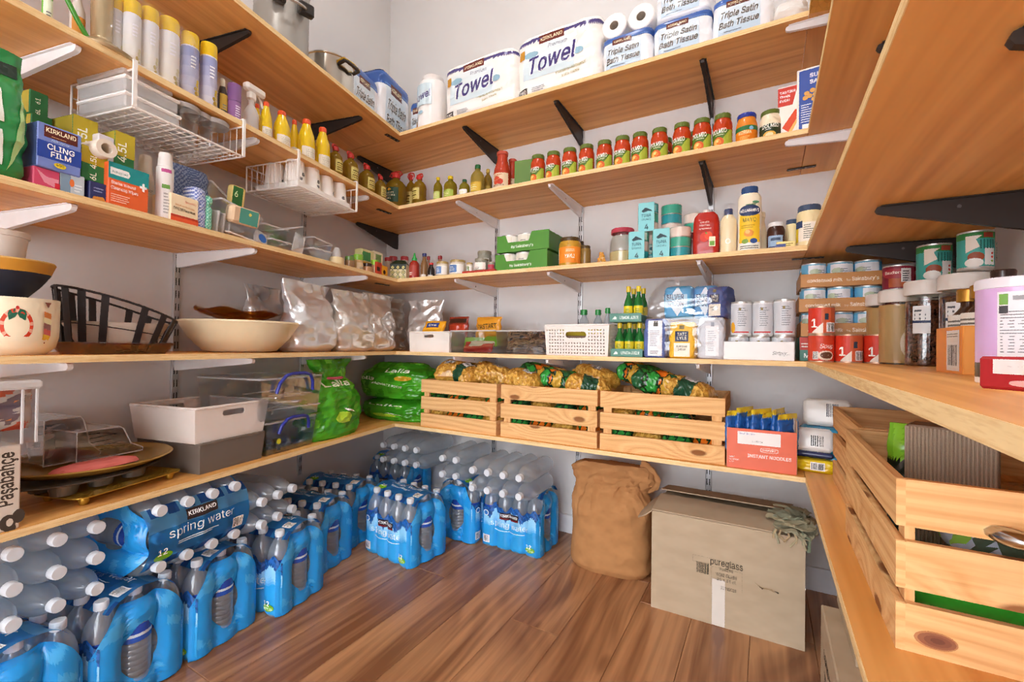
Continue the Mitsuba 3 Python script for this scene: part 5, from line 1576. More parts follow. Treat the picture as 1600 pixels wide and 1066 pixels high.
rr = .037
yr = 1.845
xs = [on_y(p, 545, yr)[0] for p in (1283, 1326, 1372)]
rr = (xs[2] - xs[0]) / 4 * .97
hh = z_at((xs[0], yr, 0), 523) - Z4
A_ = seg_parts(can_segs('#c9331f', 'gloss', '#c9a58a'), rr, hh, 26)
for i, x in enumerate(xs):
    put('red_can', A_ + [lab((chocp if i == 0 else tomato)(rr, hh), rr, name='print')], TR((x, yr, Z4), .15), f'{["left", "middle", "right"][i]} orange-red can standing in front of the milk trays', 'can', 'orange-red cans')
put('red_can', A_ + [lab(tomato(rr, hh), rr, name='print')], TR((xs[0], yr, Z4 + hh + .0005), .1), 'orange-red can stacked on top of the left orange-red can', 'can', 'orange-red cans')
# what the milk trays stand on
g = milk_tray(wt * 1.02, .25, .07)
bx = rbox(wt, .24, lv[0] - Z4 - .001, .002, '#4f8577')
d = Dec(.0004).rect(-wt * .5, .04, wt * .5, lv[0] - Z4 - .002, '#b8382c').text('MEN', -wt * .35, .012, .016, '#e6efe9', bold=True).lines(-wt * .48, .05, -wt * .25, .07, 2, '#e9d8cc', 3)
put('green_carton', [('carton', ply(bx, 'satin')), ('print', ply(d.front(-.1202), 'satin', 0))], TR((MC[0] - .0, MC[1], Z4)), 'green and red carton under the condensed milk trays', 'carton')


def maroon(r, h):
    d = Dec(.0003); d.rect(-2 * r, .06 * h, 2 * r, .94 * h, '#7d1f30', 14); d.ell(-.3 * r, .66 * h, .9 * r, .2 * h, '#9c2f38'); d.text('Baxters', -.3 * r, .64 * h, .12 * h, '#e8d2c6', 1.2 * r, bold=True); d.rect(-.6 * r, .1 * h, .9 * r, .46 * h, '#a8532c', 6); d.rect(.2 * r, .3 * h, .9 * r, .85 * h, '#d6d2d0', 4); d.lines(.3 * r, .34 * h, .8 * r, .8 * h, 5, '#4a4a50', 3); return d


ym = 1.83
xm = on_y(1403, 430, ym)[0]
rm2 = .038
hm = (z_at((xm, ym - rm2, 0), 414) - Z4) / 4
pm = seg_parts(can_segs('#7d1f30', 'gloss'), rm2, hm, 24) + [lab(maroon(rm2, hm), rm2, name='print')]
for j in range(4):
    put('maroon_can', pm, TR((xm, ym, Z4 + j * (hm + .0004)), -.5 + .1 * j), f'{ORD[j]} maroon can from the shelf in the stack right of the milk trays', 'can', 'maroon cans')
    if j > 1: put('maroon_can', pm, TR((xm + .078, ym + .01, Z4 + j * (hm + .0004)), -.4), f'maroon can behind the green drums, {["", "", "lower", "upper"][j]} of the two', 'can', 'maroon cans')
    elif j <= 1: put('maroon_can', pm, TR((xm + .078, ym + .01, Z4 + j * (hm + .0004)), -.4), f'maroon can hidden low behind the coffee jars, {["lower", "upper"][j]} of the two', 'can', 'maroon cans')


def coffee_parts(r, h, kind):
    segs = [('jar', '#ffffff', 'glass', [(.94, 0), (1, .02), (1, .80), (.93, .84), (.88, .86)]),
            ('lid', '#dcd6cd', 'satin', [(.9, .83), (1.06, .835), (1.08, .86), (1.08, .975), (1.02, 1), (0, 1)])]
    p = seg_parts(segs, r, h, 32)
    if kind == 'coffee':
        g = lathe([(0, .01 * h, '#4a2a1c'), (.95 * r, .01 * h)] + [(1.004 * r, (.03 + .72 * i / 40) * h) for i in range(41)] + [(.93 * r, .765 * h), (0, .75 * h)], 72)
        n = vnoise(g.v, 210, 3, 2); g.v = g.v * (1 - .03 * n[:, None] * np.array([1, 1, 0]))
        cen = g.v[g.f].mean(1); g.c = np.where((vnoise(cen, 190, 6, 2) > .5)[:, None], col('#3f2216'), col('#6a3c26'))
        p.append(('granules', ply(g, 'gloss', 60)))
        d = Dec(.0004); d.rect(-1.35 * r, .38 * h, -.50 * r, .70 * h, '#dfe0de', 6); d.lines(-1.25 * r, .54 * h, -.7 * r, .68 * h, 3, '#555a60', 2); d.rect(-1.35 * r, .50 * h, -.50 * r, .53 * h, '#2b3a5a', 6)
        d.rect(-.15 * r, .12 * h, .5 * r, .38 * h, '#c9c4bd', 5); d.rect(-.15 * r, .22 * h, .45 * r, .32 * h, '#b5302c', 4); d.rect(-.1 * r, .14 * h, .35 * r, .21 * h, '#7fb13a', 4); d.text('M', .0, .33 * h, .04 * h, '#20304a')
    else:
        p.append(('powder', ply(lathe([(0, .01 * h, '#b08a55'), (1.004 * r, .022 * h), (1.004 * r, .80 * h), (0, .80 * h)], 32), 'gloss', 60)))
        d = Dec(.0004); d.rect(-1.5 * r, .06 * h, 1.2 * r, .78 * h, '#a98a58', 12); d.poly([(-.5 * r, .77 * h), (.5 * r, .77 * h), (.2 * r, .5 * h), (-.1 * r, .4 * h)], '#2f6b45'); d.rect(-.4 * r, .62 * h, .2 * r, .72 * h, '#e6e2d6', 4)
        d.ell(-.1 * r, .28 * h, .6 * r, .2 * h, '#d9c9b0', 24); d.ell(-.05 * r, .28 * h, .35 * r, .12 * h, '#a5663c', 20); d.ell(-.05 * r, .2 * h, .15 * r, .04 * h, '#4a3a2c')
    p.append(('label', ply(d.wrap(r * 1.014), 'satin', 0)))
    return p


def at_r(px, base_y, z):
    return on_z(px, base_y, z)


# coffee jar in front and its neighbours; positions read on the shelf plane
CJ = [('coffee', 1411, 1484, 442, .225, 'catering jar of dark coffee granules with a white lid in the front of its row'), ('creamer', 1394, 1412, 452, .27, 'jar of pale brown powder with a white lid beside the coffee granules'), ('creamer2', 1484, 1542, 436, .30, 'jar with a white lid behind the bottles with gold caps')]
c, r, h = cyl('R', 4, 1411, 1486, 443, .22, far=True)
put('coffee_jar', coffee_parts(r / 1.08, h, 'coffee'), TR(c, .45), CJ[0][5], 'jar', 'coffee and creamer jars')
cj = c
pc = coffee_parts(r / 1.08, h * .95, 'creamer')
put('coffee_jar', pc, TR(c + np.array([-.04, 2.2 * r, 0]), .6), 'jar of pale brown powder with a white lid just behind the coffee granules', 'jar', 'coffee and creamer jars')
put('coffee_jar', pc, TR(c + np.array([-.055, 4.3 * r, 0]), .6), 'second jar of pale brown powder, nearer the maroon cans', 'jar', 'coffee and creamer jars')
pb = coffee_parts(r / 1.08, h, 'coffee')
bk = c + np.array([2.15 * r, -.2 * r, 0])
if bk[0] + r > XW - .005: bk[0] = XW - r - .006
put('coffee_jar', pb, TR(c + np.array([.0, -2.25 * r, 0]) + np.array([.045, 0, 0]), .3), 'jar with a white lid behind the bottles with gold caps', 'jar', 'coffee and creamer jars')


def drum(r, h):
    d = Dec(.0004); d.rect(-2.2 * r, .06 * h, 2.2 * r, .94 * h, '#3f9a8e', 18); d.rect(-2.2 * r, .78 * h, 2.2 * r, .95 * h, '#2f7a3c', 18); d.rect(-.35 * r, .80 * h, .3 * r, .93 * h, '#8f3a2a', 5)
    d.poly([(-1.3 * r, .42 * h), (-.55 * r, .56 * h), (-.75 * r, .76 * h), (-.4 * r, .86 * h), (-1.3 * r, .86 * h)], '#dcd2c2'); d.ell(-.75 * r, .30 * h, .45 * r, .13 * h, '#8a3f24'); d.ell(-.85 * r, .15 * h, .5 * r, .12 * h, '#dcd8d0'); d.rect(-.3 * r, .08 * h, .35 * r, .52 * h, '#d9d8d4', 5)
    for i in range(3): d.ell(.15 * r, (.18 + .1 * i) * h, .08 * r, .03 * h, '#b8382c' if i else '#7fae3c')
    for i in range(5): d.rect((-.55 + .17 * i) * r, .50 * h, (-.48 + .17 * i) * r, .74 * h, '#1f5f55', 1)
    d.lines(.5 * r, .2 * h, 1.1 * r, .7 * h, 8, '#2f7a70', 3); return d


for i, (a, b, y, l) in enumerate([(1431, 1488, 384, 'left'), (1494, 1554, 378, 'right')]):
    cc, r2, h2 = cyl('R', 4, a, b, y, .255 + .03 * i, z0=ZT[4] + h + .002 if i == 0 else ZT[4] + h + .002)
    tgt = z_at(cc + np.array([0, 0, 0]) - np.array([0, r2, 0]) * 0, y) - cc[2]
    hh2 = max(.09, tgt)
    put('cocoa_drum', seg_parts(can_segs('#3f9a8e', 'gloss'), r2, hh2, 28) + [lab(drum(r2, hh2), r2, name='print')], TR(cc, .5), f'{l} turquoise and green drum stacked on the coffee jars', 'drum', 'turquoise drums')
# sauce bottles in an orange carton
P1 = on_z(1461, 581, Z4); P2 = on_z(1521, 588, Z4)
ya, yb = 1.225, 1.085
xo = .302
wc, dc, hc = ya - yb, .075, 0
hc = z_at((xo, yb, 0), 509) - Z4
g = rbox(wc, .003, hc, .0008, '#dd8a35').at(y=-dc / 2) + rbox(.003, dc, hc, .0008, '#c97726').at(x=-wc / 2) + rbox(.003, dc, hc, .0008, '#e09a4a').at(x=wc / 2) + rbox(wc, .003, hc, .0008, '#c97726').at(y=dc / 2) + rbox(wc, dc, .003, .0008, '#c97726')
d = Dec(.0004).rect(-wc * .05, hc * .06, wc * .42, hc * .92, '#d8d2c8').lines(-wc * .02, hc * .78, wc * .38, hc * .88, 2, '#8d857a', 2).bars(-.0 * wc, hc * .12, wc * .38, hc * .66, 9, '#4a4a4a', '#dcd8d2')
put('bottle_carton', [('carton', ply(g, 'satin', 20)), ('print', ply(d.front(-dc / 2 - .0018), 'satin', 0))], TR((xo + dc / 2, (ya + yb) / 2, Z4), -math.pi / 2), 'orange cardboard carrier holding dark sauce bottles with gold caps', 'carton')
DK = [('body', '#3a2012', 'gloss', [(0, 0), (.95, 0), (1, .03), (1, .55), (.8, .68), (.42, .78), (.42, .9), (0, .9)]), ('cap', '#b98736', 'metal', [(.44, .84), (.62, .845), (.62, .985), (.56, 1), (0, 1)])]
hb = z_at((xo + .03, 1.15, 0), 452) - Z4
for i in range(2):
    for j in range(1):
        y_ = ya - .037 - i * .066
        p_ = seg_parts(DK, .029, hb, 22) + [lab(Dec(.0004).rect(-.9 * .029, hb * .36, .9 * .029, hb * .68, '#d9d4ca', 8).lines(-.02, hb * .40, .02, hb * .64, 5, '#6d675e', 3), .029)]
        put('sauce_bottle', p_, TR((xo + .037, y_, Z4 + .004), -math.pi / 2 + .5), f'dark sauce bottle with a gold cap, {["far", "near"][i]} one in the orange carrier', 'bottle', 'dark sauce bottles in the carrier')
c_, r_, h_ = cyl('R', 4, 1478, 1488, 460, .24)
put('red_cap_bottle', seg_parts(DK[:1] + [('cap', '#c0392b', 'gloss', DK[1][3])], .02, .17, 18), TR((xo + .10, 1.30, Z4), 0), 'small bottle with a red cap behind the orange carrier', 'bottle')

# big pink tub, brown lidded jar and red box at the right edge
c_, r_, h_ = cyl('R', 4, 1523, 1668, 441, .12, far=True)
tub = [('tub', '#caa6cf', 'gloss', [(0, 0), (.97, 0), (1, .01), (1, .035)]), ('lid', '#d9d5d9', 'gloss', [(1.0, .9), (1.03, .905), (1.03, .985), (.99, 1), (0, 1)])]
g = lathe([(0, 0, '#e3e0de'), (.97 * r_, 0), (r_, .01 * h_), (r_, .06 * h_, '#4a3a30'), (r_, .20 * h_, '#c9a5cf'), (r_, .91 * h_)], 40)
lid = lathe([(r_ * 1.0, h_ * .9, '#d8d4da'), (r_ * 1.03, h_ * .905), (r_ * 1.03, h_ * .985), (r_, h_), (0, h_)], 40)
d = Dec(.0005); d.rect(-.25 * r_, .26 * h_, 1.1 * r_, .86 * h_, '#dcd9dc', 12); d.lines(-.18 * r_, .30 * h_, .9 * r_, .70 * h_, 14, '#6a6a70', 5, .3); d.rect(-.2 * r_, .74 * h_, .0, .84 * h_, '#6fa04a', 2); d.rect(-.2 * r_, .66 * h_, .0, .73 * h_, '#3a3a3e', 2); d.rect(.1 * r_, .78 * h_, .7 * r_, .82 * h_, '#8d8d90', 4)
put('pink_tub', [('tub', ply(g, 'gloss')), ('lid', ply(lid, 'gloss')), ('label', ply(d.wrap(r_ * 1.006, 0, -.55), 'satin', 0))], TR(c_), 'large pink tub with a white information label at the right edge', 'tub')
pt = c_
B1_ = on_z(1553, 606, Z4)
hR = z_at(B1_, 557) - Z4
g = rbox(.12, .07, hR, .003, '#a3242a', side='#8f6a4a')
d = Dec(.0004).rect(-.045, hR * .48, .045, hR * .92, '#dcd6d4').bars(-.038, hR * .54, .038, hR * .88, 12, '#4a4a4c', None).poly([(x * .03, hR * .22 + y * hR * .1) for x, y in rrect(2, 2, .7)], '#d6a6a4')
put('red_box', [('box', ply(g, 'satin')), ('print', ply(d.front(-.0352), 'satin', 0))], TR((B1_[0] + .045, B1_[1] - .045, Z4), -.95), 'small red box with a barcode label in front of the pink tub', 'box')
JL = [('jar', '#cbbfb4', 'gloss', [(0, 0), (1, .02), (1, .82), (.9, .86), (0, .86)]), ('lid', '#3a2722', 'gloss', [(.85, .85), (.98, .855), (.98, .985), (.9, 1), (0, 1)])]
cc, r2, h2 = cyl('R', 4, 1546, 1590, 424, .30, far=True)
put('brown_lid_jar', seg_parts(JL, min(r2, .05), h2, 26), TR((min(cc[0], XW - .06), cc[1], Z4)), 'pale jar with a dark brown lid behind the pink tub', 'jar')

# ================================================================ lowest shelf, right run: two crates
pr1 = on_z(1397, 1012, Z5)
yc0 = pr1[1]
rc = []
for i, (y0, l) in enumerate([(yc0, 'near pine crate on the right with a big dark knot low on its end'), (yc0 + .51, 'far pine crate on the lowest right shelf behind the near one')]):
    x0 = .168 + .028 * i
    rot = -math.pi / 2
    c = np.array([x0 + CD / 2, y0 + CL / 2, Z5]); rc.append(c)
    cpt = crate_parts(i + 11)
    if i == 0:
        kp = on_y(1462, 1002, y0)
        kn = Dec(.0002).ell(0, 0, .024, .0125, '#b07a50', 24).ell(.001, 0, .021, .0105, '#8d5a40', 24).ell(.002, 0, .015, .0075, '#7d4c38', 24).ell(.002, .0005, .008, .004, '#6d4031', 20)
        cpt.append(('knot', ply(kn.right(CL / 2 + .0002, kp[2] - Z5, kp[0] - c[0]), 'satin', 0)))
    put('wooden_crate', cpt, TR(c, rot), l, 'crate', 'slatted pine crates')
c0 = rc[0]
# things inside the near crate
P_ = sack(.085, .27, .06, PILLOW_A, [(0, .9), (.1, 1), (.85, .9), (.95, .3), (1, .1)], '#1f2a20', 4, .003, 30, 36, 26, .7, cfn=lambda p, cc: np.where((p[:, 2] > .20)[:, None], np.where(((p[:, 0] * 60).astype(int) % 2 == 0)[:, None], col('#7dc22e'), col('#8fd23c')), cc))
put('green_top_packet', [('', ply(P_, 'gloss', 60))], TR((c0[0] - .085, c0[1] + .09, Z5 + .02), -.3), 'black packet with a lime green top standing in the near crate', 'packet')
w_, d_, h_ = .115, .07, .285
g = rbox(w_, d_, h_, .004, '#8f7d6c')
rid = G()
for i in range(22):
    rid = rid + tube([(-w_ / 2 + .003 + i * .0052, -d_ / 2 - .0004, .003), (-w_ / 2 + .003 + i * .0052, -d_ / 2 - .0004, h_ - .003)], .0019, 5, c='#a08e7c')
    if i < 13: rid = rid + tube([(-w_ / 2 - .0004, -d_ / 2 + .003 + i * .0052, .003), (-w_ / 2 - .0004, -d_ / 2 + .003 + i * .0052, h_ - .003)], .0019, 5, c='#a08e7c')
k_ = put('corrugated_wrap', [('body', ply(g, 'matte')), ('ridge', ply(rid, 'matte', 60))], TR((c0[0] - .06, c0[1] - .02, Z5 + .02), -.35), 'grey brown corrugated paper sleeve standing in the near crate', 'paper sleeve')
labels[k_ + '__ridge'] = {'kind': 'stuff', 'label': 'fine corrugation'}
put('brown_box', [('', ply(rbox(.10, .08, .19, .003, '#8f6a48'), 'satin'))], TR((c0[0] - .03, c0[1] + .19, Z5 + .02), -1.4), 'small brown box at the far end of the near crate', 'box')
put('green_bag', packet(.20, .16, .085, '#3fae35', 8), T().translate([float(c0[0]) - .05, float(c0[1]) - .11, float(Z5) + .062]).rotate([1, 0, 0], -80).translate([0, 0, -.08]), 'bright green bag seen between the boards of the near crate', 'bag')
put('red_packet', packet(.22, .16, .06, '#a02a26', 9, cfn=blotch(['#a02a26', '#2b2a2a', '#c9c4c0'], 40, 2)), T().translate([float(c0[0]) + .09, float(c0[1]) - .10, float(Z5) + .16]).rotate([1, 0, 0], -85).translate([0, 0, -.08]), 'dark red packet lying inside the near crate', 'packet')
put('teal_packet', packet(.18, .15, .05, '#5f8a3a', 12, cfn=blotch(['#6f9a3a', '#8d98a4', '#3a4a3c'], 30, 4)), T().translate([float(c0[0]) - .02, float(c0[1]) - .13, float(Z5) + .165]).rotate([1, 0, 0], -80).translate([0, 0, -.08]), 'green and grey packet seen under the top board of the near crate', 'packet')
sp = on_y(1590, 843, c0[1] - CL / 2 - .03)
g = lathe([(0, -.02, '#b8babd'), (.012, -.018), (.02, -.008), (.021, .004), (.014, .016), (0, .02)], 20).map(lambda v: v * np.array([1, 1.9, .8]))
g2 = tube([(0, .035, 0), (-.01, .07, -.004), (-.015, .12, -.012)], .006, 8, c='#1c1c1e')
put('ladle', [('bowl', ply(g, 'chrome', 60)), ('shaft', ply(g2, 'gloss', 60))], TR((sp[0], c0[1] - CL / 2 - .012, sp[2] - .004), .8, s=.72), 'shiny steel utensil poking out between the top boards of the near crate', 'ladle')

# ================================================================ floor, right: cartons and paper sack
def carton(w, d_, h, flap=True):
    g = rbox(w, d_, h, .004, '#b5a38a')
    return g


P0, P1 = on_z(1017, 948, 0), on_z(1257, 1014, 0)
w = P1[0] - P0[0]; d_ = .34
h = z_at((P0[0], P0[1], 0), 793)
base = np.array([(P0[0] + P1[0]) / 2, min(P0[1], P1[1]) + d_ / 2, 0])
bodyc = prism([(-w / 2, -d_ / 2), (w / 2, -d_ / 2), (w / 2, d_ / 2), (-w / 2, d_ / 2)], 0, h - .012, (1, 0), 'cardboard', chamfer=.004)


def flap(pts, th=.004):
    return slab(pts, th, '#b5a38a')


f1 = flap([(-w / 2, -d_ / 2 + .002), (w / 2 - .09, -d_ / 2 + .002), (w / 2 - .05, -d_ / 2 + .05), (w / 2 - .08, -.012), (-w / 2, -.006)]).at(z=0)
f1 = f1.map(lambda v: np.stack([v[:, 0], v[:, 1], v[:, 2] + h - .010 + (v[:, 1] + d_ / 2) * .10], 1))
f2 = flap([(-w / 2, .004), (w / 2 - .06, .0), (w / 2 - .02, d_ / 2), (-w / 2, d_ / 2)])
f2 = f2.map(lambda v: np.stack([v[:, 0], v[:, 1], v[:, 2] + h - .004 + (d_ / 2 - v[:, 1]) * .16], 1))
f3 = flap([(0, 0), (.10, .01), (.115, .12), (.08, .19), (.02, .20)], .004).at(rz=math.pi / 2 + .25).at(ry=0)
f3 = slab([(0, -.16), (.03, -.17), (.075, -.13), (.085, -.05), (.07, .04), (.05, .08), (0, .09)], .004, '#b5a38a').at(ry=math.radians(180 - 38)).at(x=-w / 2, z=h - .008, y=-.02)
rag = []
q = random.Random(5)
for i in range(7):
    pts = []
    m = 14
    for j in range(m):
        a = 2 * math.pi * j / m
        pts.append(((.055 + .02 * q.random()) * math.cos(a), (.05 + .025 * q.random()) * math.sin(a)))
    s_ = slab(pts, .0025, q.choice(['#a8a184', '#97937a', '#b09a78', '#8f927c']))
    m_ = trimesh.Trimesh(s_.v, s_.f, process=True); m_ = m_.subdivide_to_size(.02)
    v = np.array(m_.vertices); v[:, 2] += (vnoise(v + i, 35, i)[:] - .5) * .05
    rag.append(G(v, m_.faces, s_.c[0]).at(x=w / 2 - .055 + .035 * q.random(), y=-d_ / 2 + .04 + i * .028, z=h + .002 + .006 * (i % 4), rx=.3 * (q.random() - .5)))
rg = rag[0]
for r__ in rag[1:]: rg = rg + r__
rest = G()
q = random.Random(9)
for i in range(26):   # torn strips hanging over the corner
    L_ = q.uniform(.02, .06)
    y0 = -d_ / 2 + .30 * q.random()
    rest = rest + tube([(w / 2 - .01, y0, h + .004), (w / 2 + .008 + .006 * q.random(), y0 + q.uniform(-.01, .01), h - L_ * .4), (w / 2 + .006 + .010 * q.random(), y0 + q.uniform(-.015, .015), h - L_)], .0032, 4, c=q.choice(['#7f8a72', '#97937a', '#a58a66', '#6a705e']))
    if i < 12:
        x0 = w / 2 - .10 * q.random()
        rest = rest + tube([(x0, -d_ / 2 + .004, h + .003), (x0 + q.uniform(-.01, .01), -d_ / 2 - .006, h - L_ * .3), (x0 + q.uniform(-.015, .015), -d_ / 2 - .005, h - L_ * .8)], .0036, 4, c=q.choice(['#a39a7c', '#97937a', '#b09a78']))
d = Dec(.0004)
u = w; t_ = '#4d4538'
d.lines(0, 0, .001, .001, 1, t_)
bx0, bx1, by0, by1 = -u * .20, u * .125, h * .445, h * .62
for a in ((bx0, by1, bx1, by1 + .0008), (bx0, by0 + .045, -u * .075, by0 + .0458), (bx1, by0 - .03, bx1 + .0008, by1), (bx0, by0 + .045, bx0 + .0008, by1), (-u * .075, by0 - .03, -u * .0735, by1), (-u * .075, h * .55, bx1, h * .552)): d.rect(*a, '#8a7d68')
d.text('pureglass', u * .025, h * .572, h * .062, '#3d362c', u * .21, bold=False); d.text('P44290', u * .025, h * .53, h * .025, t_, u * .085)
d.text('WINE GLASS', u * .025, h * .475, h * .03, t_, u * .135); d.text('21 x 31 cl', u * .025, h * .435, h * .026, t_, u * .12); d.text('12 PIECES', u * .04, h * .36, h * .026, t_, u * .1)
d.bars(-u * .18, h * .455, -u * .085, h * .575, 4, '#3d362c', None)
d.poly([(u * .20, h * .50), (u * .25, h * .455), (u * .29, h * .46), (u * .33, h * .445), (u * .31, h * .47), (u * .25, h * .47)], '#a08b6c'); d.poly([(u * .225, h * .475), (u * .26, h * .462), (u * .25, h * .45)], '#5d4d38'); d.poly([(u * .32, h * .463), (u * .345, h * .445), (u * .35, h * .455)], '#2d261e')
tape = Dec(.0008).rect(-u * .068, h * .005, u * .018, h * .44, '#cfc8bd', 3, 12)
tg = tape.front(-d_ / 2 - .0012); tg = tg.map(lambda v: v + np.stack([0 * v[:, 0], -.0012 * vnoise(v, 60, 3), 0 * v[:, 0]], 1))
k_ = put('carton', [('body', bodyc), ('flap', ply(f1, 'cardboard')), ('flap', ply(f2, 'cardboard')), ('flap', ply(f3, 'cardboard')), ('torn_corner', ply(rg + rest, 'matte', 40)), ('print', ply(d.front(-d_ / 2 - .0004), 'matte', 0)), ('packing_tape', ply(tg, 'gloss', 40))],
    TR(base), 'large cardboard carton of wine glasses with a torn top corner on the floor', 'carton')
labels[k_ + '__torn_corner'] = {'label': 'frayed greenish torn cardboard', 'kind': 'stuff'}
# second carton under the right shelf, near the camera
q0 = np.array([.140, 1.80, 0])


def side_carton(w, d_, h):
    b_ = prism([(-w / 2, -d_ / 2), (w / 2, -d_ / 2), (w / 2, d_ / 2), (-w / 2, d_ / 2)], 0, h, (1, 0), 'cardboard', chamfer=.004)
    return b_


sc = side_carton(.42, .36, .30)
d = Dec(.0004)
d.text('LONG WAVY', -.02, .20, .022, '#3a342c', .22, bold=True); d.text('TRAVELS DO', -.01, .15, .022, '#3a342c', .22, bold=True); d.text('fragile glass', .01, .09, .020, '#b8503c', .20)
put('carton', [('body', sc), ('print', ply(d.front(-.1804), 'matte', 0))], TR((.135 + .18, 1.30, 0), -math.pi / 2), 'long carton on the floor under the right shelf with black and red lettering', 'carton')
put('carton', [('body', side_carton(.30, .33, .22))], TR((.17 + .17, 1.40, .301), -math.pi / 2), 'brown carton stacked on the one with black and red lettering', 'carton')
d = Dec(.0004).rect(-.10, .04, -.02, .13, '#e4e4e4').rect(-.085, .055, -.035, .115, '#26335f').rect(-.075, .065, -.045, .105, '#e4e4e4').lines(-.07, .07, -.05, .10, 3, '#26335f')
put('carton', [('body', ply(rbox(.26, .30, .20, .004, '#cfc8b8'), 'matte')), ('label', ply(d.left(-.1304), 'satin', 0))], TR((.165 + .13, .93, 0)), 'pale carton with a navy and white label at the bottom of the right shelf', 'carton')

# kraft paper sack
A1_, B1_ = on_z(886, 883, 0), on_z(1012, 903, 0)
w = B1_[0] - A1_[0] + .0
cx = (A1_[0] + B1_[0]) / 2
hs = z_at((cx, 2.05, 0), 722)
av = [(0, .96), (.04, 1.03), (.3, 1.03), (.55, 1.0), (.66, .95), (.74, .84), (.79, .80), (.86, .96), (.93, 1.02), (1, .80)]
bv = [(0, .9), (.05, 1), (.4, 1), (.6, .9), (.72, .66), (.80, .5), (.9, .42), (1, .2)]
sg = sack(w, hs, .24, av, bv, '#b08055', 12, .005, 7, 110, 90, .72)
zz = sg.v[:, 2] / hs
aa = np.arctan2(sg.v[:, 1], sg.v[:, 0])
# folds run down from the tied neck and fade out over the filled body; the top is crumpled
up = np.clip((zz - .42) / .3, 0, 1)
fold_ = (1 - abs(2 * vnoise(np.stack([aa * 2.6 + zz * 1.5, zz * 1.2, 0 * aa], 1), 1.6, 8) - 1) * 1.5 - .4) * up * np.clip((1.02 - zz) / .2, .35, 1)
crum = (1 - abs(2 * vnoise(sg.v, 26, 9) - 1) * 1.5 - .4) * np.clip((zz - .6) / .2, 0, 1)
soft = (vnoise(sg.v, 9, 4) - .5)
nn = np.stack([sg.v[:, 0], sg.v[:, 1] * 1.6, 0 * sg.v[:, 0]], 1); nn /= np.linalg.norm(nn, axis=1, keepdims=True) + 1e-9
sg.v = sg.v + nn * (fold_ * .034 + crum * .018 + soft * .012)[:, None]
ear = sack(.16, .10, .03, [(0, 1), (.5, .8), (1, .25)], [(0, 1), (1, .2)], '#b08055', 5, .006, 22, 36, 22, .8).at(rz=0, ry=math.radians(105), x=w * .33, z=hs * .90, y=.0)
put('paper_sack', [('', ply(sg, 'kraft_paper', 50)), ('folded_top', ply(ear, 'kraft_paper', 50))], TR((cx, A1_[1] + .11, 0), .05), 'crumpled brown kraft paper sack standing on the floor', 'paper sack')


# ================================================================ top shelf, left run: pots
c, r, h = cyl('L', 1, 385, 474, -70, .02)
h = .30
pot = lathe([(0, 0, '#a9a6a0'), (r * .95, 0), (r, .012), (r, h * .96), (r * 1.03, h * .97), (r * 1.03, h), (r * .99, h), (r * .98, .02), (0, .02)], 48)
hd = tube([(r * math.cos(a) * .99 + .0, r * math.sin(a) * .99, h * .62 + .0) if False else (r + .045 * math.sin(t), .055 * math.cos(t), h * .62 - .02 * math.sin(t)) for t in np.linspace(0, math.pi, 12) for a in (0,)], .006, 8, c='#b8b6b2')
fit1 = rbox(.03, .06, .05, .006, '#2a2827').at(x=r + .008, y=-.055, z=h * .62 - .03)
fit = rbox(.03, .06, .05, .006, '#2a2827').at(x=r + .008, y=.055, z=h * .62 - .03)
rot = SURF['L'][3]
put('stock_pot', [('body', ply(pot, 'metal')), ('handle', ply(hd, 'metal', 60)), ('bracket', ply(fit1, 'gloss')), ('bracket', ply(fit, 'gloss'))], TR(c, -.25), 'large dull aluminium stock pot on the top left shelf', 'pot')
c, r, h = cyl('L', 1, 466, 546, 81, .03)
pan = lathe([(0, 0, '#c9c3b8'), (r * .96, 0), (r, .01), (r, h * .95), (r * 1.04, h * .965), (r * 1.04, h), (r * .98, h), (r * .97, .015), (0, .015)], 44)
grip = tube([(r - .005, -.045, h * .75), (r + .03, -.045, h * .78), (r + .035, -.03, h * .78), (r + .035, .03, h * .78), (r + .03, .045, h * .78), (r - .005, .045, h * .75)], .008, 8, c='#2a2522')
gold = tube([(r - .01, -.05, h * .80), (r + .028, -.05, h * .84), (r + .035, 0, h * .845), (r + .028, .05, h * .84), (r - .01, .05, h * .80)], .005, 8, c='#c9a13a')
put('steel_pan', [('body', ply(pan, 'chrome')), ('grip', ply(grip, 'gloss', 60)), ('gold_trim', ply(gold, 'metal', 60))], TR(c, .1), 'steel pan with a black and gold handle beside the stock pot', 'pan')

# ================================================================ second highest shelf, left run
AER = lambda b: [('body', b, 'gloss', [(0, 0), (.96, 0), (1, .02), (1, .78), (.97, .79)]), ('cap', '#dcb91f', 'gloss', [(.99, .775), (1, .78), (1, .94), (.93, .985), (.6, 1), (0, 1)])]


def aer_dec(c1, c2, pic):
    def f(r, h):
        d = Dec(.0003); d.rect(-2.4 * r, .02 * h, 2.4 * r, .76 * h, c2, 14, 5, c1)
        for i, (x, y) in enumerate(((.3, .1), (.1, .15), (.5, .17), (.35, .22), (.2, .08), (.55, .1), (.4, .27))): d.ell(x * r, y * h, .22 * r, .03 * h, pic[i % len(pic)])
        d.lines(-.5 * r, .45 * h, .2 * r, .65 * h, 4, '#e6e6ee', 3); return d
    return f


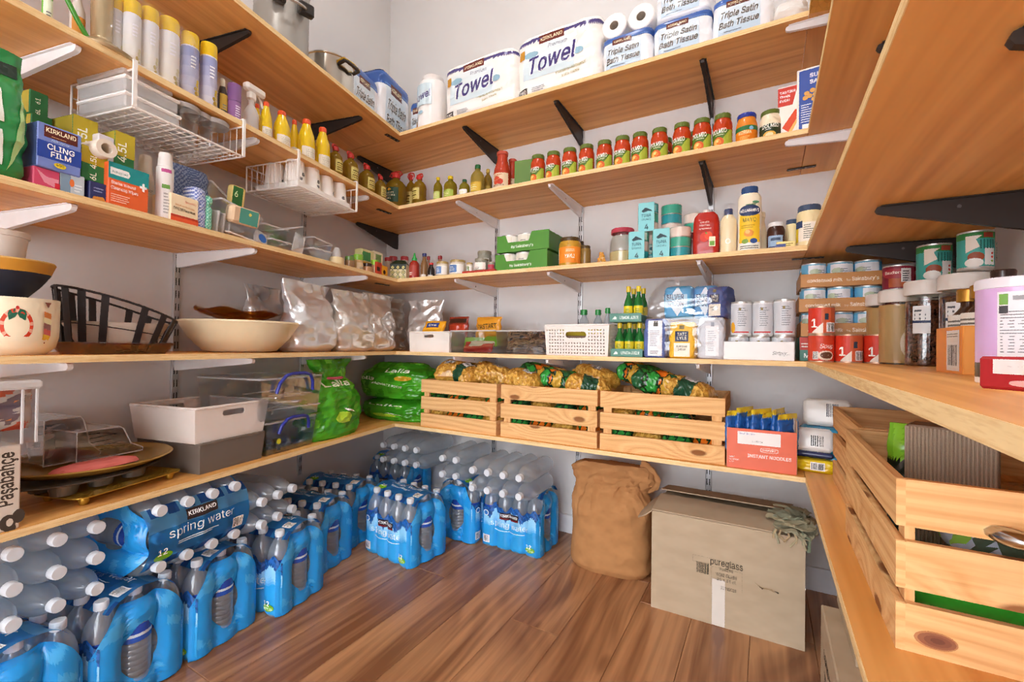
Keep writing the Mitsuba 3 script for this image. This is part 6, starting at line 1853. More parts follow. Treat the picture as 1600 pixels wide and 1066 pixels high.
for i, (a, b, y, l, c1, c2, gp) in enumerate([(156, 182, -12, 'first', '#cfcfd6', '#dedad0', .06), (181, 210, -4, 'second', '#d9dade', '#e2ddcf', .025), (209, 238, 8, 'third', '#d9dade', '#e2ddcf', .025), (237, 271, 23, 'fourth', '#dcdcdd', '#e6e0d0', .025), (272, 302, 47, 'fifth', '#7d86b8', '#c3c1cf', .02), (303, 331, 63, 'sixth', '#8a92bf', '#cbc8cf', .02)]):
    c, r, h = cyl('L', 2, a, b, y, gp)
    parts = seg_parts(AER('#d8d6d2'), r, h, 26) + [lab(aer_dec(c1, c2, ['#c9b23a', '#a58a2a', '#d8c86a'] if i > 3 else ['#cfc8a0', '#b9a86a', '#c9c4bb'])(r, h), r)]
    put('air_freshener_can', parts, TR(c, rot), f'{l} spray can with a yellow cap from the left on the upper left shelf', 'spray can', 'spray cans with yellow caps')
c0_, r0_, h0_ = cyl('L', 2, 208, 238, 8, .025)
sh = sack(.235, .20, .085, BOXY_A, BOXY_B, '#ffffff', 3, .003, 30, 50, 24, .5)
ca = cyl('L', 2, 181, 210, -4, .025)[0]; cb = cyl('L', 2, 237, 271, 23, .025)[0]
put('shrink_wrap', [('', ply(sh, 'wrap_clear', 60))], TR((ca + cb) / 2, rot), 'clear shrink wrap round the second to fourth spray cans', 'plastic wrap')
# things left of the spray cans
g = lathe([(0, 0, '#b8a684'), (.075, 0), (.078, .006), (.055, .022), (.028, .034), (.022, .05), (.024, .17), (.028, .18), (0, .18)], 36)
c = cyl('L', 2, 118, 183, 10, .012)[0]
put('metal_stand', [('', ply(g, 'metal', 50))], TR(c + LN * .01), 'pale gold metal stand with a wide round foot beside the spray cans', 'stand')
SPB = [('body', '#cfcac2', 'gloss', [(0, 0), (.95, 0), (1, .03), (1, .6), (.5, .75), (.4, .9), (0, .9)]), ('cap', '#c9b23a', 'gloss', [(.4, .88), (.5, .885), (.5, 1), (0, 1)])]
round_thing('cleaning_bottle', 'white and orange cleaning bottle behind the metal stand', 'bottle', 'L', 2, 96, 122, -30, SPB, plain_lab('#c98a3a', .1, .5), .09)
round_thing('cleaning_bottle', 'green cleaning bottle at the left end of the upper left shelf', 'bottle', 'L', 2, 52, 70, -40, [('body', '#5fae3a', 'gloss', SPB[0][3]), ('cap', '#2f6a34', 'gloss', SPB[1][3])], plain_lab('#d8e3c8', .1, .5), .03)
put('green_strap', [('', ply(tube([(0, 0, .13), (.02, -.004, .09), (.045, -.006, .045), (.075, -.004, .006)], .006, 8, c='#3f8a2a'), 'gloss', 60))], TR(cyl('L', 2, 64, 80, 0, .03)[0], rot), 'green sloping tube beside the green cleaning bottle', 'tube')
# after the spray cans
round_thing('polish_bottle', 'small bottle with a gold patterned label beside the last spray can', 'bottle', 'L', 2, 332, 348, 121, [('body', '#3c3228', 'gloss', [(0, 0), (.95, 0), (1, .03), (1, .6), (.6, .8), (0, .82)]), ('cap', '#d2cbb4', 'gloss', [(.5, .8), (.6, .81), (.5, 1), (0, 1)])], plain_lab('#c2a23c', .2, .6), .04)
round_thing('purple_can', 'purple spray can beside the trigger spray', 'spray can', 'L', 2, 347, 370, 129, [('body', '#8a5f93', 'gloss', [(0, 0), (.96, 0), (1, .02), (1, .52), (.97, .53)]), ('cap', '#7d5588', 'gloss', [(.98, .54), (1, .55), (1, .97), (.95, 1), (0, 1)])], lambda r, h: Dec(.0003).lines(-.5 * r, .08 * h, .6 * r, .45 * h, 6, '#d8c8dc', 4), .02)
c, r, h = cyl('L', 2, 373, 398, 126, .03)
tp_ = lathe([(0, 0, '#5f8a4a'), (r, 0), (r, h * .16, '#ffffff'), (r, h * .40), (r * .6, h * .52), (r * .35, h * .58), (r * .35, h * .66)], 24)
hd_ = rbox(.085, .03, .03, .008, '#d9d5cd').at(x=.012, z=h * .82) + rbox(.03, .026, h * .18, .006, '#d9d5cd').at(z=h * .66)
tr2 = tube([(.03, 0, h * .82), (.042, 0, h * .74), (.05, 0, h * .64)], .005, 6, c='#d9d5cd')
put('trigger_spray', [('bottle', ply(tp_, 'frosted_plastic')), ('head', ply(hd_, 'satin')), ('trigger', ply(tr2, 'satin', 60))], TR(c, rot), 'translucent trigger spray bottle with a white head', 'spray bottle')
SQ = [('body', '#d9b81c', 'gloss', [(0, 0), (.92, 0), (1, .03), (1, .45), (.9, .62), (.55, .82), (.42, .9), (0, .9)]), ('cap', '#d9522a', 'gloss', [(.40, .88), (.5, .89), (.5, .97), (.4, 1), (0, 1)])]
for i, (a, b, y, gp) in enumerate([(399, 419, 156, .03), (420, 448, 169, .02), (446, 462, 185, .08), (459, 487, 182, .02), (486, 511, 195, .02)]):
    round_thing('yellow_squeezy_bottle', f'{ORD[i]} yellow squeezy bottle with an orange red cap from the left', 'bottle', 'L', 2, a, b, y, SQ, lambda r, h: Dec(.0004).rect(-1.3 * r, .06 * h, 1.3 * r, .32 * h, '#dcd6c4', 10).lines(-.8 * r, .1 * h, .8 * r, .28 * h, 4, '#b9b3a2', 4), gp, 'yellow squeezy bottles')
round_thing('yellow_squeezy_bottle', 'yellow bottle behind the trigger spray, tipped orange', 'bottle', 'L', 2, 388, 402, 160, SQ, None, .09, 'yellow squeezy bottles')


# ---------------------------------------------------------------- white wire baskets hung under the left shelf
def wire_basket(L, D, H, top):
    c = '#e6e3de'
    fr = [tube([(0, 0, 0), (L, 0, 0)], .004, 8, c=c), tube([(0, D, 0), (L, D, 0)], .003, 8, c=c), tube([(0, 0, 0), (0, D, 0)], .003, 8, c=c), tube([(L, 0, 0), (L, D, 0)], .003, 8, c=c),
          tube([(0, 0, H), (0, D, H), (L, D, H), (L, 0, H)], .003, 8, c=c), tube([(0, D, 0), (0, D, H)], .003, 8, c=c), tube([(L, D, 0), (L, D, H)], .003, 8, c=c)]
    f = fr[0]
    for q in fr[1:]: f = f + q
    hooks = []
    for x in (0, L):
        h_ = rbox(.012, .005, top + .003, .001, c).at(x=x, y=-.003) + rbox(.012, .20, .004, .001, c).at(x=x, y=.095, z=top)
        hooks.append(h_)
    w = G(); n = int(L / .024); m = int(D / .03)
    for i in range(1, n): w = w + tube([(L * i / n, 0, -.002), (L * i / n, D, -.002), (L * i / n, D, H)], .0016, 5, c=c)
    for j in range(1, m): w = w + tube([(0, D * j / m, H), (0, D * j / m, 0), (L, D * j / m, 0), (L, D * j / m, H)], .0016, 5, c=c)
    for z in (.33, .66): w = w + tube([(0, D, H * z), (L, D, H * z)], .0016, 5, c=c)
    return [('frame', ply(f, 'gloss', 60)), ('hook', ply(hooks[0], 'gloss')), ('hook', ply(hooks[1], 'gloss')), ('wire_grid', ply(w, 'gloss', 60))]


BASK = []
for (x0, y0, x1, l) in ((208, 167, 379, 'white wire basket hung under the upper left shelf nearest the camera'), (465, 290, 556, 'white wire basket of paper cups hung under the upper left shelf')):
    A, Dv, N, rt = SURF['L']
    O = A - N * .006
    s0 = along(O + np.array([0, 0, 1.6]), Dv, x0); s1 = along(O + np.array([0, 0, 1.6]), Dv, x1)
    p = O + Dv * s0
    z = z_at(p, y0); p[2] = z
    L_ = abs(s1 - s0)
    k_ = put('wire_basket', wire_basket(L_, .27, .105, ZT[2] - z + .001), TR(p, rot), l, 'wire basket', 'under shelf baskets')
    labels[k_ + '__wire_grid'] = {'kind': 'stuff', 'label': 'thin white wires'}
    BASK.append((p, L_))


def inb(b, x, y, z=.004):
    p, L_ = BASK[b]
    A, Dv, N, rt = SURF['L']
    return p + Dv * x * L_ + N * y + np.array([0, 0, z])


lidbox = lambda w, d, h: [('box', ply(rbox(w, d, h * .8, .004, '#d8d6d2'), 'frosted_plastic')), ('lid', ply(rbox(w * 1.05, d * 1.05, h * .22, .004, '#ebe9e5').at(z=h * .79), 'satin'))]
for i, (x, z, w, l) in enumerate([(.20, .004, .15, 'lowest of three slim white boxes stacked in the near wire basket'), (.19, .050, .145, 'middle of three slim white boxes stacked in the near wire basket'), (.16, .096, .135, 'topmost of three slim white boxes in the near wire basket')]):
    put('slim_box', lidbox(w, .20, .042), TR(inb(0, x, .125, z), rot), l, 'box', 'slim white boxes')
for i, (x, y) in enumerate(((.52, .06), (.66, .07), (.82, .06))):
    put('clear_tub', [('tub', ply(lathe([(0, .002, '#ffffff'), (.036, 0), (.042, .07), (.042, .085)], 24), 'clear_plastic')), ('lid', ply(lathe([(.044, .08, '#a9a6a3'), (.045, .095), (.03, .1), (0, .1)], 24), 'satin'))], TR(inb(0, x, y, .004), rot), f'{["left", "middle", "right"][i]} clear tub with a grey lid in the near wire basket', 'tub', 'clear tubs in the wire basket')
put('clear_tub', [('tub', ply(sack(.16, .07, .10, BOXY_A, BOXY_B, '#e6e3de', 3, .006, 30, 36, 16, .6), 'frosted_plastic', 60))], TR(inb(0, .60, .18, .004), rot), 'soft clear bag lying behind the tubs in the near wire basket', 'bag')
# cups
p, L_ = BASK[1]
cw = rbox(L_ * .9, .225, .028, .003, '#e6e3de')
put('cup_tray', [('', ply(cw, 'satin'))], TR(inb(1, .5, .13, .003), rot), 'low white cardboard tray under the paper cups in the wire basket', 'tray')
cup = [('cup', ply(lathe([(0, .0, '#efece6'), (.040, 0), (.041, .004), (.033, .085), (.031, .088), (.0, .085)], 28), 'satin'))]
dot = Dec(.0005).ell(0, .016, .008, .008, '#3a3a3c').ell(0, .016, .004, .004, '#8d8d90')
cup.append(('logo', ply(dot.wrap(.0402), 'satin', 0)))
k = 0
for j in range(2):
    for i in range(4):
        y = .065 + j * .105
        sc = 1.0 if (i, j) != (0, 0) else 1.1
        put('paper_cup', cup, TR(inb(1, .14 + i * .24, y, .032), rot + .3 * ((i + j) % 3) - .2, s=sc if False else 1.0), f'{ORD[i]} upturned white paper cup from the left in the {["front", "back"][j]} row of the wire basket', 'paper cup', 'paper cups')
for i in range(2):
    put('paper_cup', cup, TR(inb(1, .14 + i * .24, .115, .032 + .012 + .076) if False else inb(1, .02 + .12, .065, .032 + .02), rot) if False else TR(inb(1, .14 + i * .24, .065, .032 + .018), rot + .1), f'paper cup nested over the {ORD[i]} cup of the front row', 'paper cup', 'paper cups')

# ================================================================ middle shelf, left run
Z3 = ZT[3]


def pouch_green(w, h):
    d = Dec(.0008); d.rect(-w * .46, h * .80, w * .4, h * .9, '#23352a', 6, 3); d.rect(-w * .42, h * .40, w * .05, h * .66, '#e2e6da', 6, 4); d.poly([(w * .1, h * .05), (w * .4, h * .3), (w * .42, h * .7), (w * .28, h * .4)], '#a9cf8a')
    d.rect(-w * .4, h * .08, w * .02, h * .34, '#d8dcd0', 4, 4); d.rect(-w * .3, h * .12, -w * .05, h * .28, '#e0c23a', 3, 3); d.ell(-w * .2, h * .55, w * .12, h * .06, '#4a8ab0'); return d


p, w, h, _ = bagat('L', 3, -60, 46, 62, .09, .02)
g = sack(w, h, .11, POUCH_A, POUCH_B, '#2f8a4a', 7, .006, 14, 50, 36, .7)
put('green_pouch', [('pouch', ply(g, 'gloss', 60)), ('print', ply(drape(pouch_green(w, h), g, .002), 'gloss', 0))], TR(p, rot), 'big green printed pouch at the left end of the middle left shelf', 'pouch')


def foilbox(w, h, n, yel=True):
    d = Dec(.0004)
    if yel: d.rect(-w / 2, h * .5, w / 2, h, '#b9a62c')
    d.text('1.' + '5L' if n == 0 else '6L', 0, h * .62, h * .2, '#eef0e0', bold=True, rot=math.pi / 2 * 0); d.text('6L', 0, h * .15, h * .2, '#eef0e0', bold=True); return d


def fb(label, x0, x1, yt, z0, gap, yel=True, d=.12, turn=0.0):
    return box_thing('bin_liner_box', label, 'box', 'L', 3, x0, x1, yt, d, '#2f7a44', lambda w, h: (Dec(.0004).rect(-w / 2, h * .5, w / 2, h, '#b9a62c') if yel else Dec(.0004)).text('4.5L' if yel else '61', w * .06, h * .60, h * .15, '#eef0e0', bold=True, rot=math.pi / 2).text('6L', w * .06, h * .16, h * .15, '#eef0e0', bold=True, rot=math.pi / 2), gap, 'green and olive liner boxes', z0=z0, side='#a89a34', turn=turn)


def zpx(gap, px, py):
    A, Dv, N, rt = SURF['L']
    O = A + N * gap
    return z_at(O + Dv * along(O + np.array([0, 0, 1.4]), Dv, px), py)


zg = zpx(.13, 60, 196)
fb('upper green box with white lettering behind the blue carton', 46, 76, 144, zpx(.15, 60, 182), .15, False, .10)
fb('lower green box with white lettering behind the blue carton', 46, 80, 180, None, .15, False, .10)
key, pp, ww, hh = box_thing('pink_box', 'pink box under the blue film carton', 'box', 'L', 3, 52, 94, 264, .09, '#c8486a', lambda w, h: Dec(.0004).poly([(-w * .4, h * .9), (-w * .1, h * .3), (w * .45, h * .1), (w * .45, h * .6), (0, h * .6)], '#d98a9c').rect(w * .3, 0, w * .5, h * .4, '#c22a3a'), .02)


def cling(w, h):
    d = Dec(.0005); d.rect(-w * .5, h * .22, w * .5, h * .60, '#27439a'); d.rect(-w * .36, h * .70, w * .40, h * .96, '#54211a'); d.text('KIRKLAND', w * .02, h * .82, h * .10, '#f4e6c6', w * .68, bold=True); d.lines(-w * .2, h * .73, w * .3, h * .77, 1, '#b98a6a')
    d.text('All Purpose', -w * .0, h * .63, h * .05, '#cfe3f0', w * .4); d.text('CLING', w * .02, h * .44, h * .12, '#f4f4f8', w * .62, bold=True); d.text('FILM', w * .02, h * .28, h * .12, '#f4f4f8', w * .46, bold=True); d.ell(-w * .0, h * .12, w * .14, h * .06, '#dcc02c'); d.text('400', 0, h * .10, h * .06, '#5a4a1a', bold=True); return d


zc = Z3 + hh + .001
box_thing('cling_film_carton', 'blue carton of cling film resting on the pink box', 'box', 'L', 3, 58, 127, 201, .14, '#6f82c0', cling, .015, z0=zc, side='#40527f')
box_thing('small_carton', 'small pale blue and white carton beside the pink box', 'box', 'L', 3, 95, 133, 272, .08, '#b9c6cf', lambda w, h: Dec(.0004).rect(-w * .5, 0, -w * .1, h * .9, '#7d97ad').ell(-w * .05, h * .55, w * .1, h * .18, '#d9743a').lines(w * .05, h * .2, w * .4, h * .6, 3, '#dfe6ea'), .02, h=.055)
k_, p_, w_, h_ = box_thing('navy_carton', 'low navy carton with an orange pattern under the olive box', 'box', 'L', 3, 140, 171, 286, .09, '#2a2f5f', lambda w, h: Dec(.0004).poly([(-w * .4, 0), (w * .4, 0), (w * .2, h * .3), (-w * .3, h * .25)], '#c9853a').lines(-w * .3, h * .5, w * .3, h * .8, 2, '#7d84ad', 3), .02)
k_, p_, w_, h2_ = fb('olive and green liner box standing on the navy carton', 127, 168, 232, Z3 + h_ + .001, .03, True, .10)
fb('olive and green liner box above and behind the blue film carton', 113, 152, 185, Z3 + .095, .075, True, .10)
put('liner_support', [('', ply(rbox(.14, .09, .094, .002, '#5f7a46'), 'satin'))], TR(boxat('L', 3, 113, 152, 185, .075)[0] + LN * .05, rot), 'green carton under the olive liner box behind the blue carton', 'box')
fb('olive and green liner box to the right of the white cardboard tube', 179, 210, 209, Z3 + .085, .05, True, .10)
put('white_carton', [('', ply(rbox(.085, .10, .084, .002, '#c9c6c0'), 'satin'))], TR(boxat('L', 3, 176, 210, 209, .05)[0] + LN * .05, rot), 'pale carton under the olive liner box beside the tube', 'box')
p, w, h = boxat('L', 3, 153, 178, 212, .05, Z3 + .085)
put('white_sheet_box', [('', ply(rbox(w, .10, h, .002, '#d6d3d6'), 'satin'))], TR(p + LN * .05, rot), 'plain white box behind the end of the cardboard tube', 'box')
c = boxat('L', 3, 156, 179, 230, .0, Z3 + .12)[0]
zt_ = zpx(.02, 168, 237)
rl = lathe([(.013, 0, '#e2d6c6'), (.024, 0), (.024, .09), (.013, .09), (.013, 0)], 28).at(rx=-math.pi / 2)
put('cardboard_tube', [('', ply(rl, 'matte'))], TR((c[0], c[1], zt_), rot), 'end of a white roll with a brown cardboard core', 'roll')


def wipes_dec(w, h):
    d = Dec(.0005); d.rect(-w / 2, h * .62, w / 2, h, '#1f8a8a'); d.poly([(-w * .46, h * .72), (-w * .02, h * .72), (w * .02, h * .80), (-w * .02, h * .88), (-w * .46, h * .88)], '#e4e8e4'); d.text('Astroplast', -w * .23, h * .76, h * .06, '#2f6b6b', w * .38)
    d.text('Sterile Wound', -w * .44, h * .50, h * .07, '#f8e6dc', w * .6, 0, bold=True); d.text('Cleansing Wipes', -w * .44, h * .38, h * .07, '#f8e6dc', w * .66, 0, bold=True); d.lines(-w * .44, h * .1, w * .1, h * .3, 4, '#f0b69c', 3)
    d.rect(w * .26, h * .58, w * .44, h * .64, '#f4f4f0'); d.rect(w * .32, h * .51, w * .38, h * .71, '#f4f4f0'); return d


box_thing('wound_wipes_box', 'teal and orange box of wound wipes with a white cross', 'box', 'L', 3, 169, 232, 262, .09, '#d9602f', wipes_dec, .012, top='#1f6b66')
round_thing('shampoo_bottle', 'pale beige bottle behind the wound wipes box', 'bottle', 'L', 3, 207, 236, 240, [('body', '#cfc3b2', 'gloss', [(0, 0), (.95, 0), (1, .03), (1, .62), (.85, .72), (0, .73)]), ('cap', '#d9cfc0', 'gloss', [(.85, .71), (.88, .72), (.72, .98), (.6, 1), (0, 1)])], plain_lab('#c2b7a4', .4, .62), .09)
round_thing('white_spray_bottle', 'tall white bottle with a pink stripe beside the wound wipes box', 'bottle', 'L', 3, 238, 267, 237, [('body', '#dedbd8', 'gloss', [(0, 0), (.96, 0), (1, .02), (1, .78), (.85, .80)]), ('cap', '#e6e3e0', 'gloss', [(.84, .79), (.86, .8), (.76, .98), (.7, 1), (0, 1)])], lambda r, h: Dec(.0004).rect(-1.0 * r, .70 * h, .2 * r, .75 * h, '#b8508a', 6).rect(-.9 * r, .46 * h, .0, .52 * h, '#6a9a4a', 5).lines(-.7 * r, .1 * h, .1 * r, .42 * h, 7, '#a9a6a4', 3).poly([(.5 * r, .18 * h), (1.3 * r, .34 * h), (.5 * r, .48 * h)], '#2a2522'), .02)


def mask_dec(w, h):
    d = Dec(.0005); d.rect(-w / 2, 0, w / 2, h * .18, '#d9562f'); d.rect(-w / 2, h * .18, w / 2, h * .26, '#b8402a'); d.text('Single use face mask', -w * .0, h * .58, h * .07, '#c98a4a', w * .7, rot=-.05); d.text('TYPE IIR Face Mask', -w * .02, h * .43, h * .09, '#3a2a22', w * .8, bold=True, rot=-.03); d.text('Box of 50', w * .2, h * .75, h * .08, '#c9503a', w * .4); return d


box_thing('face_mask_box', 'cream and orange box of face masks with an opened top', 'box', 'L', 3, 267, 310, 288, .09, '#e6d3b0', mask_dec, .012, h=.085)


def weave(c1, c2, f):
    def fn(p, cc):
        k = ((np.floor(p[:, 0] * f) + np.floor(p[:, 2] * f * .8)).astype(int) % 2 == 0)
        return np.where(k[:, None], col(c1), col(c2))
    return fn


p, w, h, _ = bagat('L', 3, 270, 328, 263, .06, .10)
put('knit_cloth', [('', ply(sack(w, h, .06, BOXY_A, BOXY_B, '#5f6f94', 3, .004, 25, 70, 40, .6, cfn=weave('#5c6c92', '#8d9bb8', 150)), 'matte', 60))], TR(p, rot), 'grey blue textured cloth standing behind the face mask box', 'cloth')
p, w, h, _ = bagat('L', 3, 305, 324, 293, .07, .015)
put('folded_cloth', [('', ply(sack(w, h, .07, BOXY_A, [(0, .9), (.9, 1), (1, .6)], '#7d8ac0', 5, .002, 40, 60, 44, .5, cfn=weave('#6f7db8', '#c9cfe4', 220)), 'matte', 60))], TR(p, rot), 'lilac checked folded cloth at the right of the face mask box', 'cloth')
p, w, h, _ = bagat('L', 3, 323, 333, 305, .07, .015)
put('folded_cloth', [('', ply(sack(w, h, .07, BOXY_A, [(0, .9), (.9, 1), (1, .6)], '#4fa88a', 6, .002, 40, 50, 44, .5, cfn=weave('#4fa88a', '#a9d6c4', 220)), 'matte', 60))], TR(p, rot), 'green checked folded cloth beside the lilac one', 'cloth')


# clear food tubs, lids and sponges
def clear_tub(w, d, h):
    return open_bin(w, d, h, '#ffffff', 'clear_plastic', .22, .0015, .0035)


p, w, h = boxat('L', 3, 340, 405, 318, .03)
put('clear_container', clear_tub(.17, .13, .065), TR(p + LN * .06 + np.array([0, 0, .045]), rot, 0, .16), 'clear plastic tub tilted to the right holding a sponge pack', 'container')
put('clear_container', clear_tub(.15, .12, .09), TR(p + LN * .14 + np.array([0, 0, .085]) - LD * .03, rot + .1, 0, .5), 'clear plastic tub standing on edge behind the sponge packs', 'container')
put('sponge_pack', [('sponge', ply(rbox(.055, .03, .075, .006, '#d9c07a'), 'matte')), ('print', ply(Dec(.0004).rect(-.026, .004, .014, .071, '#2f6a34').text('6', -.012, .035, .02, '#cfe6b0', bold=True).front(-.0152), 'satin', 0))], TR(boxat('L', 3, 352, 380, 280, .08)[0] + np.array([0, 0, .125]), rot, .12), 'yellow and green sponge pack above the tilted tub', 'sponge pack')
put('sponge_pack', [('sponge', ply(rbox(.115, .04, .06, .008, '#dcc0a0'), 'matte')), ('label', ply(Dec(.0004).rect(-.03, .004, .045, .056, '#4f9a8a', 2, 2).ell(.01, .04, .006, .006, '#d9cf6a').front(-.0205), 'satin', 0))], TR(boxat('L', 3, 352, 402, 312, .035)[0] + np.array([0, 0, .055]), rot, .16), 'beige cloth pack with a teal label in the tilted tub', 'cloth pack')
for i in range(3):
    p = boxat('L', 3, 336 + i * 9, 342 + i * 9, 330, .03 + .01 * i)[0]
    put('snap_cover', [('', ply(rbox(.008, .10, .085, .003, '#dad7d4'), 'frosted_plastic'))], TR(p + LN * .05, rot, .15), f'{ORD[i]} upright translucent lid leaning beside the green cloth', 'lid', 'upright lids')
p = boxat('L', 3, 362, 400, 345, .02)[0]
put('white_cover', [('', ply(rbox(.11, .09, .006, .002, '#e0ddda'), 'satin'))], TR(p + LN * .05 + np.array([0, 0, .018]), rot, .22, .1), 'flat white lid lying in front of the sponge pack', 'lid')
p = boxat('L', 3, 402, 424, 350, .02)[0]
put('blue_dot_pack', [('pack', ply(rbox(.055, .02, .06, .006, '#d3cdc8'), 'frosted_plastic')), ('dot', ply(Dec(.0004).ell(0, .028, .018, .018, '#2a66b8', 20).front(-.0104), 'satin', 0))], TR(p + LN * .02, rot, -.3, .3), 'translucent pack with a round blue sticker', 'pack')
for i, (x, g_, z, w_, h_, ry, l) in enumerate([(432, .08, 0, .12, .10, 0, 'clear tub of green picks right of the sponge packs'), (440, .03, 0, .10, .035, 0, 'low clear tub in front of the green picks'), (467, .05, 0, .11, .085, -.35, 'clear tub standing on its side with a white card'), (503, .05, .02, .12, .075, .1, 'clear tub nearest the small jars, set on another'), (505, .04, 0, .11, .05, 0, 'shallow clear tub at the bottom beside the small jars')]):
    p = boxat('L', 3, x - 10, x + 10, 350, g_)[0]
    put('clear_container', clear_tub(w_, .12, h_), TR(p + LN * .06 + np.array([0, 0, z + (.03 if ry < 0 else 0)]), rot, 0, ry), l, 'container')
p = boxat('L', 3, 437, 453, 350, .10)[0]
gp_ = G()
for i in range(7): gp_ = gp_ + rbox(.005, .004, .075, .001, '#6aa84a' if i % 2 else '#8abf5a').at(x=(i - 3) * .0085)
put('green_picks', [('', ply(gp_ + rbox(.06, .008, .008, .001, '#6aa84a').at(z=.03), 'gloss'))], TR(p + LN * .03 + np.array([0, 0, .012]), rot), 'bundle of green plastic picks in a clear tub', 'picks')
labels['green_picks']['kind'] = 'stuff'
p = boxat('L', 3, 470, 484, 350, .04)[0]
put('white_card', [('', ply(rbox(.06, .004, .10, .001, '#e9e6e3').at(), 'satin'))], TR(p + LN * .05 + np.array([0, 0, .005]), rot, 0, .25), 'white card standing between two clear tubs', 'card')
c, r, h = cyl('L', 3, 512, 536, 385, .02)
put('small_dispenser', [('base', ply(lathe([(0, 0, '#d9c79a'), (r, 0), (r, h * .42), (r * .9, h * .45), (0, h * .45)], 26), 'satin')), ('dome', ply(lathe([(r * .62, h * .44, '#ffffff'), (r * .5, h * .8), (r * .3, h), (0, h)], 22), 'frosted_plastic'))], TR(c, rot), 'small cream pot with a clear pointed top before the spice jars', 'pot')

# spices near the corner
SP = lambda b, l: [('jar', b, 'gloss', [(0, 0), (.95, 0), (1, .03), (1, .62), (.9, .68), (0, .68)]), ('lid', l, 'gloss', [(.92, .66), (.98, .67), (.98, .98), (.94, 1), (0, 1)])]
for i, (a, b, y, gp, bc, lc, l) in enumerate([(537, 552, 400, .02, '#8a6a4a', '#5a7a3a', 'spice jar with a dark green lid beside the cream pot'), (550, 566, 397, .03, '#c2a06a', '#7fb53a', 'spice jar with a bright green lid'), (565, 580, 411, .02, '#b98a62', '#3a2a22', 'squat spice jar with a dark lid'), (578, 590, 406, .025, '#c9a07a', '#8fbf3a', 'pink brown spice jar with a lime lid'), (545, 556, 399, .10, '#9a8a6a', '#4a8a5a', 'spice jar in the second row behind the bright green lid')]):
    round_thing('spice_jar', l, 'jar', 'L', 3, a, b, y, SP(bc, lc), plain_lab('#d8c2a0', .1, .5) if i in (1, 3) else None, gp, 'spice jars', n=20)
box_thing('tea_carton', 'green and cream carton behind the spice jars', 'box', 'L', 3, 566, 584, 391, .05, '#c9c48a', lambda w, h: Dec(.0004).rect(-w * .5, h * .55, w * .2, h * .9, '#3f8a4a').rect(-w * .5, h * .3, w * .3, h * .5, '#e09a2a'), .08)
box_thing('tea_carton', 'cream carton nearest the back left corner', 'box', 'L', 3, 584, 598, 394, .05, '#d9d0b0', lambda w, h: Dec(.0004).rect(-w * .3, h * .6, w * .3, h * .9, '#6a8a4a').lines(-w * .3, h * .2, w * .3, h * .5, 3, '#a98a6a'), .08)
box_thing('seasoning_packet', 'orange seasoning packet with a black dot on the edge near the corner', 'packet', 'L', 3, 597, 606, 416, .03, '#dfa02a', lambda w, h: Dec(.0004).ell(-w * .1, h * .4, w * .2, h * .2, '#2a2018'), .02, m='gloss')
box_thing('seasoning_packet', 'red and black seasoning packet beside the orange one', 'packet', 'L', 3, 589, 597, 410, .03, '#b8422a', lambda w, h: Dec(.0004).rect(-w * .5, h * .3, w * .1, h * .6, '#33201a'), .02, m='gloss')

# ================================================================ second lowest shelf, left run
c, r, h = cyl('L', 4, -86, 94, 470, .03, far=True)
c = c + LN * .0
pot = lathe([(0, 0, '#e6d9bc'), (r * .72, 0), (r * .78, .004), (r * .93, h * .14), (r * .99, h * .32), (r, h * .5), (r, h * .94), (r * 1.005, h * .95), (r * 1.005, h), (r * .97, h), (r * .96, h * .3), (0, h * .2)], 48)
d = Dec(.0006)
d.poly([(.30 * r + .0, h * .86), (.42 * r, h * .86), (.36 * r, h * .77)], '#8a4a2a') if False else None
a0 = math.atan2(0, 1)
ox = .36 * r
d = Dec(.0002); d.hold = True
X = -.02 * r
for q in range(26):
    t = 2 * math.pi * q / 26
    t2 = 2 * math.pi * (q + 1) / 26
    R1, R2 = h * .29, h * .22
    d.poly([(X + R1 * math.cos(t), h * .52 + R1 * math.sin(t)), (X + R1 * math.cos(t2), h * .52 + R1 * math.sin(t2)), (X + R2 * math.cos(t2), h * .52 + R2 * math.sin(t2)), (X + R2 * math.cos(t), h * .52 + R2 * math.sin(t))], '#c2402a' if q % 3 else '#dba08a')
d.hold = False
for sx in (-1, 1):
    d.poly([(X + sx * h * .03, h * .66), (X + sx * h * .14, h * .60), (X + sx * h * .16, h * .72), (X + sx * h * .13, h * .78), (X + sx * h * .04, h * .80), (X, h * .72)], '#1f5a44')
d.ell(X, h * .82, h * .03, h * .03, '#b8322a')
for bx, cols in ((-h * .62, ['#3a5a44', '#b8422a', '#d9b83a', '#2f3f4a', '#c98a3a']), (h * .58, ['#d9b13a', '#c2402a', '#7d3a26', '#dfcf9a', '#c9742a'])):
    for q in range(5):
        d.poly([(X + bx - h * .09, h * (.28 + q * .10)), (X + bx + h * .09, h * (.24 + q * .10)), (X + bx + h * .09, h * (.34 + q * .10)), (X + bx - h * .09, h * (.38 + q * .10))], cols[q])
    d.poly([(X + bx - h * .08, h * .94), (X + bx + h * .08, h * .94), (X + bx, h * .84)], '#7d3a22'); d.poly([(X + bx - h * .08, h * .14), (X + bx + h * .08, h * .14), (X + bx, h * .24)], '#7d3a22')
ang = math.atan2(c[1] - EYE[1], c[0] - EYE[0])
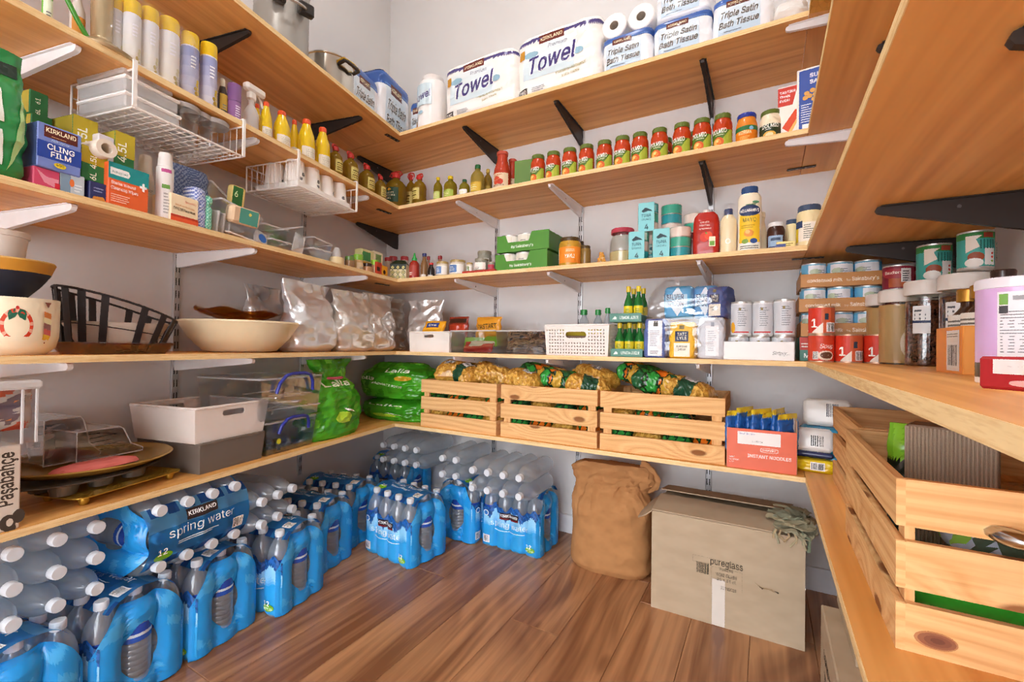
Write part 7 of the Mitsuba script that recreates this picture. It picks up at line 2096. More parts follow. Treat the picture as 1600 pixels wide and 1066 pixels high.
# facing the camera side of the pot
ap = on_y(52, 510, 1.0) - EYE; face = math.atan2(ap[1], ap[0])
d.g.v[:, 0] *= .70
tp = math.acos(min(1, r / np.linalg.norm((c - EYE)[:2])))
hit = math.atan2(-ap[1], -ap[0])
rel = (math.atan2((EYE - c)[1], (EYE - c)[0]))
put('painted_pot', [('pot', ply(pot, 'gloss')), ('painting', ply(d.wrap(lambda z: r * 1.004 * min(1, .78 + .22 * min(1, max(0, z / (h * .35)))), 0, 0), 'gloss', 0))], TR(c, rel + math.pi / 2 + .20), 'cream round pot painted with a wreath and patterned bands', 'pot')
zt_ = c[2] + h
g = lathe([(0, .0, '#1f2430'), (r * .45, 0), (r * .75, .035), (r * .92, .062, '#b9822c'), (r * 1.02, .088, '#c9a05a'), (r * 1.0, .092), (r * .8, .05), (0, .02)], 60)
ridge = g.map(lambda v: v * (1 + .012 * np.sin(np.arctan2(v[:, 1], v[:, 0])[:, None] * 60) * np.array([1, 1, 0])))
cb = cyl('L', 4, -95, 84, 424, .04, z0=zt_, far=True)
put('woven_bowl', [('', ply(ridge, 'satin', 50))], TR((cb[0][0], cb[0][1], zt_ + .001)), 'woven bowl with a golden rim and dark base on top of the painted pot', 'bowl')
c2, r2, h2 = cyl('L', 4, -70, 43, 367, .08, z0=zt_ + .055, far=True)
put('white_bucket', [('', ply(lathe([(0, .0, '#cfc6bb'), (r2 * .82, 0), (r2 * .97, h2 * .86), (r2 * 1.03, h2 * .87), (r2 * 1.05, h2 * .97), (r2 * 1.0, h2), (r2 * .92, h2), (r2 * .8, .02), (0, .02)], 40), 'satin'))], TR((c2[0], c2[1], zt_ + .056)), 'pale translucent bucket standing in the woven bowl', 'bucket')
# black wire bread basket
A, Dv, N, rt = SURF['L']
pa = A + N * .26 + Dv * along(A + N * .26 + np.array([0, 0, 1]), Dv, 80); pb = A + N * .16 + Dv * along(A + N * .16 + np.array([0, 0, 1]), Dv, 272)
Lw = np.linalg.norm(pb - pa); mid = (pa + pb) / 2; ra = math.atan2((pb - pa)[1], (pb - pa)[0])
zl = z_at(pa, 447) - Z4; zr = z_at(pb, 505) - Z4
n = 64; rim = []; low = []
for q in range(n):
    t = 2 * math.pi * q / n
    x = Lw / 2 * math.copysign(abs(math.cos(t)) ** .7, math.cos(t)); y = .10 * math.copysign(abs(math.sin(t)) ** .7, math.sin(t))
    tt = (x / Lw + .5); z = zl * (1 - tt) + zr * tt + .01 * math.sin(math.pi * tt)
    rim.append((x, y, max(z, .05))); low.append((x * .80 - .01, y * .62, .006))
mid_ = [(a[0] * .45 + b[0] * .55, a[1] * .45 + b[1] * .55, a[2] * .45 + b[2] * .55) for a, b in zip(rim, low)]
strips = []
for q in range(2, n, 4):
    a, b = np.array(rim[q]), np.array(low[q]); a2 = np.array(rim[(q + 1) % n]); b2 = np.array(low[(q + 1) % n])
    wv = (a2 - a); wv = wv / np.linalg.norm(wv) * .009
    nv = np.cross(wv, a - b); nv = nv / np.linalg.norm(nv) * .0015
    pts = np.array([s1 * wv + s2 * nv + e for e in (a, b) for s1 in (-1, 1) for s2 in (-1, 1)])
    m = trimesh.convex.convex_hull(pts); strips.append(('slat', ply(G(m.vertices, m.faces, col('#262324')), 'satin')))
put('wire_bread_basket', [('rim', ply(tube(rim, .0035, 7, True, '#262324'), 'satin', 60)), ('middle_wire', ply(tube(mid_, .0015, 5, True, '#262324'), 'satin', 60)), ('base_ring', ply(tube(low, .003, 6, True, '#262324'), 'satin', 60))] + strips, TR((mid[0], mid[1], Z4), ra), 'black open basket of flat slats leaning beside the painted pot', 'basket')
g = sack(.26, .10, .13, [(0, .9), (.3, 1), (1, .75)], [(0, .9), (.3, 1), (1, .6)], '#cfc2b2', 9, .006, 12, 40, 20, .6)
put('cream_dish', [('', ply(lathe([(0, 0, '#d3c6b6'), (.07, 0), (.105, .06), (.11, .065), (.10, .06), (0, .008)], 36).map(lambda v: v * np.array([1.2, .78, 1.25])), 'gloss', 50))], TR((mid[0] + .0, mid[1], Z4 + .012), ra), 'pale dish lying inside the black basket', 'dish')
# amber glass dish
p, w, h = boxat('L', 4, 126, 274, 519, .03)
h = .030
put('amber_dish', open_bin(w, .13, h, '#c98f3a', 'amber_glass', .16, .006, .004), TR(p + LN * .068, rot), 'shallow rectangular amber glass dish in front of the black basket', 'dish')
# cream bowl and the dishes stacked on it
c, r, h = cyl('L', 4, 271, 471, 503, -.05, far=True)
r = min(r, .205)
h = max(.042, z_at(c, 503) - Z4)
g = lathe([(0, 0, '#dccdaa'), (r * .42, 0), (r * .60, .006), (r * .82, h * .45), (r * .97, h * .88), (r, h * .95), (r * .985, h), (r * .95, h * .95), (r * .6, .014), (0, .010)], 60)
put('cream_bowl', [('', ply(g, 'gloss', 50))], TR(c + LN * 0), 'wide shallow cream bowl on the second lowest left shelf', 'bowl')
crk = c
zb = Z4 + h * .72
g = lathe([(0, .0, '#7d2a1a'), (r * .60, 0), (r * .76, .030), (r * .765, .034), (r * .74, .032), (0, .006)], 72)
g = g.map(lambda v: v * (1 + .03 * (vnoise(v, 130, 3, 2)[:, None] - .5) * np.array([1, 1, 0])))
put('red_dish', [('', ply(g, 'gloss', 50))], TR((c[0], c[1], zb + .001)), 'dark red textured dish stacked in the cream bowl', 'dish')
g = lathe([(0, .002, '#8a7a62'), (r * .30, .0), (r * .62, .022), (r * .70, .03), (r * .72, .033), (r * .6, .026), (0, .008)], 60)
g = g.map(lambda v: np.stack([v[:, 0] * 1.15, v[:, 1] * .8, v[:, 2] + .008 * np.sin(np.arctan2(v[:, 1], v[:, 0]) * 7) * (np.hypot(v[:, 0], v[:, 1]) / r) + np.abs(v[:, 0]) * .06], 1))
put('glass_leaf_dish', [('', ply(g, 'amber_glass', 50))], TR((c[0], c[1], zb + .036), rot), 'smoky glass leaf shaped dish on top of the red dish', 'dish')


# foil pouches
def foil(w, h, d, seed, c='#b9b2ac', lab_=True):
    g = sack(w, h, d, [(0, .80), (.05, .93), (.3, 1), (.6, .90), (.8, .92), (.92, 1.0), (1, 1.08)], POUCH_B, c, seed, .015, 8, 76, 56, .75, fold=.005)
    f = 1 - abs(2 * vnoise(g.v, 26, seed + 3) - 1) * 1.5
    nn = np.stack([0 * g.v[:, 0], np.sign(g.v[:, 1]), 0 * g.v[:, 0]], 1)
    g.v = g.v + nn * ((f - .5) * .0028)[:, None] * np.clip(g.v[:, 2:3] / h * 5, 0, 1)
    parts = [('pouch', ply(g, 'foil', 70))]
    if lab_: parts.append(('label', ply(drape(Dec(.001).rect(-w * .02, h * .40, w * .16, h * .45, '#d8cfc8', 4, 2), g, .003), 'satin', 0)))
    return parts


for i, (a, b, y, d_, gp, l, lb, tn) in enumerate([(384, 462, 448, .10, .24, 'foil pouch behind the cream bowl, leaning left', False, .2), (456, 545, 442, .15, .015, 'largest foil pouch, crumpled, right of the cream bowl', False, .1), (533, 594, 456, .14, .02, 'second foil pouch from the cream bowl with a small label', True, .0), (585, 627, 460, .12, .04, 'third foil pouch from the cream bowl with a small label', True, -.1), (612, 637, 466, .10, .10, 'narrow dark foil pouch beside the white box', True, -.2)]):
    p, w, h = boxat('L', 4, a, b, y, gp)
    put('foil_pouch', foil(w * .86, h, d_, 20 + i * 3, ['#d4d8dc', '#e4e8ec', '#dfdfdc', '#dad8d4', '#aaa49c'][i], lb), TR(p + LN * (d_ / 2 + .012 * (i % 2)), rot + tn), l, 'foil pouch', 'silver foil pouches')
p, w, h = boxat('B', 4, 634, 677, 468, .12)
put('foil_pouch', foil(w, h, .08, 55, '#d3d0ce', False), TR(p + np.array([0, .05, 0]), .2), 'open silver pouch behind the white box in the corner', 'foil pouch', 'silver foil pouches')

# ================================================================ lowest shelf, left run
A, Dv, N, rt = SURF['L']
p, w, h = boxat('L', 5, -95, 32, 702, .012)
g = rbox(w, .26, h, .003, '#cdc1b4')
d = Dec(.0005)
d.text('Paşabahçe', w * .39, h * .30, .026, '#4a4038', h * .62, 0, rot=math.pi / 2, bold=True)
X0 = w * .36
d.ell(X0 - .004, h * .10, .014, .018, '#4a4038'); d.ell(X0 + .014, h * .15, .011, .016, '#4a4038'); d.ell(X0 - .0, h * .03, .010, .010, '#4a4038'); d.ell(X0 - .001, h * .10, .006, .009, '#cdc1b4')
put('glassware_box', [('box', ply(g, 'matte')), ('print', ply(d.front(-.1303), 'matte', 0))], TR(p + LN * .13, rot), 'cream cardboard box with vertical brown lettering at the left end of the lowest shelf', 'box')
zb = Z5 + h + .001
p2, w2, h2 = boxat('L', 5, -95, 62, 597, .0, z0=zb)
h2 = z_at(p2, 597) - zb
put('clear_storage_box', [('box', ply(rbox(w2, .27, h2 * .88, .006, '#ffffff'), 'box_plastic')), ('lid', ply(rbox(w2 * 1.03, .285, h2 * .14, .005, '#ffffff').at(z=h2 * .86), 'frosted_plastic')), ('rib', ply(rbox(.005, .004, h2 * .86, .001, '#ffffff').at(x=w2 * .30, y=-.136), 'frosted_plastic')), ('rib', ply(rbox(.005, .004, h2 * .86, .001, '#ffffff').at(x=w2 * .46, y=-.136), 'frosted_plastic'))], TR(p2 + LN * .135, rot), 'translucent lidded box on the cream box with vertical lettering', 'storage box')
put('colourful_packet', packet(.14, .11, .05, '#c9c4c0', 15, cfn=blotch(['#c9503a', '#c9c4c0', '#6a5f6f', '#d98a5a'], 22, 3)), TR(p2 + LN * .10 + LD * w2 * .22 + np.array([0, 0, .02]), rot), 'packet of mixed colours inside the translucent lidded box', 'packet')
# gold filigree tray, muffin tin, brass tray
def at5(px, gap): return A + N * gap + Dv * along(A + N * gap + np.array([0, 0, Z5]), Dv, px)


ct = at5(178, .13); ft = G()
W_, D_ = .30, .17
holes = []
from shapely import union_all
for i in range(30):
    for j in range(17):
        x, y = -W_ / 2 + .012 + i * (W_ - .024) / 29, -D_ / 2 + .010 + j * (D_ - .02) / 16
        if abs(x) < W_ / 2 - .045 and abs(y) < D_ / 2 - .04: continue
        holes.append(Polygon([(x + .0035 * math.cos(a + (i + j) % 2 * .5), y + .0028 * math.sin(a)) for a in np.arange(5) * 2 * math.pi / 5]))
P_ = Polygon(rrect(W_, D_, .03, 5)).difference(union_all(holes))
ft = slab(P_, .003, '#c29a3a').at(z=.022)
foot = G()
for sx in (-1, 1):
    for sy in (-1, 1): foot = foot + lathe([(0, 0, '#b98f32'), (.008, .001), (.012, .012), (.009, .022), (0, .022)], 12).at(x=sx * (W_ / 2 - .03), y=sy * (D_ / 2 - .025))
put('filigree_tray', [('tray', ply(ft, 'metal', 20)), ('foot', ply(foot, 'metal', 50))], TR((ct[0], ct[1], Z5), rot + .12), 'pierced gold tray on little feet lying on the lowest left shelf', 'tray')
cm = at5(140, .15)
mt = lathe([(.10, .0, '#8f8a84'), (.165, .004), (.172, .008), (.168, .010), (.10, .004), (0, .003)], 56).map(lambda v: v * np.array([1.05, .72, 1]))
cups = G()
for i in range(3):
    for j in (-1, 1): cups = cups + lathe([(0, -.028, '#7d7974'), (.026, -.028), (.034, .004), (.031, .004), (.024, -.024), (0, -.024)], 20).at(x=(i - 1) * .085, y=j * .042)
put('muffin_tin', [('plate', ply(mt, 'metal', 50)), ('cup', ply(cups, 'metal'))], TR((cm[0], cm[1], Z5 + .058), rot + .05, 0, -.02), 'grey metal muffin tin between the gold tray and the brass tray', 'baking tin')
labels['muffin_tin__cup'] = {'label': 'round cups', 'kind': 'stuff'}
cbx = at5(135, .19)
bt = lathe([(0, .004, '#a5803a'), (.165, .004), (.178, .014), (.196, .020), (.200, .023), (.196, .026), (.176, .020), (.16, .010), (0, .010)], 72)
put('brass_tray', [('', ply(bt, 'metal', 50))], TR((cbx[0], cbx[1], Z5 + .072), rot), 'round brass tray carrying the clear plastic covers', 'tray')
# two clear covers (stepped) on the brass tray with wire rack and cloth
zc = Z5 + .088


def cover(w, d, h, slope):
    P = [(0, 0), (w, 0), (w, h * .12), (w * .80, h * .35), (w * .68, h * .92), (w * .62, h), (0, h)]
    th = .0025
    inner = Polygon(P).buffer(-th)
    ring = Polygon(P).difference(inner)
    body = slab(ring, d, '#ffffff', 'y')
    c1 = slab(Polygon(P), th, '#ffffff', 'y'); c2 = c1.at(y=d - th)
    rim = G()
    for y in (0, d): rim = rim + tube([(x, y, z) for x, z in P], .0018, 5, True, '#cfc8c4')
    for x, z in P[2:]: rim = rim + tube([(x, 0, z), (x, d, z)], .0016, 5, c='#cfc8c4')
    return body + c1 + c2, rim


for i, (px, gp, w_, d_, h_, l) in enumerate([(66, .20, .13, .20, .125, 'taller smoky clear cover on the brass tray beside the translucent box'), (118, .17, .17, .18, .085, 'lower smoky clear cover on the brass tray')]):
    q_ = at5(px, gp)
    put('clear_cover', [('shell', ply(cover(w_, d_, h_, 0)[0], 'smoke_plastic', 20)), ('rim', ply(cover(w_, d_, h_, 0)[1], 'frosted_plastic', 60))], TR((q_[0], q_[1], zc + .002), rot), l, 'plastic cover', 'clear covers')
q_ = at5(120, .22)
wr = tube([(0, 0, .05), (.12, 0, .055), (.125, 0, .02)], .002, 5, c='#2a2626')
for i in range(5): wr = wr + tube([(.0, .02 * i, .012 + .009 * i), (.12, .02 * i, .014 + .009 * i)], .0016, 5, c='#2a2626')
put('wire_rack', [('', ply(wr, 'metal', 60))], TR((q_[0], q_[1], zc + .004), rot), 'black wire rack under the lower clear cover', 'rack')
q_ = at5(150, .08)
put('pink_cloth', [('', ply(sack(.19, .018, .07, [(0, 1), (.6, .9), (1, .6)], [(0, 1), (.6, .8), (1, .4)], '#cf7068', 8, .006, 26, 44, 14, .8), 'matte', 60))], TR((q_[0], q_[1], zc), rot - .1), 'pink cloth lying on the front of the brass tray', 'cloth')
q_ = at5(85, .30)
put('silver_packet', packet(.12, .10, .05, '#9aa6b4', 19, cfn=blotch(['#8d9aa8', '#c9cfd6', '#5f7488'], 30, 5)), TR((q_[0], q_[1], zc), rot), 'silver blue packet under the taller clear cover', 'packet')
# white box on a taupe box
p, w, h = boxat('L', 5, 312, 414, 684, .03)
put('taupe_box', open_bin(w, .30, h, '#8f8175', 'taupe_plastic', .06, .003, .004), TR(p + LN * .15, rot), 'brown grey translucent plastic box under the white box', 'storage box')
zb = Z5 + h + .003
p, w, h = boxat('L', 5, 304, 419, 632, .025, z0=zb)
put('white_storage_box', open_bin(w, .31, h, '#dcd3cb', 'satin', .08, .003, .005, hole=(.085, .02, h * .78)), TR(p + LN * .155, rot), 'white plastic box with a grip hole on top of the taupe box', 'storage box')
BXW = (p, w, h, zb)


# clear boxes with blue handles
def blue_box(w, d, h):
    b = open_bin(w, d, h * .9, '#ffffff', 'box_plastic', .08, .0025, .004)
    lid = rbox(w * 1.04, d * 1.04, h * .08, .004, '#ffffff').at(z=h * .9)
    hd = tube([(-w * .30, -d / 2 - .006, h * .58), (-w * .27, -d / 2 - .014, h * .80), (-w * .20, -d / 2 - .022, h * .96), (-w * .1, -d / 2 - .022, h * 1.0), (w * .1, -d / 2 - .022, h * 1.0), (w * .20, -d / 2 - .022, h * .96), (w * .27, -d / 2 - .014, h * .80), (w * .30, -d / 2 - .006, h * .58)], .0065, 8, c='#2a348f')
    return b + [('lid', ply(lid, 'box_plastic')), ('handle', ply(hd, 'gloss', 60))]


p, w, h = boxat('L', 5, 416, 494, 650, .03)
put('clear_storage_box', blue_box(w, .30, h), TR(p + LN * .15, rot), 'lower clear box with a blue handle beside the green rice bags', 'storage box')
st = Dec(.0005).ell(-w * .28, h * .36, .011, .011, '#c9c82a').ell(-w * .28, h * .18, .010, .010, '#3a3f44')
put('round_sticker', [('', ply(st.front(-.152), 'satin', 0))], TR(p + LN * .15, rot), 'round yellow and grey stickers on the lower clear box', 'sticker')
zb = Z5 + h + .002
p, w2, h2 = boxat('L', 5, 408, 503, 583, .0, z0=zb)
put('clear_storage_box', blue_box(w2, .33, h2), TR(p + LN * .165, rot), 'upper clear box of white plastic spoons with a blue handle', 'storage box')
sp_ = lambda: None
spoon = tube([(-.08, 0, 0), (.0, 0, .003), (.05, 0, .004)], .003, 6, c='#e6e4e0') + lathe([(0, -.003, '#e6e4e0'), (.014, -.001), (.017, .004), (.012, .001), (0, -.001)], 16).map(lambda v: v * np.array([1.6, 1, 1])).at(x=.068, z=.004)
spp = [('', ply(spoon, 'satin', 60))]
q = random.Random(11)
for i in range(16):
    x, y = (q.random() - .5) * w2 * .55, .03 + q.random() * .16
    put('plastic_spoon', spp, TR(p + LD * (x + .02) + LN * y + np.array([0, 0, .014 + .0050 * i]), rot + q.uniform(-.9, .9)), f'{ORD[i] if i < 13 else ["fourteenth", "fifteenth", "sixteenth"][i - 13]} white plastic spoon from the bottom of the heap in the clear box', 'spoon', 'white plastic spoons')


# rice bags
def rice_dec(w, h, v):
    d = Dec(.0012)
    if v: d.text('tolla', -w * .30, h * .50, h * .10, '#dfeccf', w * .30, bold=True); d.text('BASMATI RICE', w * .05, h * .36, h * .055, '#f0f6e6', w * .42, bold=True, rot=-.1); d.text('Laila', w * .15, h * .74, h * .10, '#eef4e0', w * .3, bold=True); d.ell(w * .25, h * .58, w * .10, h * .07, '#c9a02c')
    else: d.text('Laila', -w * .05, h * .66, h * .07, '#eef4e0', w * .5, bold=True); d.poly([(0, h * .38), (w * .2, h * .33), (w * .24, h * .30), (w * .05, h * .34)], '#f0f2ea'); d.ell(-w * .02, h * .26, w * .18, h * .07, '#a9d23a')
    return d


def rice(w, h, d_, seed, v, av, bv):
    cs = [col('#3d951f'), col('#49a526'), col('#358a1d'), col('#63b634')]
    def cf(p, cc):
        n = vnoise(p, 9, seed, 2); k = np.array(cs)[np.clip((n * 1.6 - .3) * 4, 0, 3).astype(int)]
        return k
    g = sack(w, h, d_, av, bv, '#3f9a1f', seed, .012, 13, 84, 60, .8, cfn=cf)
    f = 1 - abs(2 * vnoise(g.v, 30, seed + 9) - 1) * 1.4
    nn = np.stack([g.v[:, 0], g.v[:, 1], 0 * g.v[:, 0]], 1); nn /= np.linalg.norm(nn, axis=1, keepdims=True) + 1e-9
    g.v = g.v + nn * ((f - .5) * .014)[:, None]
    return [('bag', ply(g, 'gloss', 65)), ('print', ply(drape(rice_dec(w, h, v), g, .003), 'gloss', 0))]


p, w, h = boxat('L', 5, 499, 572, 562, .01)
put('rice_bag', rice(w, h, .17, 31, 0, [(0, .95), (.2, 1.05), (.5, 1), (.68, .75), (.76, .42), (.84, .55), (1, .85)], [(0, .8), (.2, 1), (.5, .95), (.68, .6), (.76, .35), (.85, .3), (1, .12)]) + [('tie', ply(lathe([(w * .2, h * .74, '#d0607a'), (w * .23, h * .755), (w * .2, h * .775)], 20).map(lambda v: v * np.array([1, .75, 1])), 'satin', 60))], TR(p + LN * .09, rot), 'upright green rice bag tied at the neck with a pink tie', 'rice bag', 'green rice bags')
pA = on_y(548, 620, 1.86); pB = on_y(655, 640, 1.86)
w = abs(pB[0] - pA[0]) * .98
cx = (pA + pB) / 2
for i, (z, hh_, dx, l) in enumerate([(0, .125, .0, 'lower of the two lying green rice bags in the corner'), (.128, .20, -.02, 'upper lying green rice bag with white lettering in the corner')]):
    av = [(0, .9), (.3, 1.0), (.7, .98), (1, .55)]; bv = [(0, .9), (.4, 1), (.75, .85), (1, .4)]
    put('rice_bag', rice(w, hh_, .30, 41 + i, i, av, bv), TR((cx[0] + dx, 1.86 + .17, Z5 + z), .02), l, 'rice bag', 'green rice bags')


# ================================================================ water bottles on the floor
BD, BHT = .081, .302       # bottle diameter and height


def bottle_segs():
    R = BD / 2 - .0008
    rib = []
    for i in range(9):
        z = .018 + i * .0155
        rib += [(R, z), (R, z + .008), (R * .955, z + .0115)]
    pts = [(0, .004), (R * .7, .002), (R * .9, .0), (R * .98, .008)] + rib + [(R, .160), (R, .200), (R * .98, .214), (R * .91, .231), (R * .78, .247), (R * .60, .261), (R * .42, .271), (.0135, .278), (.0135, .288)]
    body = lathe([(a, b, '#ffffff') for a, b in pts], 22)
    cap = lathe([(.0155, .280, '#c9d0d6'), (.0165, .281), (.0165, .299), (.0150, .302), (.0, .302)], 16)
    lb = lathe([(R * 1.006, .158, '#2a54b0'), (R * 1.006, .172, '#c4d4e6'), (R * 1.006, .180, '#2446a6'), (R * 1.006, .205)], 22)
    return ply(body, 'bottle_plastic', 40), ply(cap, 'satin', 40), ply(lb, 'gloss', 40)


B_BODY, B_CAP, B_LAB = bottle_segs()


def sleeve_wave(n, W, out):
    """a line of print film that follows the bottles' bulges: x across 0..1 -> offset outwards"""
    def f(x):
        t = (x / W + .5) * n
        u = np.clip((t - np.floor(t)) * 2 - 1, -1, 1)
        return np.sqrt(np.maximum(0, 1 - u * u * .96)) * BD / 2 * .55 - BD / 2 * .55 + out
    return f


BLUE, BLUE2, DEEP = '#2f9fe0', '#5fb6ea', '#2a64b0'


def film_parts(n=4, m=3, top=True):
    W, D = n * BD, m * BD
    parts = []
    # front and back sleeves, side of n bottles
    NX, NZ = n * 10, 22
    xs = np.linspace(-W / 2, W / 2, NX + 1); fw = sleeve_wave(n, W, .0016)
    HT = .205

    def sheet(sign):
        V, F, K = [], [], []
        for k in range(NZ + 1):
            for x in xs:
                top_ = HT + .012 * math.sin(x * 60) + .008 * math.sin(x * 141 + 1)
                z = .002 + (top_ - .002) * k / NZ
                b = 1 - max(0, (z - .19) / .03) * .15
                tuck = .010 * max(0, 1 - z / .02) ** 2
                V.append((x, sign * (D / 2 + fw(np.array(x)) - tuck), z))
        for k in range(NZ):
            for i in range(NX):
                q = k * (NX + 1) + i; s = [(q, q + 1, q + NX + 2), (q, q + NX + 2, q + NX + 1)]
                if sign > 0: s = [t[::-1] for t in s]
                F += s
                t = k / NZ
                x = (xs[i] + xs[i + 1]) / 2
                wave = .80 + .05 * math.sin(x * 70) + .03 * math.sin(x * 150 + 2)
                c = col(DEEP) * (.6 + .4 * (math.sin(x * 240 + k * 2) > 0)) if t > wave else (col('#8ecdf2') if t > wave - .16 else col(BLUE))
                if .5 < t <= wave - .16: 
                    u_ = (t - .5) / (wave - .16 - .5); c = col(BLUE) * (1 - u_) + col('#8ecdf2') * u_
                K += [c, c]
        return G(np.array(V), np.array(F), np.array(K))
    parts.append(('front_film', ply(sheet(-1), 'gloss', 60)))
    parts.append(('back_film', ply(sheet(1), 'gloss', 60)))
    d = Dec(.0006)
    d.rect(-.052, .150, .052, .182, '#2a2024', 8, 2); d.rect(-.052, .150, .052, .158, '#6a2026', 8, 1); d.text('KIRKLAND', 0, .163, .0125, '#f2f4f8', .094, bold=True)
    d.text('spring water', 0, .112, .026, '#e4f3fc', .205); d.lines(-.085, .092, .085, .100, 1, '#cfe8f8', 2)
    d.rect(-W * .45, .022, -W * .33, .060, '#e6ecf2', 3, 2).bars(-W * .44, .025, -W * .34, .057, 5, '#33363c', None)
    d.ell(-W * .40, .168, .016, .014, '#e2eef6'); d.ell(-W * .40, .168, .012, .010, '#3a78c0')
    d.ell(W * .36, .036, .026, .013, '#6fae2a'); d.text('12', W * .34, .042, .018, '#ffffff', bold=True); d.text('BOTTLES', W * .36, .028, .009, '#eaf6d8', .040, bold=True)
    def lay(g, sign):
        g = fine(g, .009); v = g.v; y = -(D / 2 + fw(v[:, 0]) + .0016) - v[:, 2]
        return G(np.stack([v[:, 0], y, v[:, 1]], 1), g.f, g.c)
    parts.append(('front_print', ply(lay(d.g, -1), 'gloss', 0)))
    bk = lay(d.g, -1).at(rz=math.pi)
    parts.append(('back_print', ply(bk, 'gloss', 0)))
    # end films with the oval opening
    fe = sleeve_wave(m, D, .0020)
    HE = .272
    out = []
    for i in range(41):
        t = i / 40
        x = -D / 2 + D * t
        out.append((x, HE - .10 * max(0, abs(2 * t - 1) - .35) ** 2 / .42 ** 1.0))
    P = Polygon([(-D / 2, .004), (D / 2, .004)] + out[::-1])
    oval = Polygon([(.047 * math.cos(a), .125 + .072 * math.sin(a)) for a in np.linspace(0, 2 * math.pi, 40, endpoint=False)])
    P = P.difference(oval)
    v, f = trimesh.creation.triangulate_polygon(P, engine='earcut')
    m_ = trimesh.Trimesh(np.hstack([v, np.zeros((len(v), 1))]), f, process=True).subdivide_to_size(.018)
    v = np.array(m_.vertices); fc = np.array(m_.faces)
    nz = np.cross(v[fc[:, 1]] - v[fc[:, 0]], v[fc[:, 2]] - v[fc[:, 0]])[:, 2]
    fc[nz < 0] = fc[nz < 0][:, ::-1]
    bul = .006 * np.maximum(0, 1 - ((v[:, 0] / (D / 2)) ** 2)) * .6
    inward = .022 * np.clip((v[:, 1] - .228) / .044, 0, 1) ** 2
    rad = np.sqrt((v[:, 0] / .047) ** 2 + ((v[:, 1] - .125) / .072) ** 2)
    pinch = .010 * np.clip(1.5 - rad, 0, .5) / .5
    off = W / 2 + fe(v[:, 0]) + bul - inward - pinch + .0012 * (vnoise(np.stack([v[:, 0], v[:, 1], 0 * v[:, 0]], 1), 70, 3) - .5)
    cen = v[fc].mean(1)
    k = np.where((vnoise(cen, 26, 2) > .62)[:, None], col('#45a8e4'), col('#2492da'))
    e1 = G(np.stack([off, v[:, 0], v[:, 1]], 1), fc, k)
    parts.append(('end_film', ply(e1, 'gloss', 60)))
    parts.append(('end_film', ply(e1.at(rz=math.pi), 'gloss', 60)))
    if top:
        NX = 40; NY = 14
        V, F, K = [], [], []
        for j in range(NY + 1):
            y = -D * .36 + D * .72 * j / NY
            for x in xs:
                ww = abs(y) / (D * .36)
                z = .307 - .007 * (1 - ww ** 2) * abs(math.sin((x / W + .5) * n * math.pi)) - .036 * ww ** 3 + .0015 * math.sin(x * 55 + y * 90)
                z += .004 * (1 - ww)
                V.append((x, y, z))
        NXx = len(xs) - 1
        for j in range(NY):
            for i in range(NXx):
                q = j * (NXx + 1) + i; F += [(q, q + 1, q + NXx + 2), (q, q + NXx + 2, q + NXx + 1)]
                edge = j in (0, 1, NY - 1, NY - 2)
                c = col(DEEP) if edge and math.sin(xs[i] * 130) > -.2 else col('#3f97d8' if j < NY * .6 else '#6fb8e6')
                K += [c, c]
        tg = G(np.array(V), np.array(F), np.array(K))
        parts.append(('top_film', ply(tg, 'film_blue', 60)))
        d = Dec(.0008); d.rect(-.05, .030, .050, .060, '#2a2024', 8, 2); d.text('KIRKLAND', 0, .041, .012, '#f2f4f8', .09, bold=True); d.text('spring water', 0, -.004, .026, '#e4f3fc', .21)
        d.lines(-.08, -.03, .08, -.018, 2, '#cfe8f8', 3); d.bars(W * .32, -.055, W * .44, -.02, 5); d.ell(-W * .36, -.052, .026, .013, '#6fae2a'); d.text('12', -W * .37, -.047, .017, '#ffffff', bold=True)
        from scipy.interpolate import LinearNDInterpolator
        fz = LinearNDInterpolator(tg.v[:, :2], tg.v[:, 2], .29)
        g = fine(d.g, .012); g = G(np.stack([g.v[:, 0], g.v[:, 1], fz(g.v[:, :2]) + .0025 + g.v[:, 2]], 1), g.f, g.c)
        parts.append(('top_print', ply(g, 'gloss', 0)))
    return parts


def pack(label, M, n=4, m=3, film=True, top=True, cells=None, group='packs of bottled water'):
    key = numbered('water_bottle_pack')
    labels[key] = {'label': label, 'category': 'water bottles', 'group': group}
    i = 0
    cells = cells or [((a - (n - 1) / 2) * BD, (b - (m - 1) / 2) * BD, 0, 0) for a in range(n) for b in range(m)]
    for (x, y, z, r) in cells:
        pn = f'{key}__bottle' + (f'_{i:03d}' if i else '')
        t = M.translate([x, y, z]).rotate([0, 0, 1], float((i * 77) % 360))
        scene[pn] = {**B_BODY, 'to_world': t}
        scene[pn + '__cap'] = {**B_CAP, 'to_world': t}
        if film and abs(x) > (n / 2 - 1) * BD: scene[pn + '__label'] = {**B_LAB, 'to_world': t}
        i += 1
    if film:
        seen = {}
        for pn, d in once(('film', n, m, top), lambda: film_parts(n, m, top)):
            k = f'{key}__{pn}' + (f'_{seen[pn]:03d}' if pn in seen else ''); seen[pn] = seen.get(pn, 0) + 1
            scene[k] = {**d, 'to_world': M}
    return key


W4_, D3_ = 4 * BD, 3 * BD
RL = math.pi / 2 + LA


def left_pack(label, corner, ang, **k):
    """a pack whose end faces the aisle; corner = the end face's near lower corner"""
    # local +x points to the aisle
    ux = np.array([math.cos(ang), math.sin(ang), 0]); uy = np.array([-math.sin(ang), math.cos(ang), 0])
    c = np.asarray(corner) - ux * (W4_ / 2 + .004) + uy * D3_ / 2
    return pack(label, TR((c[0], c[1], 0), ang), **k)


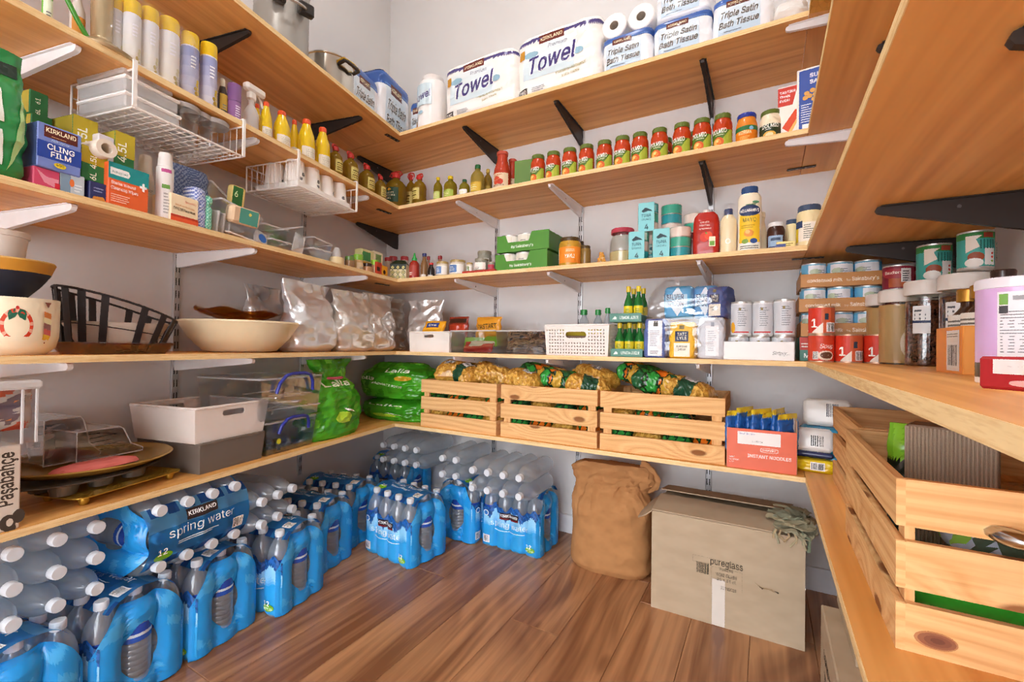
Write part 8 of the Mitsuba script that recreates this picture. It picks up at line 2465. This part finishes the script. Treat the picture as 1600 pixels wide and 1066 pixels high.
WORDS = ['nearest the camera', 'second from the camera', 'third from the camera', 'fourth from the camera', 'fifth from the camera', 'sixth and farthest from the camera']
for s_, off, wd in zip((1.645, 1.392, 1.139, .872, .598, .335), (.02, .02, .03, .095, .02, -.02), WORDS):
    left_pack(f'blue wrapped water pack in the left floor row, {wd}', CORNER - LD * s_ - LN * off, LA)
pack('front middle blue water pack standing out on the floor towards the camera', TR((-1.513, 1.648, 0), -.12))
pack('blue water pack turned sideways between the front middle pack and the right one', TR((-1.385, 2.03, 0), math.pi / 2 - .02))
pack('blue water pack on the floor at the right end of the back row', TR((-1.083, 2.02, 0), 0))
pack('blue water pack in the back left corner under the lying bottles', TR((-2.0, 2.12, 0), -.05))
# lying packs (second layer)
def lying(label, front, ang, z, n=4, m=3, **k):
    """bottles lie with caps towards -y of the frame: front = middle of the cap plane, bottom of the stack"""
    M = T().translate([float(front[0]), float(front[1]), float(z)]).rotate([0, 0, 1], math.degrees(ang)).rotate([1, 0, 0], 90).translate([0, m * BD / 2, -BHT])
    return pack(label, M, n, m, **k)


def capline(px, py, z):
    return on_z(px, py, z)


A, Dv, N, rt = SURF['L']
zl = .302
f2 = (A - N * .02 + Dv * (-1.24 - .978) / 2)
lying('water pack lying with its printed top facing out, second layer on the left', f2, RL, zl)
f1 = (A - N * .0 + Dv * (-1.365 - 1.60) / 2); f1 = A + N * .01 + Dv * (-1.49)
lying('clear wrapped bottles lying at the far left in the second layer', f1, RL, zl, 4, 3, film=False)
f3 = on_z(452, 800, .345); f3[2] = 0
lying('clear wrapped bottles lying on the fourth floor pack', f3 - Dv * .045, RL + .12, zl, 3, 2, film=False)
f5 = on_z(772, 769, .345)
lying('clear wrapped bottles lying on the right back pack under the shelf', (f5[0], f5[1], 0), .02, zl, 4, 2, film=False)
f6 = on_z(694, 745, .345)
lying('pair of lying bottle rows left of the ones on the right back pack', (f6[0], f6[1] + .03, 0), .05, zl, 2, 2, film=False)
f4 = on_z(622, 722, .345)
lying('clear wrapped bottles lying in the back left corner under the shelf', (f4[0] + .0, f4[1], 0), .02, zl, 4, 2, film=False)
